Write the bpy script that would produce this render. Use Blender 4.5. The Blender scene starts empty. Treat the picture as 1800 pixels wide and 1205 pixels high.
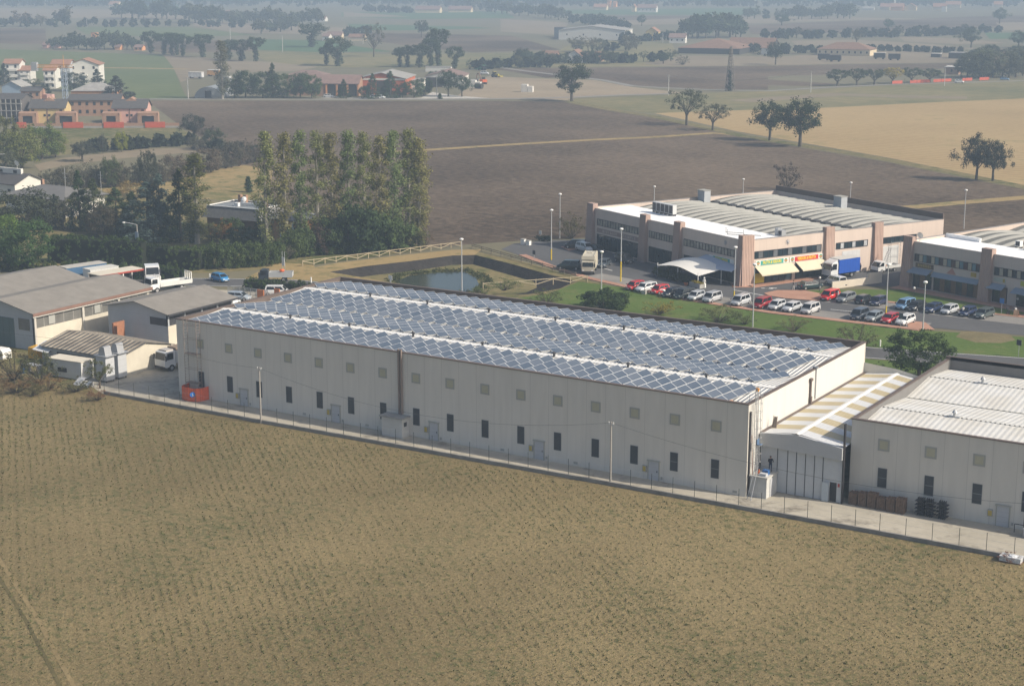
import bpy, math, random
import numpy as np
from mathutils import Vector, Matrix
R = math.radians
scene = bpy.context.scene
# ---------------------------------------------------------------- camera
CAM = (66.8475, -152.7013, 54.4189)
YAW, PITCH, FPX = -0.560727, 0.225398, 2887.73
cd = bpy.data.cameras.new('camera'); camera = bpy.data.objects.new('camera', cd)
scene.collection.objects.link(camera); scene.camera = camera
cd.sensor_fit = 'HORIZONTAL'; cd.sensor_width = 36; cd.lens = FPX*36/1800
cd.clip_start = 1; cd.clip_end = 20000
camera.location = CAM; camera.rotation_euler = (math.pi/2-PITCH, 0, -YAW)
# ---------------------------------------------------------------- sky and sun
SUN_EL, SUN_AZ = R(37), R(10)          # azimuth counted from +x
world = bpy.data.worlds.new('World'); scene.world = world; world.use_nodes = True
wn = world.node_tree; bg = wn.nodes['Background']
sky = wn.nodes.new('ShaderNodeTexSky'); sky.sky_type = 'NISHITA'; sky.sun_disc = False
sky.sun_elevation = SUN_EL; sky.sun_rotation = math.pi/2-SUN_AZ
sky.dust_density = 3.2; sky.air_density = 1.0; sky.ozone_density = 0.9
wn.links.new(sky.outputs[0], bg.inputs[0]); bg.inputs[1].default_value = 0.093
sl = bpy.data.lights.new('sun', 'SUN'); sl.energy = 3.8; sl.angle = R(0.53); sl.color = (1, .91, .77)
sun = bpy.data.objects.new('sun', sl); scene.collection.objects.link(sun)
sdir = Vector((math.cos(SUN_EL)*math.cos(SUN_AZ), math.cos(SUN_EL)*math.sin(SUN_AZ), math.sin(SUN_EL)))
sun.rotation_euler = sdir.to_track_quat('Z', 'Y').to_euler(); sun.location = (60, 20, 120)
scene.view_settings.view_transform = 'Standard'; scene.view_settings.look = 'None'
scene.view_settings.exposure = 0.45
scene.cycles.max_bounces = 5; scene.cycles.diffuse_bounces = 2; scene.cycles.glossy_bounces = 2
scene.cycles.transparent_max_bounces = 6; scene.cycles.volume_bounces = 0
# ---------------------------------------------------------------- geometry helpers
_f = np.array([math.sin(YAW)*math.cos(PITCH), math.cos(YAW)*math.cos(PITCH), -math.sin(PITCH)])
_r = np.array([math.cos(YAW), -math.sin(YAW), 0.]); _u = np.cross(_r, _f); _C = np.array(CAM)
def ray(x, y): return _r*(x-900)/FPX - _u*(y-602.5)/FPX + _f
def G(x, y, z=0.):                      # point of the photograph -> point of the terrain at height z
    d = ray(x, y); return _C + d*((z-_C[2])/d[2])
def GY(x, y, y0=0.):                    # -> point on the vertical plane y = y0
    d = ray(x, y); return _C + d*((y0-_C[1])/d[1])
def hgt(bx, by, ty, z=0.):              # height of a thing whose foot is at (bx,by) and whose top is at row ty
    P = G(bx, by, z); d = ray(bx, ty)
    k = np.hypot(*(P-_C)[:2])/np.hypot(*d[:2]); return float((_C+d*k)[2]-z)
def ppm(P):                             # pixels of the photograph per metre at P
    return FPX/float(np.linalg.norm(np.array(P)-_C))

class MB:
    def __init__(s): s.v = []; s.f = []; s.m = []
    def add(s, vs, fs, mi=0, M=None):
        o = len(s.v)
        for v in vs:
            s.v.append(tuple(M @ Vector(v)) if M is not None else tuple(v))
        for f in fs: s.f.append(tuple(i+o for i in f)); s.m.append(mi)
        return s
    def box(s, x0, x1, y0, y1, z0, z1, mi=0, M=None):
        return s.add([(x0,y0,z0),(x1,y0,z0),(x1,y1,z0),(x0,y1,z0),(x0,y0,z1),(x1,y0,z1),(x1,y1,z1),(x0,y1,z1)],
              [(0,3,2,1),(4,5,6,7),(0,1,5,4),(1,2,6,5),(2,3,7,6),(3,0,4,7)], mi, M)
    def quad(s, a, b, c, d, mi=0): return s.add([a,b,c,d], [(0,1,2,3)], mi)
    def prism(s, poly, z0, z1, mi=0, M=None):
        n = len(poly); v = [(x,y,z0) for x,y in poly]+[(x,y,z1) for x,y in poly]
        return s.add(v, [tuple(range(n-1,-1,-1)), tuple(range(n,2*n))]+[(i,(i+1)%n,n+(i+1)%n,n+i) for i in range(n)], mi, M)
    def extr(s, prof, y0, y1, mi=0, M=None):      # profile in x,z extruded along y
        n = len(prof); v = [(x,y0,z) for x,z in prof]+[(x,y1,z) for x,z in prof]
        return s.add(v, [tuple(range(n)), tuple(range(2*n-1,n-1,-1))]+[(i,n+i,n+(i+1)%n,(i+1)%n) for i in range(n)], mi, M)
    def cyl(s, p0, p1, r0, r1=None, n=8, mi=0, cap=True):
        r1 = r0 if r1 is None else r1
        p0 = Vector(p0); p1 = Vector(p1); ax = (p1-p0).normalized()
        a = ax.orthogonal().normalized(); b = ax.cross(a)
        vs = []
        for p, r in ((p0,r0),(p1,r1)):
            for i in range(n):
                t = 2*math.pi*i/n; vs.append(tuple(p+a*(r*math.cos(t))+b*(r*math.sin(t))))
        fs = [(i,(i+1)%n,n+(i+1)%n,n+i) for i in range(n)]
        if cap: fs += [tuple(range(n-1,-1,-1)), tuple(range(n,2*n))]
        return s.add(vs, fs, mi)
    def tube(s, pts, r, n=6, mi=0):
        for a, b in zip(pts, pts[1:]): s.cyl(a, b, r, r, n, mi)
        return s
    def ball(s, c, r, n=8, mi=0, sz=1):
        vs = []; fs = []; k = n//2
        for j in range(k+1):
            ph = math.pi*j/k
            for i in range(n):
                t = 2*math.pi*i/n
                vs.append((c[0]+r*math.sin(ph)*math.cos(t), c[1]+r*math.sin(ph)*math.sin(t), c[2]+r*sz*math.cos(ph)))
        for j in range(k):
            for i in range(n): fs.append((j*n+i, (j+1)*n+i, (j+1)*n+(i+1)%n, j*n+(i+1)%n))
        return s.add(vs, fs, mi)
    def build(s, name, mats, parent=None, smooth=False, col=None, label=None):
        me = bpy.data.meshes.new(name); me.from_pydata(s.v, [], s.f)
        if not isinstance(mats, (list, tuple)): mats = [mats]
        for m in mats: me.materials.append(m)
        if len(mats) > 1: me.polygons.foreach_set('material_index', s.m)
        if smooth: me.polygons.foreach_set('use_smooth', [True]*len(s.f))
        me.update()
        o = bpy.data.objects.new(name, me); scene.collection.objects.link(o)
        if parent is not None: o.parent = parent
        if col: o.color = (*col, 1)
        if label: o['label'] = label
        return o
def tag(o, label, cat, group=None):
    o['label'] = label; o['category'] = cat
    if group: o['group'] = group
    return o
def thing(name, label, cat, loc=(0,0,0), rz=0., group=None):
    o = bpy.data.objects.new(name, None); scene.collection.objects.link(o)
    o.empty_display_size = .5
    o.location = tuple(float(c) for c in loc); o.rotation_euler = (0,0,rz)
    return tag(o, label, cat, group)
def struct(name, mb, m, kind='structure'):
    o = mb.build(name, m); o['kind'] = kind; return o
_kids = {}
def copy_tree(o, parent=None):
    c = o.copy(); scene.collection.objects.link(c)
    if parent is not None: c.parent = parent
    for ch in list(o.children): copy_tree(ch, c)
    return c
def dup(o, loc, rz=0., label=None, group=None, sc=None):
    c = copy_tree(o); c.location = tuple(float(v) for v in loc); c.rotation_euler = (0,0,rz)
    if label: c['label'] = label
    if group: c['group'] = group
    if sc: c.scale = sc if isinstance(sc, tuple) else (sc,sc,sc)
    return c
# ---------------------------------------------------------------- materials
_mats = {}
def nodes(name):
    m = bpy.data.materials.new(name); m.use_nodes = True; nt = m.node_tree
    return m, nt, nt.nodes['Principled BSDF'], (lambda t: nt.nodes.new('ShaderNode'+t)), (lambda a, b: nt.links.new(a, b))
def mat(name, col, rough=.8, var=.12, scale=.6, detail=4, metal=0., bump=0., spec=.3, streak=False, objcol=False, joint=None, coat=0., scale2=None):
    if name in _mats: return _mats[name]
    m, nt, b, N, L = nodes(name)
    b.inputs['Roughness'].default_value = rough; b.inputs['Metallic'].default_value = metal
    b.inputs['Specular IOR Level'].default_value = spec
    if coat: b.inputs['Coat Weight'].default_value = coat
    tc = N('TexCoord'); src = tc.outputs['Object']
    mp = N('Mapping'); L(src, mp.inputs[0])
    if streak: mp.inputs['Scale'].default_value = (1, 1, .12)
    nz = N('TexNoise'); nz.inputs['Scale'].default_value = scale; nz.inputs['Detail'].default_value = detail
    nz.inputs['Roughness'].default_value = .65; L(mp.outputs[0], nz.inputs['Vector'])
    mr = N('MapRange'); mr.inputs['From Min'].default_value = .25; mr.inputs['From Max'].default_value = .75
    mr.inputs['To Min'].default_value = 1-var; mr.inputs['To Max'].default_value = 1+var; L(nz.outputs['Fac'], mr.inputs[0])
    mx = N('Mix'); mx.data_type = 'RGBA'; mx.blend_type = 'MULTIPLY'; mx.inputs[0].default_value = 1
    if objcol:
        oi = N('ObjectInfo'); L(oi.outputs['Color'], mx.inputs[6])
    else: mx.inputs[6].default_value = (*col, 1)
    L(mr.outputs[0], mx.inputs[7]); out = mx.outputs[2]
    if joint:                                   # (axis, spacing, width, darkness): panel joints as dark thin lines
        ax, sp, w, dk = joint
        sx = N('SeparateXYZ'); L(src, sx.inputs[0])
        a = N('Math'); a.operation = 'DIVIDE'; L(sx.outputs[ax], a.inputs[0]); a.inputs[1].default_value = sp
        fr = N('Math'); fr.operation = 'FRACT'; L(a.outputs[0], fr.inputs[0])
        lt = N('Math'); lt.operation = 'LESS_THAN'; L(fr.outputs[0], lt.inputs[0]); lt.inputs[1].default_value = w/sp
        m2 = N('Mix'); m2.data_type = 'RGBA'; m2.blend_type = 'MULTIPLY'; L(lt.outputs[0], m2.inputs[0])
        L(out, m2.inputs[6]); m2.inputs[7].default_value = (dk, dk, dk, 1); out = m2.outputs[2]
    L(out, b.inputs['Base Color'])
    if bump:
        bp = N('Bump'); bp.inputs['Strength'].default_value = bump; bp.inputs['Distance'].default_value = .1
        L(nz.outputs['Fac'], bp.inputs['Height']); L(bp.outputs[0], b.inputs['Normal'])
    _mats[name] = m; return m
def ribs(name, col, axis, spacing, depth=.6, rough=.6, var=.1, metal=0., col2=None):
    # corrugated / tiled sheet: real bump ribs along one object axis
    if name in _mats: return _mats[name]
    m, nt, b, N, L = nodes(name); b.inputs['Roughness'].default_value = rough; b.inputs['Metallic'].default_value = metal
    tc = N('TexCoord'); sx = N('SeparateXYZ'); L(tc.outputs['Object'], sx.inputs[0])
    a = N('Math'); a.operation = 'MULTIPLY'; a.inputs[1].default_value = 2*math.pi/spacing; L(sx.outputs[axis], a.inputs[0])
    s = N('Math'); s.operation = 'SINE'; L(a.outputs[0], s.inputs[0])
    bp = N('Bump'); bp.inputs['Strength'].default_value = depth; bp.inputs['Distance'].default_value = spacing*.3
    L(s.outputs[0], bp.inputs['Height']); L(bp.outputs[0], b.inputs['Normal'])
    nz = N('TexNoise'); nz.inputs['Scale'].default_value = .35; nz.inputs['Detail'].default_value = 6; L(tc.outputs['Object'], nz.inputs['Vector'])
    mx = N('Mix'); mx.data_type = 'RGBA'
    c2 = col2 or tuple(c*(1-2*var) for c in col)
    mr = N('MapRange'); mr.inputs['From Min'].default_value = .35; mr.inputs['From Max'].default_value = .65; L(nz.outputs['Fac'], mr.inputs[0])
    L(mr.outputs[0], mx.inputs[0]); mx.inputs[6].default_value = (*col, 1); mx.inputs[7].default_value = (*c2, 1)
    L(mx.outputs[2], b.inputs['Base Color']); _mats[name] = m; return m
def soil(name, ca, cb, big=.02, fine=1.2, rows=None, cc=None, ccs=.5, cthr=.58, bump=.5, rowamt=.25, fdist=.35, cw=.55, wdist=1.2):
    # field surfaces in world coordinates: broad patches + fine clods + optional drill rows (azimuth, spacing) + specks of a third colour
    m, nt, b, N, L = nodes(name); b.inputs['Roughness'].default_value = .95; b.inputs['Specular IOR Level'].default_value = .1
    ge = N('NewGeometry'); P = ge.outputs['Position']
    n1 = N('TexNoise'); n1.inputs['Scale'].default_value = big; n1.inputs['Detail'].default_value = 6; n1.inputs['Roughness'].default_value = .6; L(P, n1.inputs['Vector'])
    n2 = N('TexNoise'); n2.inputs['Scale'].default_value = fine; n2.inputs['Detail'].default_value = 5; n2.inputs['Roughness'].default_value = .7; L(P, n2.inputs['Vector'])
    ad = N('Math'); ad.operation = 'MULTIPLY_ADD'; L(n2.outputs['Fac'], ad.inputs[0]); ad.inputs[1].default_value = .9; L(n1.outputs['Fac'], ad.inputs[2])
    h = ad.outputs[0]
    if rows:
        az, sp = rows
        mp = N('Mapping'); mp.vector_type = 'TEXTURE'; mp.inputs['Rotation'].default_value = (0, 0, az); L(P, mp.inputs[0])
        wv = N('TexWave'); wv.bands_direction = 'Y'; wv.inputs['Scale'].default_value = .314/sp*1.0; wv.inputs['Distortion'].default_value = wdist
        wv.inputs['Detail'].default_value = 3; wv.inputs['Detail Scale'].default_value = .6; L(mp.outputs[0], wv.inputs['Vector'])
        a2 = N('Math'); a2.operation = 'MULTIPLY_ADD'; L(wv.outputs['Fac'], a2.inputs[0]); a2.inputs[1].default_value = rowamt; L(h, a2.inputs[2]); h = a2.outputs[0]
        off = rowamt*.5
    else: off = 0
    mr = N('MapRange'); mr.inputs['From Min'].default_value = .95-fdist+off; mr.inputs['From Max'].default_value = .95+fdist+off; L(h, mr.inputs[0])
    mx = N('Mix'); mx.data_type = 'RGBA'; L(mr.outputs[0], mx.inputs[0]); mx.inputs[6].default_value = (*ca, 1); mx.inputs[7].default_value = (*cb, 1)
    out = mx.outputs[2]
    if cc:
        n3 = N('TexNoise'); n3.inputs['Scale'].default_value = ccs; n3.inputs['Detail'].default_value = 7; n3.inputs['Roughness'].default_value = .75; L(P, n3.inputs['Vector'])
        n4 = N('TexNoise'); n4.inputs['Scale'].default_value = ccs*.06; n4.inputs['Detail'].default_value = 3; L(P, n4.inputs['Vector'])
        sm = N('Math'); sm.operation = 'MULTIPLY_ADD'; L(n4.outputs['Fac'], sm.inputs[0]); sm.inputs[1].default_value = cw; L(n3.outputs['Fac'], sm.inputs[2])
        r3 = N('MapRange'); r3.inputs['From Min'].default_value = cthr+.26; r3.inputs['From Max'].default_value = cthr+.42; L(sm.outputs[0], r3.inputs[0])
        m3 = N('Mix'); m3.data_type = 'RGBA'; L(r3.outputs[0], m3.inputs[0]); L(out, m3.inputs[6]); m3.inputs[7].default_value = (*cc, 1); out = m3.outputs[2]
    L(out, b.inputs['Base Color'])
    if bump:
        bp = N('Bump'); bp.inputs['Strength'].default_value = bump; bp.inputs['Distance'].default_value = .3; L(h, bp.inputs['Height']); L(bp.outputs[0], b.inputs['Normal'])
    _mats[name] = m; return m
def leafmat(name, trans=.3):
    m, nt, b, N, L = nodes(name); nt.nodes.remove(b); out = nt.nodes['Material Output']
    oi = N('ObjectInfo'); tc = N('TexCoord')
    nz = N('TexNoise'); nz.inputs['Scale'].default_value = .55; nz.inputs['Detail'].default_value = 3; L(tc.outputs['Object'], nz.inputs['Vector'])
    ge = N('NewGeometry')
    ad = N('Math'); ad.operation = 'MULTIPLY_ADD'; L(ge.outputs['Random Per Island'], ad.inputs[0]); ad.inputs[1].default_value = .45; L(nz.outputs['Fac'], ad.inputs[2])
    mr = N('MapRange'); mr.inputs['From Min'].default_value = .35; mr.inputs['From Max'].default_value = 1.1; mr.inputs['To Min'].default_value = .6; mr.inputs['To Max'].default_value = 1.5; L(ad.outputs[0], mr.inputs[0])
    mx = N('Mix'); mx.data_type = 'RGBA'; mx.blend_type = 'MULTIPLY'; mx.inputs[0].default_value = 1
    L(oi.outputs['Color'], mx.inputs[6]); L(mr.outputs[0], mx.inputs[7])
    df = N('BsdfDiffuse'); tr = N('BsdfTranslucent'); L(mx.outputs[2], df.inputs[0]); L(mx.outputs[2], tr.inputs[0])
    ms = N('MixShader'); ms.inputs[0].default_value = trans; L(df.outputs[0], ms.inputs[1]); L(tr.outputs[0], ms.inputs[2]); L(ms.outputs[0], out.inputs[0])
    _mats[name] = m; return m
def glass(name, col=(.03,.035,.04), rough=.12):
    return mat(name, col, rough=rough, var=.35, scale=.9, spec=.6)
WHITE = mat('white_paint', (.78,.77,.74), .6, .06)
GREYM = mat('galvanised_metal', (.42,.43,.44), .45, .1, metal=.3)
DARK = mat('dark_metal', (.05,.05,.055), .6, .2)
BLACK = mat('black_rubber', (.02,.02,.02), .9, .1)
PAINT = mat('vehicle_paint', (1,1,1), .3, .04, objcol=True, coat=.5, spec=.5)
VGLASS = glass('vehicle_glass', (.015,.018,.022), .08)
CONC = mat('concrete', (.36,.35,.32), .9, .15, scale=.5)
WOOD = mat('pale_wood', (.42,.34,.22), .85, .15, scale=2)
PANE = glass('window_pane')
# ================================================================ terrain, fields, roads
def sheet(name, pts, z, m, px=False):
    P = [G(x, y) for x, y in pts] if px else pts
    mb = MB(); mb.add([(p[0], p[1], z) for p in P], [tuple(range(len(P)))])
    # faces up
    a = sum(P[i][0]*P[(i+1) % len(P)][1]-P[(i+1) % len(P)][0]*P[i][1] for i in range(len(P)))
    if a < 0: mb.f = [tuple(reversed(f)) for f in mb.f]
    return struct(name, mb, m)
def ribbon(name, pts, w, z, m, px=False):
    P = [np.array(G(*p)[:2]) for p in pts] if px else [np.array(p, float) for p in pts]
    L_, R_ = [], []
    for i, p in enumerate(P):
        d = P[min(i+1, len(P)-1)]-P[max(i-1, 0)]; d = d/np.linalg.norm(d); n = np.array([-d[1], d[0]])*(w/2)
        L_.append(p+n); R_.append(p-n)
    return sheet(name, [tuple(p) for p in L_]+[tuple(p) for p in reversed(R_)], z, m)
S_land = soil('far_farmland', (.125,.115,.072), (.185,.165,.105), big=.006, fine=.08, bump=.2)
S_stub = soil('stubble_with_seedlings', (.150,.116,.056), (.305,.240,.124), big=.022, fine=2.6, rows=(R(-41), 1.5), cc=(.100,.108,.045), ccs=1.1, cthr=.40, bump=1., rowamt=.05, fdist=.26, cw=.3, wdist=.35)
S_plough = soil('ploughed_soil', (.056,.040,.027), (.170,.128,.090), big=.010, fine=.45, rows=(R(-26), 3.0), bump=1., rowamt=.035, fdist=.19)
S_yel = soil('yellow_stubble', (.29,.205,.10), (.42,.31,.16), big=.015, fine=.4, rows=(R(-2), 4.5), bump=.3, rowamt=.3, cc=(.18,.17,.07), ccs=.06, cthr=.56)
S_gg = soil('mixed_grass', (.12,.125,.06), (.235,.195,.10), big=.012, fine=.15, bump=.2, fdist=.22)
S_lawn = soil('lawn_grass', (.062,.105,.022), (.115,.162,.042), big=.06, fine=1.2, bump=.5, cc=(.15,.14,.055), ccs=.12, cthr=.52)
S_pale = soil('pale_field', (.185,.15,.105), (.27,.22,.15), big=.01, fine=.12, bump=.15)
S_green = soil('green_field', (.085,.115,.045), (.15,.165,.075), big=.012, fine=.15, bump=.2)
S_crop = soil('young_crop', (.065,.115,.055), (.09,.14,.065), big=.012, fine=.1, bump=.2)
S_ochre = soil('dry_grass', (.25,.18,.085), (.36,.27,.13), big=.05, fine=.9, bump=.4, cc=(.13,.13,.05), ccs=.2, cthr=.52)
S_rough = soil('rough_grass', (.13,.115,.05), (.25,.20,.10), big=.06, fine=1., bump=.5, cc=(.075,.09,.03), ccs=.3, cthr=.48)
S_dirt = soil('bare_dirt', (.22,.175,.12), (.36,.29,.20), big=.03, fine=.4, bump=.4)
S_yard = soil('concrete_yard', (.34,.31,.25), (.48,.44,.365), big=.10, fine=.6, bump=.1, cc=(.20,.18,.145), ccs=.25, cthr=.52)
S_asph = soil('asphalt', (.085,.085,.088), (.12,.12,.122), big=.05, fine=.7, bump=.1)
S_bay = soil('parking_paving', (.20,.19,.175), (.28,.265,.245), big=.1, fine=1.5, bump=.1)
S_pink = soil('pink_brick_paving', (.34,.185,.13), (.44,.26,.19), big=.3, fine=2., bump=.1)
S_bank = soil('black_earth_bank', (.018,.016,.015), (.05,.044,.04), big=.2, fine=1., bump=.8)
S_gravel = soil('white_gravel', (.40,.38,.34), (.55,.52,.47), big=.05, fine=.8, bump=.2)

# ground with a hole where the pond basin lies
rim = [tuple(G(*p)[:2]) for p in [(545,490),(560,481),(640,468),(720,459),(795,449),(835,448),(900,464),(960,481),(1012,494),(985,507),(930,517),(840,521),(740,516),(640,505)]]
def area(P): return sum(P[i][0]*P[(i+1) % len(P)][1]-P[(i+1) % len(P)][0]*P[i][1] for i in range(len(P)))
if area(rim) > 0: rim = rim[::-1]           # clockwise for a hole
k0 = 0
outer = [(-7000,-900),(2500,-900),(2500,7000),(-7000,7000)]
mb = MB(); loop = [outer[0]] + [rim[(k0+i) % len(rim)] for i in range(len(rim)+1)] + [outer[0]] + outer[1:]
vs = [(x, y, 0) for x, y in outer+rim]; no = len(outer)
mb.add(vs, [tuple([0]+[no+(k0+i) % len(rim) for i in range(len(rim))]+[no+k0, 0, 1, 2, 3])])
# a keyhole polygon may not repeat vertices: split it into two rings instead
mb = MB()
def split_hole(outer, hole):
    # fan: connect the hole to the outer square with four polygons by angle
    c = np.mean(np.array(hole), axis=0); H = [np.array(h) for h in hole][::-1]    # now counter-clockwise
    idx = [min(range(len(H)), key=lambda i: np.linalg.norm(H[i]-np.array(o))) for o in outer]
    out = []
    for k in range(4):
        a, b = idx[k], idx[(k+1) % 4]; seq = [a]
        while seq[-1] != b: seq.append((seq[-1]+1) % len(H))
        out.append([outer[k], outer[(k+1) % 4]]+[tuple(H[i]) for i in reversed(seq)])
    return out
for poly in split_hole(outer, rim): mb.add([(x, y, 0) for x, y in poly], [tuple(range(len(poly)))])
struct('ground', mb, S_land)
rc = np.mean(np.array(rim), axis=0)
mb = MB(); n = len(rim)
# far side steep, near side gentle
def toe(p):
    d = np.array(p)-rc; far = d[1]*.84-d[0]*.54 > 0
    return rc+d*(1-((2.2 if far else 7.)/np.linalg.norm(d)))
tl = [toe(p) for p in rim]
random.seed(3)
for i in range(n):
    a, b = np.array(rim[i]), np.array(rim[(i+1) % n]); ta, tb = tl[i], tl[(i+1) % n]
    for k in range(4):
        s0, s1 = k/4, (k+1)/4
        mb.add([(*(a+(b-a)*s0), 0), (*(a+(b-a)*s1), 0), (*(ta+(tb-ta)*s1), -1.45), (*(ta+(tb-ta)*s0), -1.45)], [(0,1,2,3)])
struct('pond_bank', mb, S_bank)
mb = MB(); mb.add([(p[0], p[1], -1.45) for p in reversed(tl)], [tuple(range(n))]); struct('basin_floor', mb, S_rough)
WATER = mat('pond_water', (.035,.045,.038), .16, .25, scale=.15, spec=.45)
pw = [G(x, y, -1.4) for x, y in [(696,494),(720,484),(770,479),(815,477),(836,487),(842,500),(830,512),(770,514),(715,506)]]
sheet('pond_water', [tuple(p[:2]) for p in pw], -1.4, WATER)

# --- near land
sheet('stubble_field', [(-89,-5.3),(-94,-5.6),(-104,-4.5),(-118,-1.5),(-150,-3),(-260,-30),(-260,-200),(170,-200),(170,-3.9),(30,-3.9),(-14,-4.2),(-60,-5.1)], .03, S_stub)
# old wheel track across the stubble
ribbon('field_track', [(-75,-41),(-51.4,-54.8),(-38,-62.5),(-24.9,-70.6),(0,-86)], .38, .045, soil('track_soil', (.165,.125,.062), (.29,.225,.118), big=.05, fine=1.5))
ribbon('dark_track_line', [(-75.6,-42),(-51.9,-55.6),(-38.5,-63.3),(-25.4,-71.4),(-.5,-86.8)], .32, .046, soil('dark_track_tone', (.085,.075,.038), (.15,.125,.06), big=.05, fine=1.8))  # thin darker line running parallel to the track
sheet('yard', [(-89,-5.2),(-60,-4.95),(-14,-4.1),(30,-3.7),(60,-3.7),(60,0.5),(60,42),(5,42),(-2,36),(-82,36),(-112,48),(-122,57),(-160,38),(-150,20),(-118,8),(-100,0)], .02, S_yard)
sheet('sunken_verge', [(-150,20),(-118,8),(-100,0),(-89,-5.2),(-94,-5.5),(-104,-4.4),(-118,-1.4),(-150,-2.9),(-200,-14),(-230,20)], .025, S_rough)
# --- roads
def road(pts, w, name='road', z=.05): return ribbon(name, pts, w, z, S_asph)
RD = [(-330,-30),(-220,16),(-160,43.5),(-128,61.5),(-118,66.8),(-100,68.5),(-60,66.5),(-35,67.5),(-12,70.3),(8,75.4),(40,86),(120,115)]
road(RD, 7.2)
LINE = mat('road_paint', (.72,.72,.70), .8, .15, scale=3)
for off in (-3.3, 3.3):
    P = [np.array(p, float) for p in RD]; Q = []
    for i, p in enumerate(P):
        d = P[min(i+1, len(P)-1)]-P[max(i-1, 0)]; d /= np.linalg.norm(d); Q.append(tuple(p+np.array([-d[1], d[0]])*off))
    ribbon('road_edge_marking', Q, .16, .058, LINE)
ribbon('drive', [(-121,58),(-112,50),(-104,44)], 9, .04, S_yard)
# --- grass round the pond and the lawn in front of the shops
LAWN = [(-78,72),(-74,84),(-75,95.5),(-65.6,95.0),(-52.3,90.4),(-35.9,88.0),(-12.5,88.2),(-9,89.5),(10,94),(40,104),(40,90),(8,79.3),(-12,74.2),(-35,71.4),(-60,70.4)]
sheet('lawn', LAWN, .035, S_lawn)
rimn = rim[::-1]
# verge strips round the basin (each ends at its rim)
def rimstrip(name, i0, i1, w, m, z):
    # outside strip along rim points i0..i1 (image order list)
    pts = [np.array(G(*q)[:2]) for q in RIMPX[i0:i1+1]]
    o = []
    for p in pts:
        d = p-rc; o.append(tuple(p+d/np.linalg.norm(d)*w))
    sheet(name, [tuple(p) for p in pts]+o[::-1], z, m)
RIMPX = [(545,490),(560,481),(640,468),(720,459),(795,449),(835,448),(900,464),(960,481),(1012,494),(985,507),(930,517),(840,521),(740,516),(640,505)]
rimstrip('dry_grass_verge', 0, 5, 6.5, S_ochre, .012)
rimstrip('dry_grass_verge', 5, 8, 3.2, S_rough, .014)
rimstrip('rough_grass_verge', 8, 13, 6., S_rough, .012)
sheet('rough_grass_verge', [(-127,66),(-118.5,70.6),(-100,72.6),(-84,72),(-84,75),(-103,77.5),(-121,80),(-126,84),(-133,82)], .016, S_ochre)
sheet('road_verge', [(8,71.0),(-12,66.2),(-35,63.4),(-60,62.4),(-100,64.4),(-100,58),(-60,56),(40,62),(40,80)], .013, S_lawn)
# bare patch in the lawn
sheet('bare_earth_patch', [tuple(G(x, y)[:2]) for x, y in [(1680,592),(1690,583),(1730,581),(1775,588),(1785,598),(1760,603),(1715,602)]], .042, soil('worn_grass', (.13,.115,.06), (.22,.18,.10), big=.2, fine=1.2))
# --- parking in front of the shops
sheet('parking_road', [(-105,117),(-106.5,124),(-103,131),(-96,136),(-92,133),(-49,108.6),(-48,107),(-40,122),(-33,138),(-28,150),(-20,147),(-27,128),(-25,121.6),(-38,114),(-38,108.2),(-8,106.6),(20,106.6),(40,112),(40,99),(12,95),(-9,91.6),(-12,89.6),(-35.5,89.6),(-52,92),(-65,96.6),(-74,99),(-88,107)], .045, S_asph)
def kerb(name, pts, w, m, h=.12):
    P = [np.array(p, float) for p in pts]; L_, R_ = [], []
    for i, p in enumerate(P):
        d = P[min(i+1, len(P)-1)]-P[max(i-1, 0)]; d = d/np.linalg.norm(d); nn = np.array([-d[1], d[0]])*(w/2); L_.append(tuple(p+nn)); R_.append(tuple(p-nn))
    mb = MB()
    for i in range(len(P)-1): mb.prism([R_[i], R_[i+1], L_[i+1], L_[i]], 0, h)
    return struct(name, mb, m)
ribbon('parking_bays', [(-76,102.2),(-64,98.8),(-51,94.6),(-35.5,92.2),(-11,92.2)], 4.9, .052, S_bay)
kerb('pink_kerb_walk', [(-98,113.6),(-86,105.2),(-75,99.2),(-65.4,95.7),(-52.3,91.2),(-35.6,88.9),(-11,88.9)], 1.5, S_pink)
sheet('pink_paved_corner', [(-12.5,88.2),(-9.0,90),(-12,94.5),(-15,94.4),(-14,91.8)], .125, S_pink)
sheet('parking_bays', [(-33,101.8),(-8,101.0),(3,101.2),(3,106.4),(-8,106.2),(-33,106.8)], .052, S_bay)
kerb('pink_kerb_walk', [(-41,103.5),(-36,106.5),(-33,107.3),(-8,106.9),(4,106.8)], 1.1, S_pink)
sheet('pink_paved_island', [(-43,103),(-41.5,101.3),(-38,100.6),(-32.5,101.6),(-31.4,106.8),(-38,109),(-42,106.6)], .128, S_pink)
sheet('shop_lawn', [(-38,109),(-31,107.4),(-8,107.4),(4,107.3),(12,107.6),(12,108.8),(-9,116.4),(-23,121.2),(-25.5,117.5),(-30,115.4)], .06, S_lawn)
sheet('pink_shop_walk', [(4,101.3),(10,101.3),(16,106),(12,107.4),(4,107.2)], .125, S_pink)
sheet('footpath', [(-2.2,107.4),(-.2,107.4),(3.4,111.3),(1.6,112)], .066, S_pink)
kerb('pink_shop_pavement', [(-92.5,131.3),(-78,123.8),(-64,116.8),(-51.2,110.4),(-48.2,105.9)], 3.4, S_pink)
kerb('pink_shop_pavement', [(-47.7,107.2),(-43.6,116),(-40.2,124)], 2.6, S_pink)
kerb('pink_shop_pavement', [(-26,120.6),(-10,115.2),(4,110.4),(16,106.2)], 3., S_pink)
sheet('roundabout_bay', [tuple(G(x, y)[:2]) for x, y in [(985,434),(1010,430),(1032,436),(1000,441)]], .056, S_pink)
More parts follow.
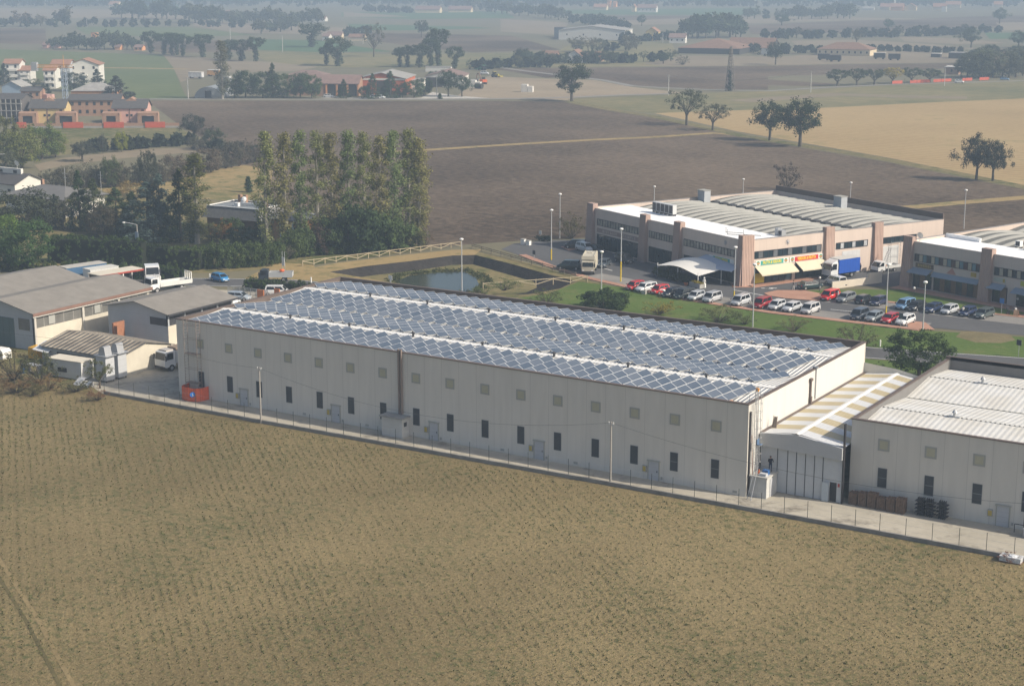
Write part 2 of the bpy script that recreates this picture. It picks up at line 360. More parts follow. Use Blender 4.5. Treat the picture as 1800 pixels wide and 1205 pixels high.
for a, b in [((1360,521),(1420,528)),((1290,510),(1355,522)),((1460,544),(1500,548)),((1062,472),(1076,476))]:
    ribbon('road_edge_marking', [tuple(G(*a)[:2]), tuple(G(*b)[:2])], .22, .058, LINE)
# low white road lettering near the pavement
for q in [(1345,507),(1352,507.3),(1359,506.6)]:
    p = G(*q); ribbon('road_marking', [(p[0]-.6, p[1]-.3), (p[0]+.6, p[1]+.2)], .35, .06, LINE)
# --- the fields beyond (outlines read from the photograph, laid on the plain)
F = lambda name, pts, z, m: sheet(name, pts, z, m, px=True)
F('ploughed_field', [(258,177),(995,178),(1012,181),(1080,195),(1150,207),(1215,222),(1310,243),(1405,259),(1560,285),(1715,317),(1830,338),(1830,470),(1650,440),(1060,415),(1028,418),(930,422),(830,429),(740,436),(600,440),(500,420),(455,330),(420,290),(370,250),(318,222)], .012, S_plough)
ribbon('grass_baulk', [tuple(G(*p)[:2]) for p in [(640,270),(745,264),(900,254),(1040,246),(1150,241),(1255,234),(1300,238)]], 4.6, .03, S_ochre)
ribbon('grass_baulk', [tuple(G(*p)[:2]) for p in [(1500,376),(1570,367),(1690,356),(1830,345)]], 5., .03, S_ochre)
F('yellow_stubble_field', [(1150,199),(1300,194),(1440,190),(1620,181),(1830,172),(1830,334),(1715,308),(1560,277),(1405,250),(1290,230),(1215,213)], .016, S_yel)
ribbon('grass_baulk', [tuple(G(*p)[:2]) for p in [(1000,179),(1080,194),(1150,205),(1215,219),(1310,240),(1405,255),(1560,281),(1715,312),(1830,335)]], 5., .034, S_rough)
F('pale_meadow', [(995,178),(1010,174),(1100,170),(1200,165),(1420,158),(1600,148),(1830,138),(1830,174),(1620,182),(1440,191),(1150,200),(1080,192)], .014, S_gg)
ribbon('dry_strip', [tuple(G(*p)[:2]) for p in [(1300,178),(1380,172),(1470,166),(1600,170),(1700,172)]], 14, .022, S_pale)
F('farm_dirt_yard', [(800,172),(840,140),(860,134),(940,138),(1045,141),(1110,153),(1200,163),(1010,172),(995,177)], .018, S_dirt)
F('ploughed_strip', [(866,121),(905,127),(960,137),(1000,136),(1050,139),(1110,151),(1250,157),(1350,158),(1350,150),(1440,152),(1480,148),(1350,140),(1350,134),(1470,131),(1600,125),(1720,116),(1720,111),(1500,113),(1350,116),(1180,118),(1000,119)], .016, S_plough)
ribbon('country_lane', [tuple(G(*p)[:2]) for p in [(880,119),(940,127),(1000,134),(1060,141),(1110,151),(1180,155),(1250,158),(1350,160),(1450,154),(1560,149),(1700,145),(1830,141)]], 4., .03, S_bay)
ribbon('farm_lane', [tuple(G(*p)[:2]) for p in [(150,174),(330,174.5),(500,175),(780,175),(860,174),(940,173),(1010,171),(1100,167),(1180,165)]], 4.6, .04, S_bay)
sheet('white_gravel_yard', [tuple(G(x, y)[:2]) for x, y in [(560,173),(590,170),(620,172),(740,172),(760,162),(800,168),(860,173),(700,174)]], .035, S_gravel)
F('green_meadow', [(-20,86),(287,97),(304,118),(322,160),(330,174),(150,174),(60,135),(-20,128)], .016, S_green)
ribbon('dry_strip', [tuple(G(*p)[:2]) for p in [(150,119),(240,120),(300,121),(330,122)]], 7, .022, S_ochre)
F('bare_wedge', [(287,97),(470,109),(560,118),(520,125),(400,128),(330,140),(318,145),(304,118)], .018, S_pale)
F('grass_field', [(430,88),(700,96),(980,92),(990,118),(840,122),(700,120),(560,118),(470,109)], .016, S_gg)
F('young_crop_field', [(440,69),(560,71),(690,91),(560,92),(455,88)], .03, S_crop)
F('brown_field', [(-20,49),(80,51),(82,79),(-20,76)], .03, S_plough)
F('brown_field', [(255,72),(440,70),(450,90),(290,94),(255,88)], .028, S_plough)
F('meadow_strip', [(130,47),(330,48),(450,62),(300,66),(150,60)], .026, S_green)
F('tan_strip', [(-20,14),(330,19),(335,34),(-20,31)], .04, S_pale)
F('crop_strip', [(245,6),(310,6),(320,21),(255,20)], .05, S_crop)
F('tan_strip', [(340,36),(620,50),(620,62),(420,58),(340,46)], .04, S_pale)
F('dark_strip', [(640,57),(900,63),(985,88),(830,92),(740,84),(655,72)], .034, S_plough)
F('crop_strip', [(610,42),(820,47),(870,50),(700,54),(620,52)], .042, S_crop)
F('crop_strip', [(600,22),(890,20),(905,32),(720,34),(600,30)], .05, S_crop)
F('tan_strip', [(604,21),(690,27),(720,30),(604,30)], .055, S_pale)
F('tan_strip', [(880,34),(1000,40),(985,62),(880,56)], .04, S_pale)
F('crop_strip', [(975,18),(1330,14),(1330,27),(1080,26),(985,24)], .05, S_crop)
F('dark_strip', [(1050,28),(1330,29),(1330,34),(1090,36)], .046, S_plough)
F('tan_strip', [(1090,36),(1340,29),(1520,31),(1640,34),(1500,36),(1340,41),(1110,44)], .05, S_pale)
F('dark_strip', [(1310,45),(1500,37),(1780,27),(1830,28),(1830,44),(1700,50),(1520,58),(1320,60)], .044, S_plough)
F('tan_strip', [(1390,72),(1500,70),(1640,78),(1720,86),(1640,86),(1500,82),(1400,80)], .04, S_pale)
F('tan_strip', [(1580,65),(1690,68),(1770,76),(1690,78),(1590,73)], .042, S_pale)
F('tan_strip', [(1750,40),(1830,39),(1830,52),(1760,54)], .048, S_pale)
F('crop_strip', [(1730,58),(1830,57),(1830,68),(1740,69)], .05, S_crop)
F('dry_pasture', [(1200,98),(1370,100),(1520,90),(1690,92),(1690,110),(1500,112),(1350,115),(1180,117),(1130,112)], .024, S_pale)
F('paddock', [(1010,72),(1180,74),(1190,96),(1180,116),(1000,118),(960,104)], .02, S_gg)
# land behind the villas on the left
F('rough_meadow', [(40,222),(315,224),(350,245),(330,252),(200,262),(80,276),(0,285),(-20,240)], .018, S_rough)
F('dry_pasture', [(60,290),(110,278),(250,262),(380,258),(390,264),(250,275),(130,288),(70,300)], .022, S_pale)
F('dry_pasture', [(150,322),(250,310),(430,290),(480,300),(470,360),(360,350),(200,345)], .02, S_ochre)
F('garden', [(-20,470),(360,480),(520,470),(760,437),(720,430),(560,430),(480,360),(300,350),(150,340),(-20,330)], .014, S_rough)

# green seedlings standing in drill rows on the stubble: ground cover nobody could count
rgs = np.random.default_rng(12); n = 210000; az = R(-41); uu = np.array([math.cos(az), math.sin(az)]); vv = np.array([-uu[1], uu[0]])
u = rgs.uniform(-95, 95, n); v = np.round(rgs.uniform(-75, 75, n)/.75)*.75+rgs.normal(size=n)*.10; q = np.array([-28., -48.])+u[:,None]*uu+v[:,None]*vv
dn = np.sin(q[:,0]*.11+1)*np.sin(q[:,1]*.13+q[:,0]*.05)+.6*np.sin(q[:,0]*.31)*np.sin(q[:,1]*.37+2)
keep = (q[:,0] > -105) & (q[:,0] < 48) & (q[:,1] < -5.9-(q[:,0] < -60)*1.) & (q[:,1] > -100) & (rgs.random(n) < .5+.30*dn)
SEED = q[keep]
# ================================================================ the long warehouse
M_wall = mat('precast_panel', (.64,.61,.55), .85, .065, scale=1.3, detail=8, streak=True, joint=(0, 2.4225, .05, .80))
M_wallside = mat('precast_panel_side', (.60,.585,.545), .85, .05, scale=.8, streak=True, joint=(1, 2.4225, .05, .84))
M_roofw = ribs('white_roof_sheet', (.66,.65,.62), 0, .5, .5, .6, .08)
M_cop = mat('brown_coping', (.13,.10,.085), .6, .1)
M_shut = mat('dark_shutter', (.055,.062,.07), .5, .15, joint=(2, .14, .03, .55))
M_vent = mat('yellowed_fibreglass', (.44,.42,.30), .7, .08, scale=2)
M_frameg = mat('grey_frame', (.36,.36,.33), .6, .06)
M_door = mat('light_metal_door', (.47,.48,.50), .5, .06, joint=(2, .5, .03, .8))
M_yel = mat('yellow_box', (.48,.36,.08), .6, .15, scale=4)
M_pipe = mat('brown_pipe', (.24,.19,.165), .5, .12, scale=1)
M_dots = mat('dotted_closure', (.62,.61,.58), .7, .05, joint=(0, .5, .2, .12))
M_dots2 = mat('dark_dotted_closure', (.25,.24,.20), .7, .05, joint=(0, .62, .3, .12))
L, WD, H = 80.308, 34.343, 10.0
B = 4.845
X0 = [-3.62 - B*i for i in range(16)]
main = thing('warehouse', 'long pale concrete warehouse whose roof is covered with solar panels', 'warehouse', (0,0,0))
MB().box(-L, 0, 0, .3, 0, H).build('wall', M_wall, main); MB().box(-L, 0, WD-.3, WD, 0, H).build('wall', M_wall, main)
MB().box(-L, -L+.3, .3, WD-.3, 0, H).build('wall', M_wallside, main); MB().box(-.3, 0, .3, WD-.3, 0, H).build('wall', M_wallside, main)
EAV, RID = 9.25, 9.92; HB = WD/4
def roofz(y):
    t = (y % (2*HB))/HB; t = t if t <= 1 else 2-t
    return EAV+(RID-EAV)*t
mb = MB(); ys = [.3, HB, 2*HB, 3*HB, WD-.3]
for a, b in zip(ys, ys[1:]):
    mb.add([(-L+.3,a,roofz(a)),(-.3,a,roofz(a)),(-.3,b,roofz(b)),(-L+.3,b,roofz(b))], [(0,1,2,3)])
roof = mb.build('roof', M_roofw, main)
for yr in (HB, 3*HB):            # ridge capping with a dotted edge
    mb = MB(); mb.extr([(-.45,-.035),(0,.05),(.45,-.035),(.45,.0),(0,.09),(-.45,.0)], -L+.35, -.35, 0, Matrix.Translation((0,yr,RID)) @ Matrix.Rotation(-math.pi/2, 4, 'Z'))
    mb.build('ridge_cap', WHITE, roof)
    for s in (-1, 1): MB().box(-L+.5, -.5, yr+s*.56-.07, yr+s*.56+.07, RID-.09, RID-.028).build('ridge_closure', M_dots, roof)
mb = MB()
mb.box(-L-.06, .06, -.08, .38, H, H+.10); mb.box(-L-.06, .06, WD-.4, WD+.08, H, H+.12)
mb.box(-L-.06, -L+.4, .38, WD-.4, H, H+.11); mb.box(-.4, .06, .38, WD-.4, H, H+.11)
mb.build('coping', M_cop, main)
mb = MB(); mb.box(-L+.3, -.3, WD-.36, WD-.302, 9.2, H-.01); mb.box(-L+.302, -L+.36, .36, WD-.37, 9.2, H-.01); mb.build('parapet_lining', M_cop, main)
for yr in (HB, 3*HB):
    for x in (-68.1, -58.5, -48.6, -38.4, -28.4, -18.6, -8.8):
        v = MB(); v.cyl((x,yr-.35,RID-.1),(x,yr-.35,RID+.42),.14,.14,8); v.cyl((x,yr-.35,RID+.42),(x,yr-.35,RID+.6),.28,.06,8); v.build('roof_vent', DARK, roof)
def window(parent, x, z, w, h, y=0., name='window', shut=M_shut, bar=False, frame=M_frameg, fw=.07, pname='shutter'):
    f = MB(); f.box(x-w/2-fw, x+w/2+fw, y-.05, y, z-h/2-fw, z-h/2).box(x-w/2-fw, x+w/2+fw, y-.05, y, z+h/2, z+h/2+fw)
    f.box(x-w/2-fw, x-w/2, y-.05, y, z-h/2, z+h/2).box(x+w/2, x+w/2+fw, y-.05, y, z-h/2, z+h/2)
    if bar: f.box(x-w/2, x+w/2, y-.055, y-.03, z-.04, z+.04)
    o = f.build(name, frame, parent)
    g = MB(); g.box(x-w/2, x+w/2, y-.03, y, z-h/2, z+h/2); g.build(pname, shut, o)
    return o
def vent(parent, x, z, y=0., s=1.22):
    window(parent, x, z, s-.36, s-.36, y, 'wall_vent', M_vent, False, M_frameg, .18, 'panel')
for i, x in enumerate(X0):
    vent(main, x, 7.2); window(main, x, 2.5, .86, 2.0, bar=(i < 2), frame=mat('dark_frame', (.16,.17,.18), .5, .1), fw=.04)
for x in (-69.15, -54.44, -39.87, -25.4, -10.89):
    d = MB(); d.box(x-.6, x+.6, -.05, 0, 0, 2.15); f = d.build('door', M_door, main)
    d = MB(); d.box(x-.7, x-.6, -.09, 0, 0, 2.15).box(x+.6, x+.7, -.09, 0, 0, 2.15).box(x-.78, x+.78, -.16, 0, 2.15, 2.27); d.build('door_frame', M_frameg, f)
    d = MB(); d.box(x+.4, x+.46, -.12, -.05, .95, 1.15); d.build('handle', DARK, f)
    d = MB(); d.box(x-1.3, x-.82, -.2, 0, .85, 1.55); hb = d.build('hydrant_box', M_frameg, main)
    d = MB(); d.box(x-1.24, x-.88, -.21, -.2, .92, 1.48); d.build('box_door', M_yel, hb)
    d = MB(); d.box(x+.9, x+1.1, -.08, 0, .25, .55); d.build('meter_box', M_frameg, main)
for x in X0[::2]:
    d = MB(); d.box(x+2.1, x+2.6, -.03, 0, .25, .5); d.build('air_grille', M_frameg, main)
# rain pipes climbing the front wall and the booth at their foot
mb = MB(); mb.cyl((-44.75,-.17,2.6),(-44.75,-.17,H+.45),.14,n=10).cyl((-44.38,-.17,2.6),(-44.38,-.17,H+.45),.14,n=10)
mb.build('flue_pipe', M_pipe, main)
bt = thing('electrical_booth', 'small flat roofed concrete booth under the pipes of the long warehouse front', 'booth', (-45,-.75,0))
mb = MB(); mb.box(-1.45, 1.55, -.7, .74, 0, 2.35); mb.build('wall', mat('booth_plaster', (.50,.50,.48), .9, .1), bt)
mb = MB(); mb.box(-1.65, 1.75, -.95, .745, 2.35, 2.5); mb.build('roof', mat('grey_slab', (.30,.30,.29), .9, .15), bt)
mb = MB(); mb.box(1.55, 1.59, -.35, .2, 1.35, 1.85); mb.build('window', DARK, bt)
# sloping gutter and downpipe on the lit end wall
mb = MB(); mb.box(.0, .22, 16.55, 16.85, 6.3, 9.0).box(0, .3, 16.4, 17, 9.0, 9.3).box(0, .3, 16.5, 16.9, 6.2, 7.2); mb.build('rainwater_duct', M_cop, main)
mb = MB(); mb.cyl((.1,18.3,6.6),(.1,18.3,10.2),.07).cyl((-.3,18.3,10.25),(.3,18.3,10.25),.12); mb.build('downpipe', GREYM, main)
mb = MB(); mb.box(.005, .14, .25, .55, 0, 9.2); mb.build('corner_downpipe', mat('black_pipe', (.03,.028,.03), .5, .1), main)
# ---------------------------------------------------------------- solar panels
M_cell = None
m, nt, b, N, LK = nodes('solar_cells')
b.inputs['Roughness'].default_value = .22; b.inputs['Specular IOR Level'].default_value = .55
oi = N('ObjectInfo'); tc = N('TexCoord'); nz = N('TexNoise'); nz.inputs['Scale'].default_value = .8; LK(tc.outputs['Object'], nz.inputs['Vector'])
ad = N('Math'); ad.operation = 'MULTIPLY_ADD'; LK(oi.outputs['Random'], ad.inputs[0]); ad.inputs[1].default_value = .6; LK(nz.outputs['Fac'], ad.inputs[2])
mr = N('MapRange'); mr.inputs['From Min'].default_value = .4; mr.inputs['From Max'].default_value = 1.1; LK(ad.outputs[0], mr.inputs[0])
mx = N('Mix'); mx.data_type = 'RGBA'; LK(mr.outputs[0], mx.inputs[0]); mx.inputs[6].default_value = (.068,.093,.132,1); mx.inputs[7].default_value = (.125,.148,.185,1)
LK(mx.outputs[2], b.inputs['Base Color']); M_cell = m
M_alu = mat('aluminium_frame', (.64,.65,.65), .4, .05, metal=.2)
def panel_row(slope):
    # local frame: X down the tilt of the panels, Y along the row, Z out of the glass
    t = thing('solar_panel_row', '', 'solar panels')
    for k in range(4):
        y0 = k*1.655
        p = MB(); p.box(0, .99, y0, y0+1.64, 0, .045, 0)
        p.quad((.032,y0+.032,.0485),(.958,y0+.032,.0485),(.958,y0+1.608,.0485),(.032,y0+1.608,.0485), 1)
        p.build('panel', [M_alu, M_cell], t)
    r = MB()
    for y in (.3, 2.3, 4.3, 6.3):
        r.cyl((.06,y,0),(.06,y,-.62),.03,n=5).cyl((.9,y,0),(.9,y,-.16),.03,n=5).cyl((.02,y,-.05),(.97,y,-.05),.03,n=5)
    r.box(.84, .95, 0, 6.6, -.07, -.01).box(.06, .14, 0, 6.6, -.07, -.01)  # dark rails also draw in the shade under the row
    r.build('rack', DARK, t)
    return t
TILT = R(26)
def row_matrix(x, y, sl):
    a = R(75.5); u = Vector((math.cos(a), math.sin(a), sl)).normalized()           # along the row, on the roof slope
    w = Vector((math.sin(a), -math.cos(a), 0)); nrm = w.cross(u).normalized()      # horizontal, square to it
    w = u.cross(nrm).normalized()
    d = (w*math.cos(TILT)-nrm*math.sin(TILT)).normalized(); nn = d.cross(u).normalized()
    if nn.z < 0: nn = -nn
    z = roofz(y)+.52
    m = Matrix((d, u, nn)).transposed().to_4x4(); m.translation = Vector((x, y, z)); return m
proto_row = panel_row(0)
def ordinal(n):
    one = ['','first','second','third','fourth','fifth','sixth','seventh','eighth','ninth','tenth','eleventh','twelfth','thirteenth','fourteenth','fifteenth','sixteenth','seventeenth','eighteenth','nineteenth']
    if n < 20: return one[n]
    tens = {2:('twentieth','twenty'),3:('thirtieth','thirty'),4:('fortieth','forty')}[n//10]
    return tens[0] if n % 10 == 0 else tens[1]+' '+one[n % 10]
STRIPS = [(.7, 1, 'front slope above the facade'),
          (9.95, -1, 'far slope of front ridge'),
          (17.45, 1, 'slope behind the valley'),
          (27.1, -1, 'slope by the dark parapet')]
SL = (RID-EAV)/HB
first = True
for y0, sg, lab in STRIPS:
    for k in range(42):
        x = -79.3+1.823*k
        if first: o = proto_row; first = False
        else: o = copy_tree(proto_row)
        o.matrix_world = row_matrix(x, y0, sg*SL)
        o['label'] = f'{ordinal(42-k)} tilted solar panel row from the lit end wall, {lab}'; o['group'] = 'solar panel rows '+lab
# ---------------------------------------------------------------- things at the near right corner
lad = thing('caged_ladder', 'tall steel ladder with safety hoops climbing the sunlit end wall corner', 'ladder', (.05,1.5,0))
mb = MB()
for dy in (-.22, .22): mb.cyl((.12,dy,2.2),(.12,dy,11.1),.03,n=6)
mb.build('rail', GREYM, lad)
mb = MB()
for i in range(31): mb.cyl((.12,-.22,2.3+i*.28),(.12,.22,2.3+i*.28),.018,n=5)
mb.build('rung', GREYM, lad)
mb = MB()
for i in range(9):
    z = 3.6+i*.9; mb.tube([(.12,-.3,z),(.5,-.38,z),(.78,-.2,z),(.86,0,z),(.78,.2,z),(.5,.38,z),(.12,.3,z)], .022, 5)
for y, x in ((-.38,.5),(-.2,.78),(.2,.78),(.38,.5)): mb.cyl((x,y,3.6),(x,y,10.9),.018,n=5)
mb.build('safety_cage', GREYM, lad)
hoist = thing('goods_hoist', 'tall aluminium ladder hoist rising past the roof edge beside the caged ladder', 'hoist', (.75,.9,2.35))
mb = MB()
for dy in (-.2, .2): mb.cyl((0,dy,0),(-.2,dy,9.3),.04,n=6)
for i in range(30): mb.cyl((-.2*i/30,-.2,.15+i*.305),(-.2*i/30,.2,.15+i*.305),.02,n=5)
mb.build('mast', GREYM, hoist)
mb = MB(); mb.box(-.36, -.06, -.14, .14, 9.0, 9.35); mb.build('motor', mat('orange_motor', (.55,.25,.05), .5, .2), hoist)
mb = MB(); mb.box(.0,.45,-.3,.3,3.3,3.36).box(.0,.06,-.3,.3,3.36,3.9); mb.build('carriage', mat('blue_steel', (.10,.16,.26), .5, .1), hoist)
tag(MB().cyl((.35,.75,2.36),(.14,.75,6.6),.035).build('rusty_pole', mat('rust_red', (.25,.08,.05), .8, .2)), 'thin rusty pole leaning against the sunlit wall corner beside the ladder', 'pole')
bx = thing('concrete_box', 'low flat topped concrete kiosk at the warehouse corner with tools on it', 'kiosk', (1.2,1.9,0))
mb = MB(); mb.box(-1.0, .9, -1.45, 1.3, 0, 2.2); mb.build('wall', mat('kiosk_plaster', (.52,.52,.50), .9, .1), bx)
mb = MB(); mb.box(-1.05, 1.0, -1.55, 1.3, 2.2, 2.34); mb.build('roof', mat('kiosk_slab', (.50,.49,.46), .9, .12), bx)
mb = MB(); mb.box(.9, .95, -.6, .3, 0, 2.0); mb.build('door', M_door, bx)
tag(MB().box(1.15,1.9,.65,1.2,2.34,2.62).build('tool_crate', mat('crate_grey', (.5,.52,.55), .6, .1)), 'light grey crate on the roof of the corner kiosk', 'crate')
tag(MB().box(1.15,1.85,1.35,1.9,2.34,2.75).box(1.2,1.8,1.4,1.85,2.75,2.82).build('tool_box', mat('blue_plastic', (.04,.13,.34), .4, .1)), 'blue tool box beside the crate on the corner kiosk', 'tool box')
tag(MB().cyl((.75,1.5,2.34),(.75,1.5,2.8),.14,.02,8).box(.55,.95,1.3,1.7,2.34,2.37).build('traffic_cone', mat('orange_plastic', (.75,.16,.03), .5, .1)), 'orange cone beside the blue tool box on the kiosk roof', 'cone')
for n, (dx, lb) in enumerate(((.35,'aluminium ladder leaning from the yard onto the kiosk roof'),)):
    la = thing('leaning_ladder', lb, 'ladder', (0,0,0)); mb = MB()
    mb.cyl((.45,-.75,0),(.75,.62,3.6),.04,n=5).cyl((.95,-.85,0),(1.0,.6,3.4),.04,n=5)
    mb.build('rail', GREYM, la); mb = MB()
    for i in range(11):
        t = (i+.6)/12; a = Vector((.45,-.75,0)).lerp(Vector((.75,.62,3.6)), t); b_ = Vector((.95,-.85,0)).lerp(Vector((1.0,.6,3.4)), t); mb.cyl(a, b_, .02, n=4)
    mb.build('rung', GREYM, la)
for lb, x0, x1, y0, y1, z1, col in (('white equipment box on the roof corner nearest the hoist', -1.25,-.7,.7,1.15,9.75,(.62,.62,.62)), ('grey equipment box beside the orange sack on the roof corner', -2.15,-1.55,.6,1.05,9.75,(.45,.46,.5))):
    o = thing('equipment_box', lb, 'box'); MB().box(x0,x1,y0,y1,9.3,z1).build('case', mat('case_%d' % int(col[0]*100), col, .5, .1), o); MB().box(x0-.04,x1+.04,y0-.04,y1+.04,z1,z1+.05).build('lid', WHITE, o)
tag(MB().ball((-2.45,.95,9.75),.34,8,0,.8).box(-2.75,-2.15,.7,1.2,9.3,9.55).build('orange_sack', mat('peach_sack', (.60,.32,.18), .9, .15)), 'peach coloured sack on the roof corner beside the last solar panels', 'sack')
rl = thing('roof_railing', 'thin temporary safety railing on the roof corner beside the hoist', 'railing', (-.45,2.6,9.3)); mb = MB()
for y in (-1.4, 0, 1.4): mb.cyl((0,y,0),(0,y,1.5),.025,n=5)
mb.build('post', GREYM, rl); MB().cyl((0,-1.4,1.45),(0,1.4,1.45),.02,n=5).cyl((0,-1.4,.95),(0,1.4,.95),.02,n=5).build('rail', GREYM, rl)
# ---------------------------------------------------------------- scaffold at the left end
sc = thing('scaffold_tower', 'slim steel scaffold tower at the left end of the long facade', 'scaffold', (-76.9,-.75,0))
for x in (-1.15, 1.0):
    mb = MB()
    for y in (-.35, .35): mb.cyl((x,y,0),(x,y,10.4),.035,n=6)
    for i in range(25): mb.cyl((x,-.35,.4+i*.4),(x,.35,.4+i*.4),.02,n=4)
    mb.build('ladder_frame', M_pipe, sc)
mb = MB()
for z in (2.2, 4.0, 5.9, 7.9, 9.7):
    for y in (-.35, .35): mb.cyl((-1.15,y,z),(1.0,y,z),.025,n=5)
mb.build('ledger', M_pipe, sc)
for z in (5.95, 2.1): MB().box(-1.1,.95,-.33,.33,z,z+.06).build('deck', M_pipe, sc)
bar = thing('orange_barrier', 'curved orange plastic barrier round the scaffold foot with a blue sign', 'barrier', (-76.8,-1.2,0))
M_orange = mat('orange_mesh', (.62,.11,.045), .6, .14, scale=3, joint=(0, .3, .05, .7))
mb = MB(); pts = [(-1.7,1.15),(-1.65,-.1),(-1.2,-.75),(0,-1.0),(1.2,-.75),(1.65,-.1),(1.7,1.15)]
for a, b_ in zip(pts, pts[1:]):
    d = Vector((b_[0]-a[0], b_[1]-a[1])); nn = Vector((-d.y, d.x)).normalized()*.05
    mb.prism([a, b_, (b_[0]+nn.x, b_[1]+nn.y), (a[0]+nn.x, a[1]+nn.y)], .03, 1.75)
mb.build('mesh_panel', M_orange, bar)
sg = MB().cyl((.85,-.97,1.0),(.9,-1.02,1.0),.34,n=16).build('sign', mat('sign_blue', (.02,.15,.50), .4, .05), bar)
MB().box(.80,.90,-1.05,-1.0,.78,1.2).box(.90,1.02,-1.05,-1.0,.85,.95).build('symbol', WHITE, sg)
# ---------------------------------------------------------------- canopy between the two warehouses
an = thing('link_canopy', 'striped translucent canopy hall with tall sheet doors between the two warehouses', 'hall', (0,3.2,0))
mb = MB(); mb.box(.15, 9.3, 0, .3, 5.0, 6.15); mb.add([(.15,-.35,5.0),(9.3,-.35,4.75),(9.3,-.35,6.05),(4.2,-.35,6.72),(.15,-.35,6.35),(.15,0,5.0),(9.3,0,4.75),(9.3,0,6.05),(4.2,0,6.72),(.15,0,6.35)], [(0,1,2,3,4),(9,8,7,6,5),(0,5,6,1),(1,6,7,2),(2,7,8,3),(3,8,9,4),(4,9,5,0)])
mb.build('fascia', mat('grey_sheet', (.44,.45,.46), .6, .06), an)
m, nt, b, N, LK = nodes('striped_roof_sheet'); b.inputs['Roughness'].default_value = .5
tc = N('TexCoord'); sx = N('SeparateXYZ'); LK(tc.outputs['Object'], sx.inputs[0])
a_ = N('Math'); a_.operation = 'DIVIDE'; LK(sx.outputs[1], a_.inputs[0]); a_.inputs[1].default_value = 3.75
fr = N('Math'); fr.operation = 'FRACT'; LK(a_.outputs[0], fr.inputs[0]); lt = N('Math'); lt.operation = 'GREATER_THAN'; LK(fr.outputs[0], lt.inputs[0]); lt.inputs[1].default_value = .5
nz = N('TexNoise'); nz.inputs['Scale'].default_value = .7; LK(tc.outputs['Object'], nz.inputs['Vector'])
c1 = N('Mix'); c1.data_type = 'RGBA'; LK(nz.outputs['Fac'], c1.inputs[0]); c1.inputs[6].default_value = (.42,.34,.19,1); c1.inputs[7].default_value = (.54,.47,.31,1)
c2 = N('Mix'); c2.data_type = 'RGBA'; LK(lt.outputs[0], c2.inputs[0]); c2.inputs[6].default_value = (.62,.63,.64,1); LK(c1.outputs[2], c2.inputs[7]); LK(c2.outputs[2], b.inputs['Base Color'])
w_ = N('Math'); w_.operation = 'MULTIPLY'; LK(sx.outputs[1], w_.inputs[0]); w_.inputs[1].default_value = 14.; sn = N('Math'); sn.operation = 'SINE'; LK(w_.outputs[0], sn.inputs[0])
bp = N('Bump'); bp.inputs['Strength'].default_value = .5; bp.inputs['Distance'].default_value = .1; LK(sn.outputs[0], bp.inputs['Height']); LK(bp.outputs[0], b.inputs['Normal'])
M_stripe = m
mb = MB(); mb.quad((.02,0,6.3),(4.2,0,6.8),(4.2,30.8,6.8),(.02,30.8,6.3)); mb.quad((4.2,0,6.8),(9.3,0,6.0),(9.3,30.8,6.0),(4.2,30.8,6.8)); mb.build('roof_sheet', M_stripe, an)
mb = MB(); mb.add([(3.85,-.3,6.78),(4.2,-.3,6.87),(4.55,-.3,6.78),(3.85,30.8,6.78),(4.2,30.8,6.87),(4.55,30.8,6.78)], [(0,3,4,1),(1,4,5,2)]); mb.build('ridge_cap', WHITE, an)
mb = MB(); mb.box(.02, .4, 0, 30.8, 6.31, 6.4); mb.build('gutter', M_cop, an)
mb = MB(); mb.add([(.02,30.8,0),(9.3,30.8,0),(9.3,30.8,6.35),(4.2,30.8,7.3),(.02,30.8,7.6)], [(0,1,2,3,4)]); mb.build('end_wall', mat('cream_sheet', (.55,.54,.50), .8, .06), an)
M_leaf = mat('door_sheet', (.50,.52,.54), .5, .04, scale=2)
xs = [.15, 2.05, 3.2, 4.18, 5.2, 6.2, 7.15, 9.3]
for i in range(7):
    a, b_ = xs[i]+.03, xs[i+1]-.03
    if i < 6: MB().box(a, b_, .06, .12, .05, 5.0).build('door_leaf', M_leaf, an)
mb = MB(); mb.box(7.18, 7.95, .06, .12, .05, 5.0).box(8.72, 9.27, .06, .12, .05, 5.0).box(7.95, 8.72, .06, .12, 2.15, 5.0)
lf = mb.build('door_leaf', M_leaf, an)
MB().box(7.95, 8.72, .25, .28, .05, 2.15).build('dark_opening', DARK, lf)
MB().box(7.22, 7.94, -.25, -.21, .05, 2.1).build('open_door', mat('bluish_door', (.45,.50,.54), .5, .06), lf)
MB().box(8.85, 9.05, -.0, .055, 1.75, 2.1).build('notice', mat('red_notice', (.42,.06,.05), .5, .1), lf)
mb = MB()
for x in xs[1:7]: mb.box(x-.03, x+.03, .02, .15, .05, 5.0)
mb.build('seam', DARK, an)
mb = MB(); mb.box(9.3, 9.42, -.1, .3, 0, 8.6); mb.build('gutter_pipe', mat('black_pipe', (.03,.028,.03), .5, .1), an)
MB().box(.9,1.5,3.6,4.2,6.5,7.5)
tag(MB().add([(.5,5.2,6.4),(1.0,5.1,6.45),(1.0,5.35,7.6),(.6,5.5,7.6)],[(0,1,2,3)]).cyl((.5,5.2,6.4),(.55,5.45,7.7),.04).cyl((1.0,5.1,6.45),(1.0,5.35,7.7),.04).build('old_pallet', mat('grey_wood', (.22,.18,.15), .9, .2, scale=3)), 'worn wooden pallet standing on the striped canopy edge', 'pallet')
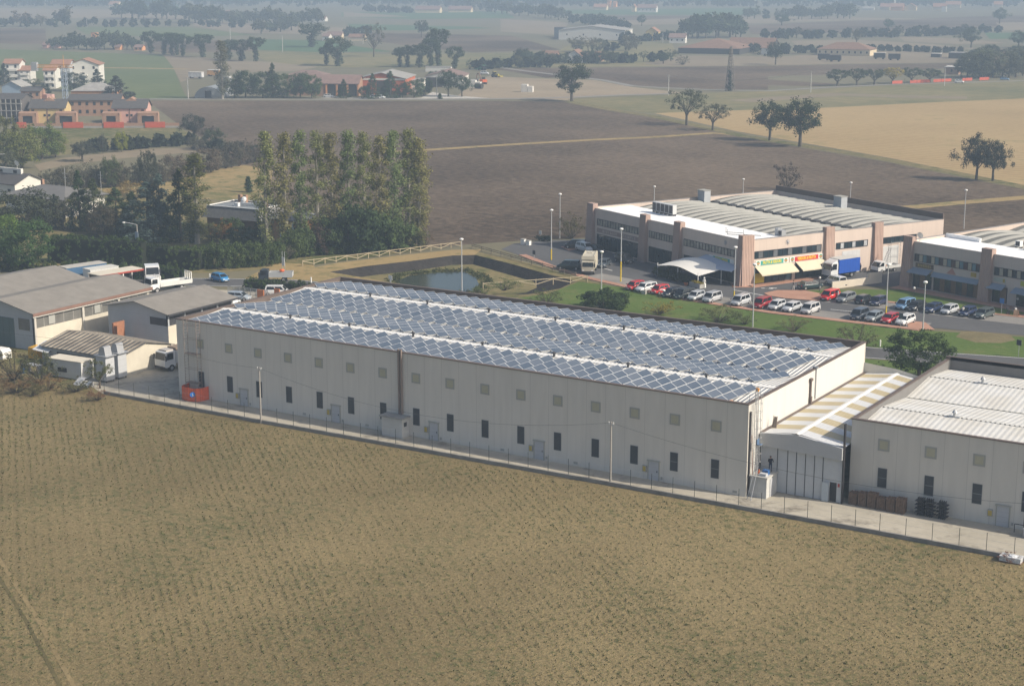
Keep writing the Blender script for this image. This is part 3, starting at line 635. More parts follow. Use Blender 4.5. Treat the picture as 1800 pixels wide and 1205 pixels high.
# ---------------------------------------------------------------- second warehouse on the right
H2 = 8.72; XL = 9.42; Y2 = 5.0
M_wall2 = mat('precast_panel_pale', (.62,.59,.53), .85, .065, scale=1.3, detail=8, streak=True, joint=(0, 2.45, .05, .80))
rb = thing('white_roofed_warehouse', 'concrete warehouse at the right edge with bare white ribbed roof', 'warehouse', (XL,Y2,0))
LX, DY = 62, 31.5
mb = MB(); mb.box(0, LX, 0, .3, 0, H2).box(0, LX, DY-.3, DY, 0, H2).box(0, .3, .3, DY-.3, 0, H2).box(LX-.3, LX, .3, DY-.3, 0, H2); mb.build('wall', M_wall2, rb)
hb = DY/4; e2, r2 = 7.55, 8.3
def rz2(y): 
    t = (y % (2*hb))/hb; t = t if t <= 1 else 2-t
    return e2+(r2-e2)*t
mb = MB(); ys = [.3, hb, 2*hb, 3*hb, DY-.3]
for a, b_ in zip(ys, ys[1:]): mb.add([(.3,a,rz2(a)),(LX-.3,a,rz2(a)),(LX-.3,b_,rz2(b_)),(.3,b_,rz2(b_))], [(0,1,2,3)])
M_roof2 = ribs('ribbed_white_roof', (.64,.635,.61), 0, .62, .13, .6, .06, col2=(.58,.56,.51))
rf = mb.build('roof', M_roof2, rb)
for yr, zz in ((hb, r2), (3*hb, r2), (2*hb, e2)):
    MB().box(.5, LX-.5, yr-.13, yr+.13, zz-.02, zz+.035).build('ridge_closure', M_dots2 if zz == e2 else M_dots, rf)
for x, yr in ((8.3, hb), (6.6, 3*hb), (26, hb), (24, 3*hb)):
    v = MB(); v.box(x-.6,x+.6,yr-.2,yr+.2,r2-.02,r2+.1).cyl((x,yr,r2),(x,yr,r2+.5),.16,.16,8).cyl((x,yr,r2+.5),(x,yr,r2+.8),.3,.1,8); v.build('roof_vent', GREYM, rf)
mb = MB(); mb.box(-.06, LX, -.08, .36, H2, H2+.1).box(-.06, LX, DY-.36, DY+.06, H2, H2+.4).box(-.06, .36, .36, DY-.36, H2, H2+.1); mb.build('coping', M_cop, rb)
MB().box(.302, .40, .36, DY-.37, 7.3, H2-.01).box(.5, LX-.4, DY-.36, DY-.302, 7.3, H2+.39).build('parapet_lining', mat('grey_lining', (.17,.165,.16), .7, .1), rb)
for k in range(10):
    x = 12.95+4.93*k-XL
    P = None
    vent(rb, x, 6.45); window(rb, x, 2.95, .9, 2.0, bar=True, frame=mat('dark_frame', (.16,.17,.18), .5, .1), fw=.04)
x = 25.5-XL
d = MB().box(x-.6, x+.6, -.05, 0, 0, 2.15).build('door', M_door, rb)
MB().box(x-.7, x-.6, -.09, 0, 0, 2.15).box(x+.6, x+.7, -.09, 0, 0, 2.15).box(x-.78, x+.78, -.2, 0, 2.15, 2.27).build('door_frame', M_frameg, d)
hb_ = MB().box(x-1.5, x-1.0, -.2, 0, .9, 1.6).build('hydrant_box', M_frameg, rb); MB().box(x-1.44,x-1.06,-.21,-.2,.98,1.5).build('box_door', M_yel, hb_)
MB().box(x+.9,x+1.1,-.08,0,.3,.6).build('meter_box', M_frameg, rb)
# pallets and racks standing along it
M_pal = mat('brown_pallet_wood', (.20,.135,.095), .95, .3, scale=2)
random.seed(5)
for i in range(6):
    t = thing('pallet_stack', '', 'pallet stack', (XL+1.0+i*1.02, Y2-1.0-.05*i, 0), random.uniform(-.05,.05), 'brown pallet stacks against the white roofed warehouse')
    t['label'] = ['stack of brown wooden pallets nearest the black gutter pipe'] [0] if i == 0 else ('stack of brown wooden pallets at the end beside the metal racks' if i == 5 else 'stack of brown wooden pallets in the middle of the row by the wall')
    mb = MB()
    for k in range(9+(i*7) % 3):
        z = k*.145
        for yy in (-.5, -.05, .4): mb.box(-.44,.44,yy,yy+.1,z,z+.09)
        for j in range(4): mb.box(-.44+j*.27,-.34+j*.27,-.5+.06*math.sin(k*9+i),.5+.06*math.sin(k*9+i),z+.09,z+.125)
    mb.build('pallet', M_pal, t)
for px, lb in ((1618,'black metal stillage rack nearest the brown pallets'),(1636,'grey metal stillage rack between two darker racks'),(1663,'dark metal stillage rack standing apart nearest the door')):
    p = G(px, 905); t = thing('metal_rack', lb, 'rack', (p[0], Y2-.9, 0)); mb = MB()
    for x in (-.3,-.1,.1,.3): mb.box(x-.03,x+.03,-.25,.25,0,1.9)
    mb.build('upright', DARK, t); mb = MB()
    for z in (.3,.7,1.1,1.5): mb.box(-.6,.6,-.3,.3,z,z+.05)
    mb.build('arm', DARK, t)
o = thing('pipe_stand', 'black bent pipe stand beside the wall at the right edge', 'pipe stand', (27.9,3.9,0)); MB().tube([(0,0,0),(0,0,2.0),(1.6,0,2.0)],.06).tube([(-.9,0,0),(-.9,0,.9),(.4,0,.9)],.04).build('pipe', DARK, o)
o = thing('steel_table', 'grey steel work table standing by the wall at the right edge', 'table', (29.0,3.2,0)); MB().box(-.9,.9,-.5,.5,.85,.95).build('tabletop', GREYM, o)
for x in (-.8,.8):
    for y in (-.4,.4): MB().box(x-.05,x+.05,y-.05,y+.05,0,.85).build('leg', GREYM, o)
o = thing('wrapped_pallet', 'low pallet wrapped in shiny plastic sheet at the right end of fence', 'wrapped goods', (28.9,-4.5,0)); 
MB().box(-.9,1.2,-.6,.6,0,.14).build('pallet', M_pal, o); MB().box(-.85,1.15,-.55,.55,.14,.6).ball((.3,0,.55),.5,8,0,.4).build('plastic_wrap', mat('plastic_sheet', (.62,.64,.66), .15, .3, scale=5), o)
# ================================================================ old sheds on the left
M_fibre = mat('grey_fibre_cement', (.225,.208,.185), .95, .16, scale=.5, detail=8, joint=(1, 1.2, .05, .86))
M_plast = mat('cream_plaster', (.60,.55,.45), .9, .1, scale=.5)
M_greyp = mat('grey_plaster', (.40,.42,.44), .9, .08, scale=.5, joint=(2, 1.6, .04, .85))
M_glaz = mat('dirty_glazing', (.16,.155,.14), .3, .2, scale=.8, joint=(1, 1.9, .09, 2.))
M_rust = mat('rusty_trim', (.22,.13,.10), .8, .2)
M_brick = mat('old_brick', (.33,.15,.085), .9, .2, scale=3)
ha = thing('workshop_hall', 'large two bay grey roofed workshop hall with cream side wall', 'hall', (-115,7,0))
HE, HR = 5.5, 6.9
W1 = 14.0
mb = MB(); mb.box(-.3, 0, 0, 23.3, 0, 3.3).box(-.3,0,0,.4,3.3,HE).box(-.3,0,22.9,23.3,3.3,HE); mb.build('wall', M_plast, ha)
mb = MB(); mb.box(-.2, -.05, .4, 22.9, 3.3, 5.0).box(-.3, 0, .4, 22.9, 5.0, HE); w_ = mb.build('window_band', M_glaz, ha)
mb = MB()
for y in (9.4, 16.7): mb.box(0, .22, y-.2, y+.2, 0, HE)
mb.box(0,.2,-.05,.3,0,HE); mb.build('pilaster', mat('pale_pillar', (.52,.49,.43), .9, .1), ha)
mb = MB()
for y, h in ((3.4,.5),(12.4,.4)): mb.box(-.05,.02,y-.6,y+.6,3.5,4.8)
mb.build('casement', M_frameg, w_)
MB().add([(0,0,0),(-28,0,0),(-28,0,HE),(-21,0,HR-.05),(-14,0,HE),(-7,0,HR-.05),(0,0,HE)], [(0,1,2,3,4,5,6)]).build('gable_wall', M_greyp, ha); mb = MB(); mb.add([(0,23.3,0),(-28,23.3,0),(-28,23.3,HE),(-21,23.3,HR-.05),(-14,23.3,HE),(-7,23.3,HR-.05),(0,23.3,HE)], [(6,5,4,3,2,1,0)]); mb.build('gable_wall', M_greyp, ha)
MB().box(-3.2,-.9,-.06,-.01,2.9,4.6).build('window', M_glaz, ha); MB().box(-9.5,-4.2,-.08,-.01,0,4.4).build('gate', mat('green_grey_gate', (.10,.14,.14), .6, .1, joint=(0,1.3,.06,.6)), ha)
for o_, nm in ((0, 'roof'), (-14, 'roof')):
    mb = MB(); mb.extr([(o_+.45,HE+.0),(o_-7,HR),(o_-14+.02,HE+.06),(o_-14+.02,HE+.18),(o_-7,HR+.13),(o_+.45,HE+.12)], -.5, 23.7); mb.build(nm, M_fibre, ha)
mb = MB(); mb.box(.4,.52,-.5,23.7,HE-.28,HE+.14); mb.build('gutter', M_rust, ha); mb = MB(); mb.box(.2,.4,-.4,23.6,HE-.5,HE+.0); mb.build('eave_beam', mat('eave_white', (.55,.53,.48), .9, .08), ha)
sh = thing('grey_shed', 'grey gabled shed standing between the workshop hall and the solar warehouse', 'shed', (-98.8,17.5,0))
MB().add([(0,0,0),(-12,0,0),(-12,0,5.4),(-6.1,0,6.6),(0,0,5.4)], [(4,3,2,1,0)]).build('gable_wall', M_greyp, sh); MB().add([(0,14,0),(-12,14,0),(-12,14,5.4),(-6.1,14,6.6),(0,14,5.4)], [(0,1,2,3,4)]).build('gable_wall', M_greyp, sh); MB().box(-12,-11.7,0.01,13.99,0,5.4).build('wall', M_greyp, sh)
MB().box(-.3,0,.01,13.99,0,3.6).build('wall', M_plast, sh)
mb = MB(); mb.box(-.28,-.1,.3,13.9,3.6,5.4).build('dark_opening', DARK, sh)
mb = MB()
for y in (.15,3.6,7.2,10.6,13.8): mb.box(-.3,.02,y-.15,y+.15,3.6,5.4)
mb.build('post', M_greyp, sh)
mb = MB(); mb.extr([(.7,5.32),(-6.1,6.66),(-12.5,5.4),(-12.5,5.54),(-6.1,6.8),(.7,5.46)], -.6, 14.6); mb.build('roof', M_fibre, sh)
mb = MB(); mb.box(.66,.8,-.6,14.6,5.24,5.5); mb.build('gutter', DARK, sh)
MB().box(-3.5,-.3,-.05,-.01,3.6,4.7).build('window', DARK, sh)
ls = thing('low_workshop', 'low workshop with weathered corrugated roof beside the two metal filter units', 'workshop', (-93,2,0))
M_corr = ribs('weathered_corrugated', (.33,.285,.22), 0, .9, .45, .9, .2, col2=(.17,.145,.115))
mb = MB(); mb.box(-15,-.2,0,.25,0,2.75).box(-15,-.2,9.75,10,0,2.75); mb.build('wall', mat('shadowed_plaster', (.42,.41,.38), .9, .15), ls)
mb = MB(); mb.add([(0,0,0),(0,10,0),(0,10,2.8),(0,5,3.9),(0,0,2.8),(-.2,0,0),(-.2,10,0),(-.2,10,2.8),(-.2,5,3.9),(-.2,0,2.8)], [(0,1,2,3,4),(9,8,7,6,5),(0,5,6,1),(1,6,7,2),(2,7,8,3),(3,8,9,4),(4,9,5,0)]); mb.build('end_wall', M_plast, ls)
mb = MB(); mb.add([(-15.2,-.35,2.78),(.3,-.35,2.78),(.3,5,3.98),(-15.2,5,3.98),(.3,10.35,2.78),(-15.2,10.35,2.78),(-15.2,-.35,2.7),(.3,-.35,2.7),(.3,10.35,2.7),(-15.2,10.35,2.7)], [(0,1,2,3),(3,2,4,5),(0,6,7,1),(4,8,9,5)]); mb.build('roof', M_corr, ls)
MB().box(-12,-3,-.03,0,1.3,2.2).build('window', DARK, ls)
for i, lab in enumerate(('metal filter unit with curved hood, the nearer of two at the low workshop', 'metal filter unit with curved hood, the rear one against the low workshop')):
    fu = thing('filter_unit', lab, 'filter unit', (-93.3,-.3+2.25*i,0), 0, 'metal filter units')
    MB().box(-.9,.9,-.8,.8,.3,3.6).build('casing', mat('filter_sheet', (.50,.51,.52), .5, .06, joint=(2,.9,.04,.8)), fu)
    mb = MB(); pr = [(-.55,3.6)]+[(-.55+.9*(1-math.cos(t))*.9, 3.9+1.0*math.sin(t)) for t in [k*math.pi/10 for k in range(7)]]+[(.75,3.6)]
    mb.extr(pr, -.6, .6); mb.build('hood', GREYM, fu)
    MB().box(-1.2,1.25,-.95,.95,3.6,3.68).build('cover_plate', GREYM, fu)
    mb = MB()
    for x in (-.8,.7):
        for y in (-.7,.6): mb.box(x,x+.1,y,y+.1,0,.3)
    mb.build('leg', DARK, fu)
o = thing('site_cabin', 'white site cabin with cream roof below the low workshop', 'cabin', (-99.2,-1.0,0), R(4)); MB().box(-3,3,-1.2,1.2,.15,2.5).build('wall', mat('cabin_white', (.58,.58,.56), .7, .08), o); MB().box(-3.1,3.1,-1.3,1.3,2.5,2.62).build('roof', M_plast, o)
MB().box(-2.6,-2,-1.23,-1.2,1.2,2.).build('window', DARK, o); MB().box(-1.2,.4,-1.23,-1.2,.9,1.5).build('window', DARK, o)
o = thing('lean_to_roof', 'small white sheet lean-to roof left of the low workshop', 'lean-to', (-107.5,2.2,0)); MB().add([(-1.6,-1,2.2),(1.3,-1,2.0),(1.6,1.2,2.9),(-1.2,1.2,3.1),(-1.6,-1,2.14),(1.3,-1,1.94),(1.6,1.2,2.84),(-1.2,1.2,3.04)], [(0,1,2,3),(7,6,5,4),(0,4,5,1),(1,5,6,2),(2,6,7,3),(3,7,4,0)]).build('roof', mat('white_sheet', (.60,.61,.62), .6, .06), o); MB().box(.9,1.3,-.8,1,0,2).build('wall', GREYM, o)
o = thing('scrap_boards', 'white boards and scrap lying in front of the filter units', 'scrap', (-94.6,-3.6,0)); MB().add([(-1.2,-.3,.05),(.2,-.5,.05),(.5,.5,1.0),(-.8,.6,1.0)],[(0,1,2,3)]).add([(.4,-.4,.05),(1.6,-.3,.05),(1.5,.6,.6),(.5,.6,.6)],[(0,1,2,3)]).box(-1.3,1.6,.6,.75,0,.5).build('boards', WHITE, o)
tag(MB().box(-102.3,-102.1,-2.2,-1.9,0,2.1).box(-102.25,-100.9,-2.05,-1.95,1.7,2.1).build('gate_stand', mat('orange_paint', (.55,.16,.05), .6, .1)), 'orange upright frame beside the white site cabin', 'frame')
tag(MB().cyl((-106.2,-3.2,0),(-106.2,-3.2,1.0),.3,n=10).ball((-106.2,-3.2,1.15),.25).build('blue_drum', mat('blue_drum_plastic', (.03,.13,.40), .4, .1)), 'blue plastic drum among the shrubs left of the orange frame', 'drum')
tag(MB().box(-112.5,-110.8,3.4,4.9,0,1.6).add([(-112.5,3.4,1.6),(-110.8,3.4,1.6),(-110.8,4.9,1.6),(-112.5,4.9,1.6),(-111.6,4.1,2.0)],[(0,1,4),(1,2,4),(2,3,4),(3,0,4)]).build('yellow_bin', mat('yellow_orange', (.60,.34,.05), .6, .1)), 'yellow orange bin below the workshop hall corner', 'bin')
tag(MB().box(-117.5,-114.8,.8,2.4,0,1.1).extr([(-117.5,1.1),(-114.8,1.1),(-115.2,1.4),(-116.9,1.4)],.8,2.4).build('covered_crate', WHITE), 'white covered crate at the far left edge below the hall', 'crate')
tag(MB().box(-106.5,-106.2,14,16.2,0,3.9).box(-106.2,-105.6,14.1,14.4,0,3.5).build('brick_wall', M_brick), 'rusty red brick wall end between the hall and the grey shed', 'wall')
for px, lab, hh in ((60,'trestle cluttered with sheet metal at the far left edge',1.2),):
    p = G(px, 655); o = thing('trestle', lab, 'trestle', p); MB().box(-1.2,1.2,-.5,.5,hh-.1,hh).build('top', GREYM, o)
    for x in (-1.1,1.1): MB().box(x-.06,x+.06,-.45,.45,0,hh-.1).build('leg', GREYM, o)
# ---------------------------------------------------------------- trailers and shelters behind the hall
def cabinbox(name, label, cat, p, rz, l, w, h, col, roofcol, z0=.9, wheels=True):
    t = thing(name, label, cat, p, rz); MB().box(-l/2,l/2,-w/2,w/2,z0,h).build('body', mat(name+'_%d' % int(100*(col[0]+col[2])), col, .6, .08, joint=(0,.6,.04,.8)), t)
    MB().box(-l/2-.05,l/2+.05,-w/2-.05,w/2+.05,h,h+.1).build('roof', mat(name+'_roof_%d' % int(100*roofcol[0]), roofcol, .8, .12), t)
    if wheels:
        for sx in (-l/2+1.2, l/2-1.2):
            for sy in (-w/2+.15, w/2-.15): MB().cyl((sx,sy-.13,.45),(sx,sy+.13,.45),.45,n=14).build('wheel', BLACK, t)
    return t
cabinbox('box_trailer', 'long blue sided box trailer with grey tarpaulin roof behind the hall', 'trailer', (-149.5,49.2,0), R(77), 8, 2.6, 3.0, (.05,.12,.22), (.42,.40,.36))
cabinbox('box_trailer', 'white ribbed box trailer parked between blue trailer and red edged shelter', 'trailer', (-145.2,49.3,0), R(77), 5.6, 2.5, 2.9, (.62,.62,.60), (.55,.54,.50))
o = thing('vehicle_shelter', 'open shelter with cream red edged roof beside the trailers', 'shelter', (-139.6,47.6,0), R(80)); MB().box(-4.6,4.6,-2,2,3.0,3.15).build('roof', M_plast, o); MB().box(-4.65,4.65,-2.06,-2.0,2.9,3.18).build('trim', mat('red_trim', (.35,.06,.04), .6, .1), o)
for x in (-4.4,0,4.4):
    for y in (-1.9,1.9): MB().box(x-.08,x+.08,y-.08,y+.08,0,3.0).build('post', WHITE, o)
MB().box(-4.4,4.4,1.9,1.95,0,3.0).build('back_wall', DARK, o)
# ---------------------------------------------------------------- fence along the field
fe = thing('boundary_fence', 'low grey kerb wall with thin wire fence posts along the stubble field', 'fence', (0,0,0))
FP = [np.array(p) for p in ((-88.5,-5.15),(-62,-5.0),(-42,-4.6),(-14,-4.05),(16,-3.75),(58,-3.7))]
mb = MB()
for a, b_ in zip(FP, FP[1:]):
    d = (b_-a)/np.linalg.norm(b_-a); n_ = np.array([d[1],-d[0]])*.28; mb.prism([tuple(a+n_),tuple(b_+n_),tuple(b_),tuple(a)], 0, .45)
mb.build('kerb_wall', mat('stained_concrete', (.235,.225,.205), .95, .3, scale=.6, detail=6), fe)
tot = []; 
for a, b_ in zip(FP, FP[1:]):
    n_ = int(np.linalg.norm(b_-a)/2.5)
    for i in range(n_): tot.append(a+(b_-a)*i/n_)
pp = None
for q in tot:
    if q[0] > 33: break
    if pp is None: pp = MB().box(-.022,.022,-.022,.022,0,1.9).build('fence_post', mat('dark_green_post', (.05,.06,.055), .6, .1), fe); o = pp
    else: o = pp.copy(); scene.collection.objects.link(o); o.parent = fe
    o.location = (q[0], q[1]-.14, .3)
mb = MB()
for z in (.9, 1.5, 2.1):
    for a, b_ in zip(FP, FP[1:]): mb.cyl((a[0],a[1]-.14,z),(b_[0],b_[1]-.14,z),.008,n=3)
mb.build('wire', GREYM, fe)
# telegraph poles in the yard with their wire
M_pole = mat('grey_pole', (.33,.31,.28), .8, .1)
def pole(px, by, ty, label, name='wooden_pole', r=.11, cat='pole'):
    p = G(px, by); h = hgt(px, by, ty); t = thing(name, label, cat, p)
    MB().cyl((0,0,0),(0,0,h),r,r*.7,8).build('shaft', M_pole, t); MB().box(-.3,.3,-.05,.05,h-.25,h-.17).cyl((-.28,0,h-.17),(-.28,0,h+.02),.04,n=6).cyl((.28,0,h-.17),(.28,0,h+.02),.04,n=6).build('insulator', WHITE, t)
    return p, h
p1, h1 = pole(459, 744, 645, 'slim pole at the kerb near the left end of the long facade')
p2, h2 = pole(1073, 851, 741, 'slim pole at the kerb near the right part of the long facade')
def wire(name, a, b_, sag, label, r=.016):
    pts = []
    for i in range(17):
        t = i/16; p = np.array(a)*(1-t)+np.array(b_)*t; pts.append((p[0],p[1],p[2]-sag*4*t*(1-t)))
    return tag(MB().tube(pts, r, 4).build(name, mat('cable', (.10,.10,.10), .6, .1)), label, 'cable', 'overhead cables')
wire('overhead_cable', (-78.5,-.1,5.5), (p1[0],p1[1],h1-.1), .2, 'thin cable from the left facade end to the left pole')
wire('overhead_cable', (p1[0],p1[1],h1-.1), (p2[0],p2[1],h2-.1), 2.6, 'long sagging cable between the two kerb poles before the facade')
wire('overhead_cable', (p2[0],p2[1],h2-.1), (42,-4.2,7.5), 2.4, 'cable running from the right kerb pole past the hall doors')
wire('overhead_cable', (-140,-14,9), (-84,-5,7.0), .8, 'cable crossing in front of the low workshop at far left')
# wooden post and rail fences
M_rail = mat('raw_timber', (.40,.335,.225), .9, .15, scale=1.5)
def railfence(label, A, Bp, n, h=1.15, diag=True, m=M_rail):
    A = np.array(A); Bp = np.array(Bp); t = thing('timber_fence', label, 'fence', (A[0],A[1],0)); V = Bp-A; d = V/np.linalg.norm(V); nn = np.array([-d[1],d[0]])
    for i in range(n+1):
        q = V*i/n; MB().cyl((q[0],q[1],0),(q[0],q[1],h),.09,n=6).build('post', m, t)
    for i in range(n):
        a = V*i/n; b_ = V*(i+1)/n
        for z0, z1 in ((h-.12,h-.12),(.25,h-.2) if diag and i % 2 else (h-.2,.25) if diag else (.5,.5)): MB().cyl((a[0],a[1],z0),(b_[0],b_[1],z1),.07,n=5).build('rail', m, t)
railfence('new pale timber fence running along the pond verge to the lamp', G(532,468)[:2], G(810,434)[:2], 15)
railfence('grey timber fence from the lamp along the pond to the parking', G(830,436)[:2], G(1012,487)[:2], 10, .95, False, mat('grey_timber', (.20,.17,.13), .9, .15))
railfence('pale timber fence with crossed rails between the pond and lawn', (-85.5,80.5), (-73.6,96), 6, 1.2)
# railing, planters, boundary bits by the entrance
o = thing('yard_railing', 'grey metal railing beside the drive behind the grey shed', 'railing', (-120,54.0,0), R(3))
for i in range(8): MB().box(i*1.2-.04,i*1.2+.04,-.04,.04,0,1.5).build('post', GREYM, o)
MB().box(0,8.4,-.03,.03,1.42,1.5).box(0,8.4,-.03,.03,.25,.33).build('rail', GREYM, o)
mb = MB()
for i in range(56): mb.box(i*.15-.015,i*.15+.015,-.015,.015,.33,1.42)
mb.build('bars', GREYM, o)
tag(MB().box(-113.2,-111.8,53.6,53.8,0,1.6).build('orange_board', mat('orange_board_paint', (.45,.16,.06), .7, .1)), 'orange board leaning by the yard railing', 'board')
tag(MB().box(-111,-109.9,55.4,55.6,0.6,1.7).build('orange_board', mat('orange_board_paint', (.45,.16,.06), .7, .1)), 'smaller orange board beside the dark hedge', 'board')
p = G(400, 493); o = thing('roadside_kerb', 'low pale kerb wall at the drive mouth by the road', 'kerb', (-131,54.5,0), R(52)); MB().box(-.25,.25,-4,4,0,.5).build('wall', CONC, o)
# small white posts and the pond notice
for i, (x, y, lab) in enumerate(((547,497,'white marker post at the road edge near the dry verge'),(369,491,'white marker post beside the blue car'),(1547,609,'white marker post at the lower road near the round tree'),(226,462,'white marker post at the hedge foot under the tall lamp'))):
    P = G(x, y); t = thing('marker_post', lab, 'post', P, 0, 'white roadside marker posts'); MB().cyl((0,0,0),(0,0,.95),.12,n=8).build('shaft', WHITE, t); MB().cyl((0,0,.95),(0,0,1.05),.12,.03,8).build('cap', WHITE, t)
P = G(687, 507); t = thing('notice_sign', 'white notice board on a post near the pond', 'sign', P, R(-30)); MB().cyl((0,0,0),(0,0,1.6),.05,n=6).build('post', GREYM, t); MB().box(-.75,.75,-.07,-.03,1.6,2.3).build('board', WHITE, t); MB().box(-.25,.25,-.07,-.03,1.1,1.55).build('board', WHITE, t)
P = G(499, 484); t = thing('notice_sign', 'tall white notice board on two posts beside the tipper truck', 'sign', P, R(-20)); MB().cyl((-.4,0,0),(-.4,0,4.4),.05,n=6).cyl((.4,0,0),(.4,0,4.4),.05,n=6).build('post', GREYM, t); MB().box(-.5,.5,-.07,-.03,1.8,3.3).build('board', WHITE, t)
# ================================================================ trees, hedges and shrubs
LEAF = leafmat('foliage'); 
M_bark = mat('tree_bark', (.10,.085,.065), .95, .25, scale=2)
def leafmesh(name, cen, rad, per, size, rng, flat=.0):
    cen = np.array(cen, float); rad = np.array(rad, float); n = len(cen)*per
    c = np.repeat(cen, per, 0); r = np.repeat(rad, per, 0)
    d = rng.normal(size=(n,3)); d /= np.linalg.norm(d, axis=1)[:,None]
    p = c+d*r[:,None]*(rng.random((n,1))**.45)
    nrm = d+rng.normal(size=(n,3))*.7; nrm[:,2] += .35; nrm /= np.linalg.norm(nrm, axis=1)[:,None]
    a = np.cross(nrm, rng.normal(size=(n,3))); a /= np.linalg.norm(a, axis=1)[:,None]; b_ = np.cross(nrm, a)
    s = size*(.6+.8*rng.random((n,1))); a *= s*.5; b_ *= s*.36
    v = np.stack([p-a, p+b_*.9, p+a, p-b_], 1).reshape(-1,3)
    me = bpy.data.meshes.new(name); me.vertices.add(4*n); me.vertices.foreach_set('co', v.ravel())
    me.loops.add(4*n); me.loops.foreach_set('vertex_index', np.arange(4*n)); me.polygons.add(n)
    me.polygons.foreach_set('loop_start', np.arange(0,4*n,4)); me.polygons.foreach_set('loop_total', np.full(n,4))
    me.materials.append(LEAF); me.update(); me.validate(); return me
def shell(rng, n, c, R3, lo=.55):
    d = rng.normal(size=(n,3)); d /= np.linalg.norm(d, axis=1)[:,None]
    return np.array(c)+d*np.array(R3)*(lo+(1-lo)*rng.random((n,1)))
PROTO = {}; M_pale = mat('pale_bark', (.26,.24,.20), .95, .25, scale=2)
def make_proto(kind, seed):
    rng = np.random.default_rng(seed); random.seed(seed); H_ = 10.; T = MB()
    if kind == 'oak':
        cen = shell(rng, 62, (0,0,6.1), (3.6,3.6,3.3)); cen = np.vstack([cen, shell(rng, 14, (rng.normal()*1.2,rng.normal()*1.2,4.6), (3.9,3.9,1.6))]); rad = .55+.6*rng.random(len(cen)); me = leafmesh('crown', cen, rad, 84, .28, rng)
        T.cyl((0,0,0),(.1,0,3.2),.34,.22,7)
        for k in range(6): e = cen[k]; T.cyl((.1,0,2.2+.2*k),tuple(e),.14,.04,5)
    elif kind == 'tall':
        cen = np.vstack([shell(rng, 40, (0,0,7.2), (2.9,2.9,2.4)), shell(rng, 26, (.5,0,4.2), (2.2,2.2,2.0)), shell(rng, 8, (-1.6,0,7.0), (1.8,1.8,1.0))]); rad = .5+.5*rng.random(len(cen)); me = leafmesh('crown', cen, rad, 84, .26, rng)
        T.cyl((0,0,0),(.1,0,6),.30,.15,7)
        for k in range(5): T.cyl((.1,0,2.5+.4*k),tuple(cen[k]),.1,.03,5)
    elif kind == 'open':
        cen = shell(rng, 46, (0,0,6.2), (3.7,3.7,3.0), .45); rad = .4+.45*rng.random(len(cen)); me = leafmesh('crown', cen, rad, 56, .24, rng)
        T.cyl((0,0,0),(.15,.1,3),.24,.16,7)
        for k in range(14): T.cyl((.12,.08,1.8+.12*k),tuple(cen[k]),.09,.02,5)
    elif kind == 'poplar':
        z = np.linspace(1.2,9.75,62); w = .72*np.clip((10.2-z)/4.5,0.15,1)**.6*np.clip(z/4.5,.42,1)
        an = rng.random(62)*6.28; cen = np.stack([np.cos(an)*w*rng.random(62)**.5, np.sin(an)*w*rng.random(62)**.5, z], 1); rad = .28+.28*rng.random(62); me = leafmesh('crown', cen, rad, 100, .125, rng)
        T.cyl((0,0,0),(0,0,9.3),.17,.03,6)
        for k in range(16): zz = 1.0+.5*k; aa = rng.random()*6.28; T.cyl((0,0,zz),(.55*math.cos(aa),.55*math.sin(aa),zz+1.3),.035,.01,4)
    elif kind == 'fir':
        cs = []; rs = []
        for t in np.linspace(0,1,17):
            z = .9+8.8*t; rr = 2.4*(1-t)**.85+.12; m_ = max(3,int(9*(1-t)+3))
            for k in range(m_):
                a = rng.random()*6.28; q = rr*(.45+.6*rng.random()); cs.append((q*math.cos(a), q*math.sin(a), z-.25*q+rng.normal()*.1)); rs.append(.32+.26*rr/2.4)
        me = leafmesh('crown', cs, rs, 60, .21, rng); T.cyl((0,0,0),(0,0,9.4),.22,.02,6)
    elif kind == 'cypress':
        z = np.linspace(.5,9.6,36); w = 1.15*np.clip((10.-z)/7,.05,1)**.8
        an = rng.random(36)*6.28; cen = np.stack([np.cos(an)*w*.5, np.sin(an)*w*.5, z], 1); me = leafmesh('crown', cen, .35+w*.55, 60, .42, rng); T.cyl((0,0,0),(0,0,5),.25,.1,6)
    elif kind == 'pollard':
        cen = np.vstack([shell(rng, 44, (0,0,7.0), (3.5,3.5,2.3)), np.stack([rng.normal(size=16)*.35, rng.normal(size=16)*.35, np.linspace(.6,4.6,16)], 1)]); rad = np.concatenate([.55+.5*rng.random(44), .65+.3*rng.random(16)]); me = leafmesh('crown', cen, rad, 70, .33, rng)
        T.cyl((0,0,0),(0,0,5.5),.4,.25,7)
        for k in range(5): T.cyl((0,0,4.2),tuple(cen[k]),.12,.04,5)
    elif kind == 'vase':                        # short trunk, spreading flat-bottomed crown
        cen = shell(rng, 50, (0,0,6.6), (4.6,4.6,2.6)); rad = .6+.5*rng.random(50); me = leafmesh('crown', cen, rad, 42, .5, rng)
        T.cyl((0,0,0),(0,0,2.4),.5,.35,7)
        for k in range(7): a = k*.9; T.cyl((0,0,2.2),(2.4*math.cos(a),2.4*math.sin(a),5.2),.2,.06,5)
    elif kind == 'shrub':
        cen = np.vstack([shell(rng, 44, (0,0,4.0), (5.2,5.2,4.6), .6), shell(rng, 12, (1.5,0,5.), (3,3,4), .6)]); cen[:,2] = np.abs(cen[:,2]); rad = .9+.9*rng.random(len(cen)); me = leafmesh('crown', cen, rad, 80, .55, rng); T.cyl((0,0,0),(0,0,4.5),.3,.1,6)
        for k in range(5): T.cyl((0,0,.5),tuple(cen[k]),.14,.04,5)
    elif kind == 'thin':
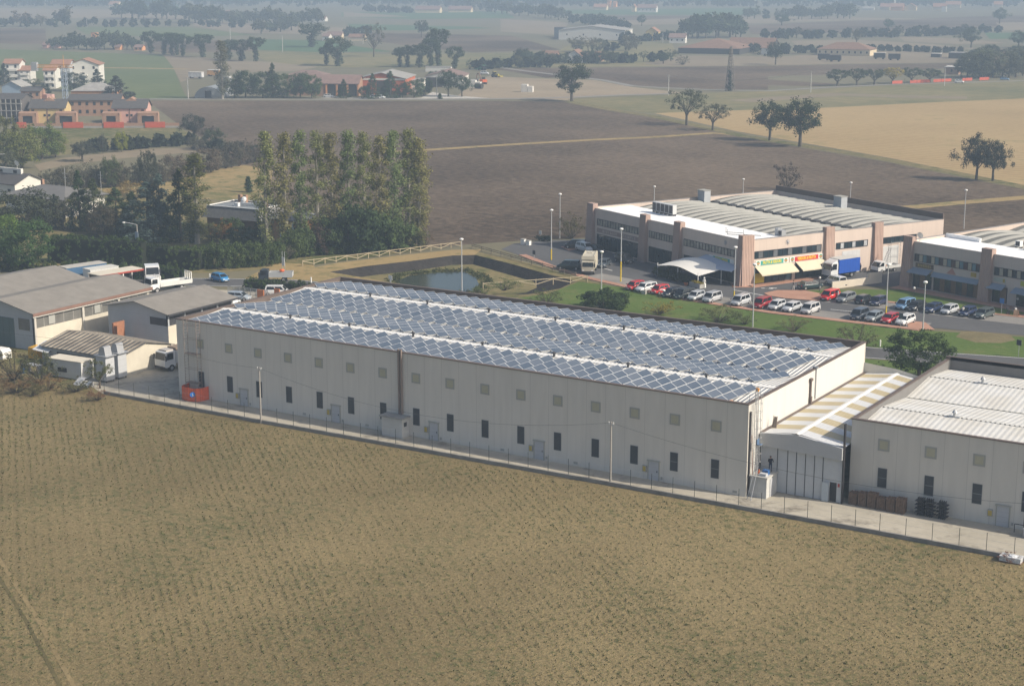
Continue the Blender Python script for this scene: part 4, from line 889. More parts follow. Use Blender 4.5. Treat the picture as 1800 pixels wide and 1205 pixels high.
        cen = shell(rng, 40, (0,0,5.0), (5.4,5.4,4.4), .35); cen[:,2] = np.abs(cen[:,2]); rad = .6+.7*rng.random(40); me = leafmesh('crown', cen, rad, 40, .34, rng)
        for k in range(26): T.cyl((rng.normal()*.2,rng.normal()*.2,0),tuple(cen[k]),.13,.03,4)
    elif kind == 'round':
        cen = shell(rng, 80, (0,0,5.2), (4.5,4.5,4.5), .6); rad = .7+.5*rng.random(80); me = leafmesh('crown', cen, rad, 80, .33, rng); T.cyl((0,0,0),(0,0,3),.3,.2,7)
        for k in range(5): T.cyl((0,0,2),tuple(cen[k]),.14,.04,5)
    elif kind == 'far':
        cen = np.vstack([shell(rng, 22, (0,0,5.6), (4.2,4.2,3.8), .5), shell(rng, 8, (2,1,4.2), (3.5,3.5,3.5), .5)]); cen[:,2] = np.abs(cen[:,2])+.6; rad = 1.1+.7*rng.random(30); me = leafmesh('crown', cen, rad, 22, 1.15, rng); T.cyl((0,0,0),(0,0,3),.4,.25,5)
    tm = bpy.data.meshes.new('trunk'); tm.from_pydata(T.v, [], T.f); tm.materials.append(M_pale if kind == 'poplar' else M_bark)
    zmax = np.percentile([v.co.z for v in me.vertices], 99.5); xmax = 2*np.percentile([abs(v.co.x) for v in me.vertices], 97)
    return me, tm, zmax, xmax
for kd, k in (('oak',3),('tall',2),('open',2),('poplar',4),('fir',2),('cypress',1),('pollard',3),('vase',2),('shrub',3),('thin',2),('round',2),('far',4)):
    PROTO[kd] = [make_proto(kd, 11*len(kd)+7*i+ord(kd[0])) for i in range(k)]
DK, MD, OL, YL, OR, BL, GY, BR, LG = (.032,.050,.022), (.055,.078,.030), (.085,.088,.036), (.20,.165,.032), (.22,.105,.025), (.060,.085,.075), (.085,.082,.055), (.10,.075,.048), (.075,.115,.025)
trng = random.Random(41)
def tree(kind, px, by, ty, label, col, pw=None, group=None, name='tree', cat='tree', z=0., P=None, h=None):
    pr = trng.choice(PROTO[kind])
    if P is None: P = G(px, by, z)
    if h is None: h = max(.8, hgt(px, by, ty, z))
    t = thing(name, label, cat, P, trng.random()*6.28, group)
    s = h/pr[2]; sx = s
    if pw: sx = pw/ppm(P)/pr[3]
    t.scale = (sx, sx, s)
    for me, nm in ((pr[0],'crown'), (pr[1],'trunk')):
        o = bpy.data.objects.new(nm, me); scene.collection.objects.link(o); o.parent = t
        if nm == 'crown': k = 1.35+.45*trng.random(); o.color = (col[0]*k, col[1]*k, col[2]*k, 1)
    return t
# --- the poplar row
ordn = ['first','second','third','fourth','fifth','sixth','seventh','eighth','ninth','tenth','eleventh']
POP = [(470,448,232),(504,447,235),(531,445,231),(560,444,232),(586,442,235),(615,441,231),(642,440,234),(670,438,240),(696,436,231),(720,434,228),(738,433,244)]
for i, (x, b_, t_) in enumerate(POP):
    P = G(x, b_)
    for k in range(2):          # each poplar forks into a broad double plume: one tree, slightly offset second leader
        pass
    tree('poplar', x, b_, t_, f'tall yellowing poplar, {ordn[i]} of the row counted from the orange villa wall', (.118+.020*math.sin(i*2.1), .128, .052), 35, 'row of tall poplars', 'poplar_tree')
UND = [(478,462,425,40,MD),(530,450,398,48,MD),(562,447,395,42,(.055,.04,.03)),(588,446,400,46,MD),(612,444,360,52,DK),(640,444,362,66,DK),(676,441,372,56,MD),(655,430,360,60,MD),(707,438,392,52,MD),(725,437,398,44,OL),(575,443,380,50,DK)]
for i, (x, b_, t_, w, c) in enumerate(sorted(UND, key=lambda q: q[0])):
    tree('shrub', x, b_, t_, f'dark leafy bush under the poplar row, {ordn[i]} from the villa side', c, w, 'bushes under the poplars', 'shrub', 'shrub')
for x, b_, t_, w in ((672,420,378,22),(645,408,352,16)): tree('thin', x, b_, t_, 'orange leaved bush between the poplar trunks, %s' % ('lower one' if b_ == 420 else 'upper one'), (.32,.17,.02), w, None, 'shrub', 'shrub')
tree('thin', 747, 436, 400, 'brown bare bush at the field end of the poplars', BR, 30, None, 'shrub', 'shrub')
# --- villa garden
for a in [('poplar',347,428,272,'single olive poplar standing among the dark garden conifers',(.095,.10,.035),42,'poplar_tree'),
          ('fir',142,404,302,'slim dark fir at the left of the garden conifers',DK,44,'fir_tree'),('fir',167,406,316,'lighter olive fir beside the slim dark fir',(.05,.062,.028),56,'fir_tree'),
          ('fir',206,412,332,'broad dark conifer between the firs and blue cedar',DK,74,'conifer'),('fir',262,420,322,'wide blue green cedar left of the tall lamp post',BL,94,'cedar_tree'),
          ('fir',283,420,308,'taller blue green cedar behind the wide cedar',BL,66,'cedar_tree'),('fir',318,424,300,'tall dark fir beside the single olive poplar',(.030,.048,.020),62,'fir_tree'),
          ('fir',234,412,338,'dark conifer close behind the wide blue cedar',DK,56,'conifer'),('round',42,410,334,'big dark broadleaf tree in front of the grey villa roof',(.045,.052,.030),104,'tree'),
          ('round',92,402,356,'brownish tree before the white villa windows',(.055,.05,.035),56,'tree'),('fir',98,400,342,'small dark conifer before the grey villa roof',DK,26,'conifer'),('open',112,404,352,'thin grey tree beside the grey villa',GY,40,'tree'),('open',128,404,340,'slender olive tree touching the grey villa roof',OL,34,'tree'),
          ('round',8,452,374,'bright green tree at the far left edge by the lamp',LG,60,'tree'),('round',48,474,388,'dense green round tree beside the dark hedge end',(.035,.062,.022),88,'tree'),('round',10,470,412,'dark green tree below the left street lamp',DK,54,'tree'),
          ('open',2,345,322,'yellow autumn tree at the left edge below the white house',YL,26,'tree'),('round',180,420,360,'dark reddish conifer in the garden middle',(.045,.04,.028),46,'conifer'),
          ('cypress',437,338,310,'small dark cypress behind the flat roofed villa',DK,13,'cypress_tree'),('thin',392,424,384,'orange autumn bush before the flat roofed villa',(.20,.095,.022),44,'shrub'),('round',372,424,392,'olive bush left of the orange autumn bush',OL,36,'shrub'),
          ('round',425,432,398,'dark bush below the flat roofed villa wall',DK,50,'shrub'),('round',408,418,382,'tall bush touching the villa roof edge',MD,38,'shrub'),('round',448,436,404,'dark green bush at the villa corner',DK,44,'shrub'),
          ('shrub',520,452,408,'bright leafy bush right of the orange villa wall',(.06,.08,.026),44,'shrub'),('thin',500,458,424,'loose grey green bush below the orange villa wall',GY,34,'shrub'),
          ('fir',455,420,382,'small conifer in the villa garden left of the poplars',DK,22,'conifer'),('open',232,350,318,'yellow brown tree in the ochre field before the conifers',(.15,.11,.04),44,'tree'),('open',205,352,330,'ochre bush left of the yellow brown tree',(.17,.11,.045),34,'shrub')]:
    kd, x, b_, t_, lab, c, w, nm = a; tree(kd, x, b_, t_, lab, c, w, None, nm, 'shrub' if nm == 'shrub' else 'tree')
# --- clipped hedges: dense box-shaped foliage over a dark core
def hedge(A, Bp, w, h, label, col, wob=.25, per=34, dens=1.1):
    A = np.array(A[:2], float); Bp = np.array(Bp[:2], float); Ln = np.linalg.norm(Bp-A); rng = np.random.default_rng(int(Ln*100) % 9999)
    t = thing('hedge', label, 'hedge', (A[0], A[1], 0), math.atan2(Bp[1]-A[1], Bp[0]-A[0]))
    n = int(Ln*(w+2*h)*dens/1.1)+6; u = rng.random(n)*Ln; k = rng.random(n)*(w+2*h)
    y = np.where(k < h, -w/2, np.where(k < h+w, k-h-w/2, w/2)); z = np.where(k < h, k, np.where(k < h+w, h, k-h-w))
    cen = np.stack([u, y+rng.normal(size=n)*wob*.5, np.maximum(.25, z-.25+rng.normal(size=n)*wob*.6)], 1)
    o = bpy.data.objects.new('foliage', leafmesh('hedge_foliage', cen, .32+.25*rng.random(n), per, .30, rng)); scene.collection.objects.link(o); o.parent = t; o.color = (*col, 1)
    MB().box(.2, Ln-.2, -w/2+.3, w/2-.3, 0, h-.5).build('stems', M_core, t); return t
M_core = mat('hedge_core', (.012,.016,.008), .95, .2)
hedge(G(88,460), G(256,466), 3.0, 5.0, 'tall dark clipped hedge along the villa garden beside the road', (.055,.085,.030))
hedge(G(300,470), G(358,472), 4.2, 3.9, 'clipped green hedge block beside the garden gate', (.07,.10,.034))
hedge(G(254,462), G(300,464), 2.0, 3.6, 'dark hedge between the two clipped hedges behind the tall lamp', (.04,.058,.026))
hedge((-177,46), (-158,53.5), 2.6, 1.6, 'low light green hedge behind the workshop hall', (.075,.095,.028), .4)
hedge((-157,53), (-134.5,58.8), 1.6, 2.5, 'clipped hedge behind the parked white trucks', (.06,.09,.034))
hedge((-119.8,58.2), (-108,62.2), 2.0, 2.0, 'dark clipped hedge between the drive and main road', (.052,.078,.032))
hedge((-79,27.6), (-60,36), 1.0, 1.0, 'low hedge hidden behind the long warehouse', DK) if False else None
for i, (x, b_, t_, w) in enumerate(((374,470,426,36),(398,472,424,38),(420,470,426,34),(446,468,424,38),(470,466,424,36),(489,462,422,28))):
    tree('shrub', x, b_, t_, f'rounded garden shrub by the road verge, {ordn[i]} from the hedge block', (.052,.072,.026), w, 'rounded garden shrubs', 'shrub', 'shrub')
for i, (x0, b0, x1, b1, c) in enumerate(((505,452,625,444,MD),(628,444,730,438,(.05,.066,.024)))):
    hedge(G(x0, b0), G(x1, b1), 1.6, 1.5, ('low laurel hedge under the poplars nearest the villa','low laurel hedge under the poplars at the field end')[i], c, .35)
# --- shrubs at the front left and along the yard
for i, (kd, x, b_, t_, w, c, lab) in enumerate((('thin',25,668,612,74,(.075,.07,.04),'large bare bush at the far left edge before the hall'),('thin',70,676,618,60,(.06,.065,.032),'tangled bush before the lean-to roof'),('open',176,682,632,46,(.085,.09,.04),'small olive tree before the white site cabin'),('thin',105,662,630,44,(.08,.08,.035),'bush beside the orange frame'),
        ('thin',30,690,652,70,(.11,.075,.04),'reddish dry bush at the field corner'),('thin',85,686,658,52,(.14,.09,.045),'dry brown bush along the verge'),('thin',135,688,662,56,(.075,.075,.04),'low grey bush along the verge'),('thin',172,704,676,40,(.14,.08,.045),'red brown weed clump at the fence end'),('thin',55,696,670,50,(.09,.085,.04),'low weedy bush by the field corner'),
        ('thin',1775,988,968,34,(.13,.07,.05),'red brown weeds at the right end of kerb'))):
    tree(kd, x, b_, t_, lab, c, w, None, 'shrub', 'shrub')
# --- lawn bushes and the round tree behind the warehouses
for kd, x, b_, t_, w, c, lab in (('thin',960,534,506,62,(.075,.09,.035),'thin green bush at the lawn end near the pond'),('shrub',1060,544,510,78,(.032,.050,.020),'dense dark bush on the lawn behind the solar roof'),('thin',1160,552,524,62,(.17,.14,.03),'yellow autumn bush on the lawn'),
        ('thin',1262,566,536,76,(.085,.10,.04),'loose light green bush on the lawn'),('thin',1310,570,545,44,(.085,.10,.04),'small loose bush right of the light green bush'),('thin',1395,582,556,56,(.095,.10,.045),'faint bush above the far roof corner'),('thin',1505,612,568,72,(.075,.085,.04),'loose bush beyond the lit end wall'),
        ('round',1615,664,580,104,(.040,.060,.022),'big round dark green tree behind the white roofed warehouse'),('thin',885,510,488,60,(.08,.10,.035),'reedy bush beside the pond right of lamp'),('thin',850,518,500,40,(.07,.09,.035),'reedy bush at the pond edge'),('thin',1545,660,635,22,(.04,.05,.02),'small dark shrub beside the lower road')):
    tree(kd, x, b_, t_, lab, c, w, None, 'shrub' if kd != 'round' else 'tree', 'shrub' if kd != 'round' else 'tree')
tree('thin', 1003, 420, 372, 'thin bush before the shop building end wall', (.075,.07,.03), 50, None, 'shrub', 'shrub')
tree('thin', 1384, 334, 285, 'bare grey tree standing behind the vaulted roof', (.055,.045,.038), 46, None, 'tree', 'tree')
# --- reeds round the water
rng = np.random.default_rng(8)
cs = []
for k in range(420):
    i = rng.integers(len(pw)); a = np.array(pw[i][:2]); b_ = np.array(pw[(i+1) % len(pw)][:2]); q = a+(b_-a)*rng.random(); d = q-np.mean(np.array([p[:2] for p in pw]), axis=0); q = q+d/np.linalg.norm(d)*(rng.random()*2.5+.1); cs.append((q[0], q[1], -1.7+.5*rng.random()))
o = bpy.data.objects.new('reeds', leafmesh('reeds', cs, np.full(len(cs), .5), 22, .28, rng)); scene.collection.objects.link(o); o['kind'] = 'stuff'; o.color = (.075,.085,.035,1)
# --- lone trees in the big fields
for kd, x, b_, t_, w, c, lab in (('tall',1005,178,108,54,(.030,.042,.018),'lone ivy dark tree at the corner of the ploughed field'),('open',1207,220,156,66,(.055,.062,.034),'thin crowned tree on the field edge, leftmost of four'),('open',1253,229,182,58,(.058,.062,.036),'smaller open tree beside the thin crowned tree'),
        ('oak',1353,247,178,56,(.026,.038,.017),'dark oak close left of the larger dark oak'),('oak',1406,258,174,72,(.022,.034,.015),'largest dark oak on the yellow field edge'),('oak',1716,316,235,58,(.034,.038,.026),'dark oak at the right end of the yellow field'),('oak',1745,318,248,50,(.034,.038,.026),'dark oak leaning on its larger neighbour at the right')):
    tree(kd, x, b_, t_, lab, c, w, None, 'oak_tree' if kd == 'oak' else 'tree')

cen = np.column_stack([SEED, np.full(len(SEED), .12)])
o = bpy.data.objects.new('seedlings', leafmesh('seedlings', cen, np.full(len(SEED), .10), 2, .14, np.random.default_rng(5))); scene.collection.objects.link(o); o['kind'] = 'stuff'; o.color = (.115,.122,.052,1)
# ================================================================ the two shop buildings
M_pinkp = mat('pink_grey_panel', (.60,.50,.43), .9, .06, scale=.6, streak=True, joint=(0, 2.5, .05, .86))
M_pinks = mat('pink_grey_panel_side', (.60,.50,.43), .9, .06, scale=.6, streak=True, joint=(1, 2.5, .05, .88))
M_pil = ribs('ribbed_pilaster', (.42,.30,.25), 0, .35, .5, .9, .06)
M_pily = ribs('ribbed_pilaster_side', (.46,.32,.26), 1, .35, .5, .9, .06)
M_white = mat('white_membrane', (.91,.91,.90), .7, .03, scale=.2)
M_vault = mat('grey_vault_concrete', (.34,.335,.305), .9, .14, scale=.35, detail=8)
M_shop = glass('shop_glass', (.02,.035,.045), .08)
M_mull = mat('dark_mullion', (.04,.042,.05), .5, .1)
M_blind = mat('window_blinds', (.30,.28,.24), .6, .45, scale=1.1, detail=1)
def strip_window(par, x0, x1, z0, z1, n, y=0., axis='x', name='window_strip', gl=None, mats=None):
    def bb(mb, a0, a1, d0, d1, c0, c1, mi=0):
        return mb.box(a0, a1, -d1, -d0, c0, c1, mi) if axis == 'x' else mb.box(d0, d1, a0, a1, c0, c1, mi)
    mb = MB(); bb(mb, x0-.08, x1+.08, 0, .1, z0-.08, z0); bb(mb, x0-.08, x1+.08, 0, .1, z1, z1+.08); bb(mb, x0-.08, x0, 0, .1, z0, z1); bb(mb, x1, x1+.08, 0, .1, z0, z1)
    for i in range(1, n): xx = x0+(x1-x0)*i/n; bb(mb, xx-.04, xx+.04, .035, .1, z0, z1)
    o = mb.build(name, M_mull, par)
    rr = random.Random(int(x0*10+x1)); ms = mats or [gl or M_shop]
    for k, m_ in enumerate(ms):
        for i in range(n):
            mb = MB()
            if i % len(ms) == k or len(ms) == 1: a = x0+(x1-x0)*i/n; b_ = x0+(x1-x0)*(i+1)/n; bb(mb, a+.001, b_-.001, .0, .03, z0+.001, z1-.001)
            if mb.v: mb.build('pane', m_, o)
    return o
def pilaster(par, x0, x1, d, h, axis='x', flare=.5, y=0.):
    mb = MB()
    if axis == 'x': mb.add([(x0,-d-flare,0),(x1,-d-flare,0),(x1,.6,0),(x0,.6,0),(x0,-d,h),(x1,-d,h),(x1,.6,h),(x0,.6,h)], [(0,3,2,1),(4,5,6,7),(0,1,5,4),(1,2,6,5),(2,3,7,6),(3,0,4,7)])
    else: mb.add([(-.6,x0,0),(d+flare,x0,0),(d+flare,x1,0),(-.6,x1,0),(-.6,x0,h),(d,x0,h),(d,x1,h),(-.6,x1,h)], [(0,3,2,1),(4,5,6,7),(0,1,5,4),(1,2,6,5),(2,3,7,6),(3,0,4,7)])
    return mb.build('pilaster', M_pil if axis == 'x' else M_pily, par)
def vaults(par, x0, x1, y0, y1, zb, n, spans):
    # long shallow concrete vaults: ribs side by side along x, each arching along its length in y
    NX, NY = n*8, 28; vs = []; fs = []; PH = (0,.01,.01,.01,.02,.16,.26,.16)
    for j in range(NY+1):
        y = y0+(y1-y0)*j/NY
        for i in range(NX+1):
            x = x0+(x1-x0)*i/NX
            t = ((y-y0)/(y1-y0)*spans) % 1.0; arch = .85*(1-(2*t-1)**2)
            vs.append((x, y, zb+arch+1.15*PH[i % 8]))
    mi = []
    for j in range(NY):
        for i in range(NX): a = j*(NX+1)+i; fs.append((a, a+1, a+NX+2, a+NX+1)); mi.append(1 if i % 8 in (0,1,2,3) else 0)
    mb = MB(); mb.add(vs, fs); mb.m = mi; return mb.build('vaulted_roof', [M_vault, M_dkband], par)
M_dkband = mat('dark_roof_band', (.155,.152,.138), .95, .16, scale=.5, detail=8)  # darker tone for the flat bands between the vault ribs
def text_on(par, s, x, y, z, size, m, axis='x', name='lettering', sx=1., ext=.015):
    cu = bpy.data.curves.new(name, 'FONT'); cu.body = s; cu.size = size; cu.align_x = 'CENTER'; cu.align_y = 'CENTER'; cu.extrude = ext; cu.offset = size*.025
    tmp = bpy.data.objects.new('tmp', cu); scene.collection.objects.link(tmp); dg = bpy.context.evaluated_depsgraph_get()
    me = bpy.data.meshes.new_from_object(tmp.evaluated_get(dg)); bpy.data.objects.remove(tmp); me.materials.clear(); me.materials.append(m)
    for p_ in me.polygons: p_.material_index = 0
    o = bpy.data.objects.new(name, me); scene.collection.objects.link(o); o.parent = par; o.location = (x, y, z); o.scale = (sx,1,1)
    o.rotation_euler = (math.pi/2, 0, 0 if axis == 'x' else math.pi/2); return o
HS = 8.0
s1 = thing('shop_building', 'two storey pinkish shop building with vaulted roof and fruit shop signs', 'building', (-48.7,107.0,0), R(-26.5))
FL, FD = 48., 48.
mb = MB().box(-FL,0,0,.35,0,HS); mb.build('wall', M_pinkp, s1)
MB().box(-.35,0,.351,FD,0,HS).build('wall', M_pinks, s1); MB().box(-FL,-FL+.35,.351,FD,0,HS).build('wall', M_pinks, s1); MB().box(-FL+.35,-.35,FD-.35,FD,0,HS).build('wall', M_pinkp, s1)
MB().box(-FL+.35,-.35,.35,10.2,7.4,7.62).build('flat_roof', M_white, s1)
mb = MB().box(-FL-.04,.04,-.05,.4,HS,HS+.07).box(-.4,.04,.4,FD,HS,HS+.07).box(-FL-.04,-FL+.4,.4,FD,HS,HS+.07); mb.build('coping', mat('grey_coping', (.30,.28,.27), .6, .1), s1)
MB().box(-FL,.02,FD-.3,FD+.05,HS,HS+1.1).build('back_parapet', M_cop, s1)
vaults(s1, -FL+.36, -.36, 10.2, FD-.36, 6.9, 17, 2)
mb = MB()
for i in range(15): mb.box(-FL+2.6+i*2.78,-FL+4.0+i*2.78,28.2,29.6,7.05,7.5)
mb.build('skylights', DARK, s1)
for x0, x1 in ((-48,-45.9),(-30.2,-28.3),(-19.6,-17.6),(-1.0,.25)): pilaster(s1, x0, x1, .5, 8.95)
pilaster(s1, -.6, 2.0, .3, 8.9, 'y', .2); pilaster(s1, 18.4, 20.4, .45, 8.9, 'y', .3); pilaster(s1, 30.2, 32.2, .45, 8.8, 'y', .3)
strip_window(s1, -45, -30.6, 4.9, 6.05, 16, gl=M_blind); strip_window(s1, -27.75, -19.9, 4.85, 5.98, 10, gl=M_blind); strip_window(s1, -17., -2.6, 4.85, 5.98, 16, gl=M_blind)
for x0, x1, n in ((-45,-30.8,6),(-27.75,-20,4),(-16.9,-2.7,8)): strip_window(s1, x0, x1, .35, 3.05, n, name='shop_window')
MB().box(-45.2,-30.6,-.04,0,3.45,4.3).build('fascia_band', mat('brown_fascia', (.33,.24,.205), .9, .08), s1)
fl_ = mat('faded_letter', (.42,.33,.29), .9, .3, scale=1.5, detail=1, joint=(0, .62, .2, .75)); MB().box(-43.4,-38.4,-.055,-.04,3.6,4.12).build('lettering', fl_, s1); MB().box(-37.2,-32.2,-.055,-.04,3.6,4.12).build('lettering', fl_, s1)
strip_window(s1, 2.1, 17.65, 4.7, 5.85, 14, axis='y', mats=[M_shop, mat('curtained_pane', (.13,.14,.15), .3, .4), M_shop]); strip_window(s1, 21.3, 28.8, 4.72, 5.74, 8, axis='y', mats=[M_shop, mat('white_curtain_pane', (.42,.43,.44), .4, .3), M_shop]); strip_window(s1, 32.4, 41, 4.75, 5.75, 8, axis='y')
for y0, y1 in ((22.8,27.1),(32.4,36.7)): MB().box(0,.06,y0,y1,.05,4.15).build('sliding_door', mat('white_door_sheet', (.58,.58,.57), .6, .05, joint=(1,1.05,.05,.8)), s1)
o = strip_window(s1, 2.2, 10.9, .3, 2.95, 6, axis='y', name='shop_window'); strip_window(s1, 11.9, 18.2, .3, 2.95, 4, axis='y', name='shop_window')
MB().box(.1,.16,2.5,4.6,.3,2.0).build('yellow_panel', mat('yellow_sign_panel', (.60,.48,.03), .5, .05), s1)
# awnings and the two fruit shop signs
M_awn = mat('cream_awning', (.64,.57,.42), .9, .05)
for y0, y1 in ((2.5,10.9),(11.8,18.2)): MB().add([(.06,y0,3.25),(.06,y1,3.25),(2.1,y1,2.05),(2.1,y0,2.05),(.06,y0,3.21),(.06,y1,3.21),(2.1,y1,2.01),(2.1,y0,2.01),(2.1,y0,1.85),(2.1,y1,1.85)], [(3,2,1,0),(4,5,6,7),(0,1,5,4),(2,3,8,9)]).build('awning', M_awn, s1)
M_let = mat('yellow_letter', (.80,.62,.06), .6, .03); M_badge = mat('badge_white', (.72,.72,.68), .6, .05); M_bg = mat('badge_green', (.10,.30,.16), .6, .1); M_bo = mat('badge_orange', (.60,.22,.10), .6, .1)
def shopsign(y0, y1, col, s, nm):
    sg = MB().box(.0,.08,y0,y1,3.32,4.22).build('sign', M_badge, s1)
    MB().box(.08,.09,y0+1.15,y1-1.15,3.36,4.16).build('sign_field', mat(nm, col, .6, .04), sg)
    text_on(sg, s, .1, (y0+y1)/2, 3.77, .74, M_let, 'y', sx=.62)
    for yb in (y0+.6, y1-.6): MB().cyl((.08,yb,3.78),(.1,yb,3.78),.36,n=14).build('badge', M_bg, sg); MB().box(.1,.11,yb-.34,yb+.34,3.62,3.86).build('badge_band', M_bo, sg)
shopsign(2.6, 10.1, (.05,.34,.30), 'FRUTTA & VERDURA', 'teal_field'); shopsign(10.4, 18.2, (.55,.03,.04), 'VERDURA & FRUTTA', 'red_field')
fs_ = MB().box(-9.7,-2.6,-.08,0,3.5,4.25).build('sign', M_badge, s1); MB().box(-8.4,-3.7,-.09,-.08,3.55,4.2).build('sign_field', _mats['teal_field'], fs_); text_on(fs_, 'FRUTTA & VERDURA', -6.05, -.1, 3.87, .62, M_let, sx=.62)
mb = MB(); 
for a in range(8): mb.cyl((.03,9.8,7.0),(.03,9.8+.55*math.cos(a*.785),7.0+.55*math.sin(a*.785)),.05,n=4)
mb.ball((.03,9.8,7.),.2,6); mb.build('star_emblem', mat('emblem_grey', (.40,.40,.42), .6, .05), s1)
mb = MB(); 
for a in range(8): mb.cyl((-5.1,-.03,7.0),(-5.1+.45*math.cos(a*.785),-.03,7.0+.45*math.sin(a*.785)),.05,n=4)
mb.ball((-5.1,-.03,7.),.2,6); mb.build('star_emblem', _mats['emblem_grey'], s1)
# roof plant
def placed(par_loc, rz): return None
def on_shop(lx, ly, lz, base=s1):
    a = base.rotation_euler.z; return (base.location.x+lx*math.cos(a)-ly*math.sin(a), base.location.y+lx*math.sin(a)+ly*math.cos(a), lz)
for i in range(5):
    t = thing('air_conditioner', ('air conditioning unit at the left end of the white roof bank','air conditioning unit in the middle of the white roof bank','air conditioning unit in the middle of the white roof bank','air conditioning unit in the middle of the white roof bank','air conditioning unit at the right end of the white roof bank')[i], 'air conditioner', on_shop(-37.5+1.35*i, 8.6, 8.0), R(-26.5), 'air conditioning units on the white shop roof')
    MB().box(-.62,.62,-.45,.45,0,1.75).build('casing', mat('unit_casing', (.52,.53,.53), .5, .06), t); MB().box(-.52,.52,-.49,-.45,.12,1.6).build('fan_grille', DARK, t)
    MB().box(-.6,-.5,-.4,.4,-.4,0).box(.5,.6,-.4,.4,-.4,0).build('foot', DARK, t)
for lx, ly, hh, lab in ((-46,27,1.6,'grey box chimney on the far left of the vaulted roof'),(-24,44,1.7,'grey box chimney at the back of the vaulted roof')):
    o = thing('roof_chimney', lab, 'chimney', on_shop(lx, ly, 7.2), R(-26.5)); MB().box(-1.1,1.1,-.8,.8,0,hh+.9).build('shaft', M_greyp, o); MB().box(-1.2,1.2,-.9,.9,hh+.9,hh+1.0).build('cap', M_vault, o)
o = thing('roof_cabinet', 'two grey cabinets at the corner of white roof and vaults', 'cabinet', on_shop(-3.2, 10.8, 7.6), R(-26.5)); MB().box(-.9,-.1,-.5,.5,0,1.3).build('casing', GREYM, o); MB().box(.1,1.0,-.5,.5,0,1.1).build('casing', GREYM, o); MB().box(.2,.9,-.53,-.5,.2,.95).build('grille', DARK, o)
for k, (lx, ly) in enumerate(((-9.5,5.5),(-7.5,4.2),(-5.6,6.4))):
    o = thing('roof_bracket', ('thin metal bracket frame on white roof, farthest left','thin metal bracket frame on the white roof between two others','thin metal bracket frame on white roof, nearest the corner')[k], 'bracket', on_shop(lx, ly, 7.62), R(-26.5+35)); MB().cyl((-1.6,0,.12),(1.6,0,.12),.05,n=5).cyl((-1.6,0,0),(-1.6,0,1.0),.04,n=5).build('bar', DARK, o)
# the white tent terrace
te = thing('terrace_tent', 'white peaked terrace tent before the shop with a grey blue back roof', 'tent', on_shop(-9.2,-4.6,0), R(-26.5))
M_tent = mat('white_canvas', (.74,.72,.67), .9, .04); M_tentb = mat('blue_grey_canvas', (.40,.45,.54), .9, .05)
NX = 14; NY = 10; vs = []; fs = []
for j in range(NY+1):
    for i in range(NX+1):
        u = i/NX; v = j/NY; x = -6.4+12.2*u; y = -2.6+5.4*v
        sag = 1.0*math.sin(math.pi*u)**.8*(.35+.65*v); z = 2.2+sag+.5*v-.35*math.cos(2*math.pi*u)*(1-v)*.6
        vs.append((x, y, z))
for j in range(NY):
    for i in range(NX): a = j*(NX+1)+i; fs.append((a,a+1,a+NX+2,a+NX+1))
MB().add(vs, fs).build('canopy', M_tent, te, True)
MB().add([(-1.6,2.8,3.6),(8.2,2.8,2.6),(8.2,4.4,3.4),(-1.0,4.4,4.2),(4,1.2,2.7)], [(0,4,1,2,3)]).build('back_canopy', M_tentb, te)
for x in (-6.2,-.2,5.6):
    for y in (-2.5,2.6): MB().cyl((x,y,0),(x,y,2.5),.07,n=6).build('post', WHITE, te)
for i in range(7):
    p = on_shop(-15.4+1.55*i, -7.3+.1*(i % 2), 0); tree('round', 0, 0, 0, ('clipped terrace plant at the left end of the tent front' if i == 0 else 'clipped terrace plant at the right end of the tent front' if i == 6 else 'clipped dark terrace plant along the white tent front'), (.022,.035,.016), None, 'terrace plants along the tent', 'potted_shrub', 'shrub', P=p, h=1.75)
for i in range(3):
    p = on_shop(-15.8, -5.6+1.6*i, 0); tree('round', 0, 0, 0, 'clipped dark terrace plant at the left side of the tent', (.022,.035,.016), None, 'terrace plants beside the tent', 'potted_shrub', 'shrub', P=p, h=1.8)
for lx, w in ((-3.6,1.5),): o = thing('planter_box', 'grey planter trough with yellow flowers at the tent corner', 'planter', on_shop(lx,-7.4,0), R(-26.5)); MB().box(-w,w,-.45,.45,0,.8).build('trough', CONC, o); rngp = np.random.default_rng(4); q = bpy.data.objects.new('flowers', leafmesh('flowers', np.stack([rngp.uniform(-w,w,40), rngp.uniform(-.4,.4,40), rngp.uniform(.85,1.05,40)],1), np.full(40,.2), 30, .15, rngp)); scene.collection.objects.link(q); q.parent = o; q.color = (.30,.24,.03,1)
o = thing('terracotta_pot', 'orange terracotta pot in front of the terrace plants', 'pot', on_shop(-5.8,-8.0,0)); MB().cyl((0,0,0),(0,0,.6),.28,.42,10).build('pot', mat('terracotta', (.42,.15,.07), .8, .1), o); MB().cyl((0,0,.58),(0,0,.61),.38,n=10).build('soil', S_bank, o)
for k, (x, y) in enumerate(((1172,484),(1176,489),(1182,488))):
    t = thing('white_urn', ('white stone urn on the pavement, left of three','white stone urn on the pavement, foremost of three','white stone urn on the pavement, right of three')[k], 'urn', G(x, y)); MB().cyl((0,0,0),(0,0,.35),.22,.12,8).cyl((0,0,.35),(0,0,.75),.12,.34,8).cyl((0,0,.75),(0,0,.9),.34,.28,8).build('bowl', WHITE, t); MB().ball((0,0,.98),.2,8).build('ball', WHITE, t)
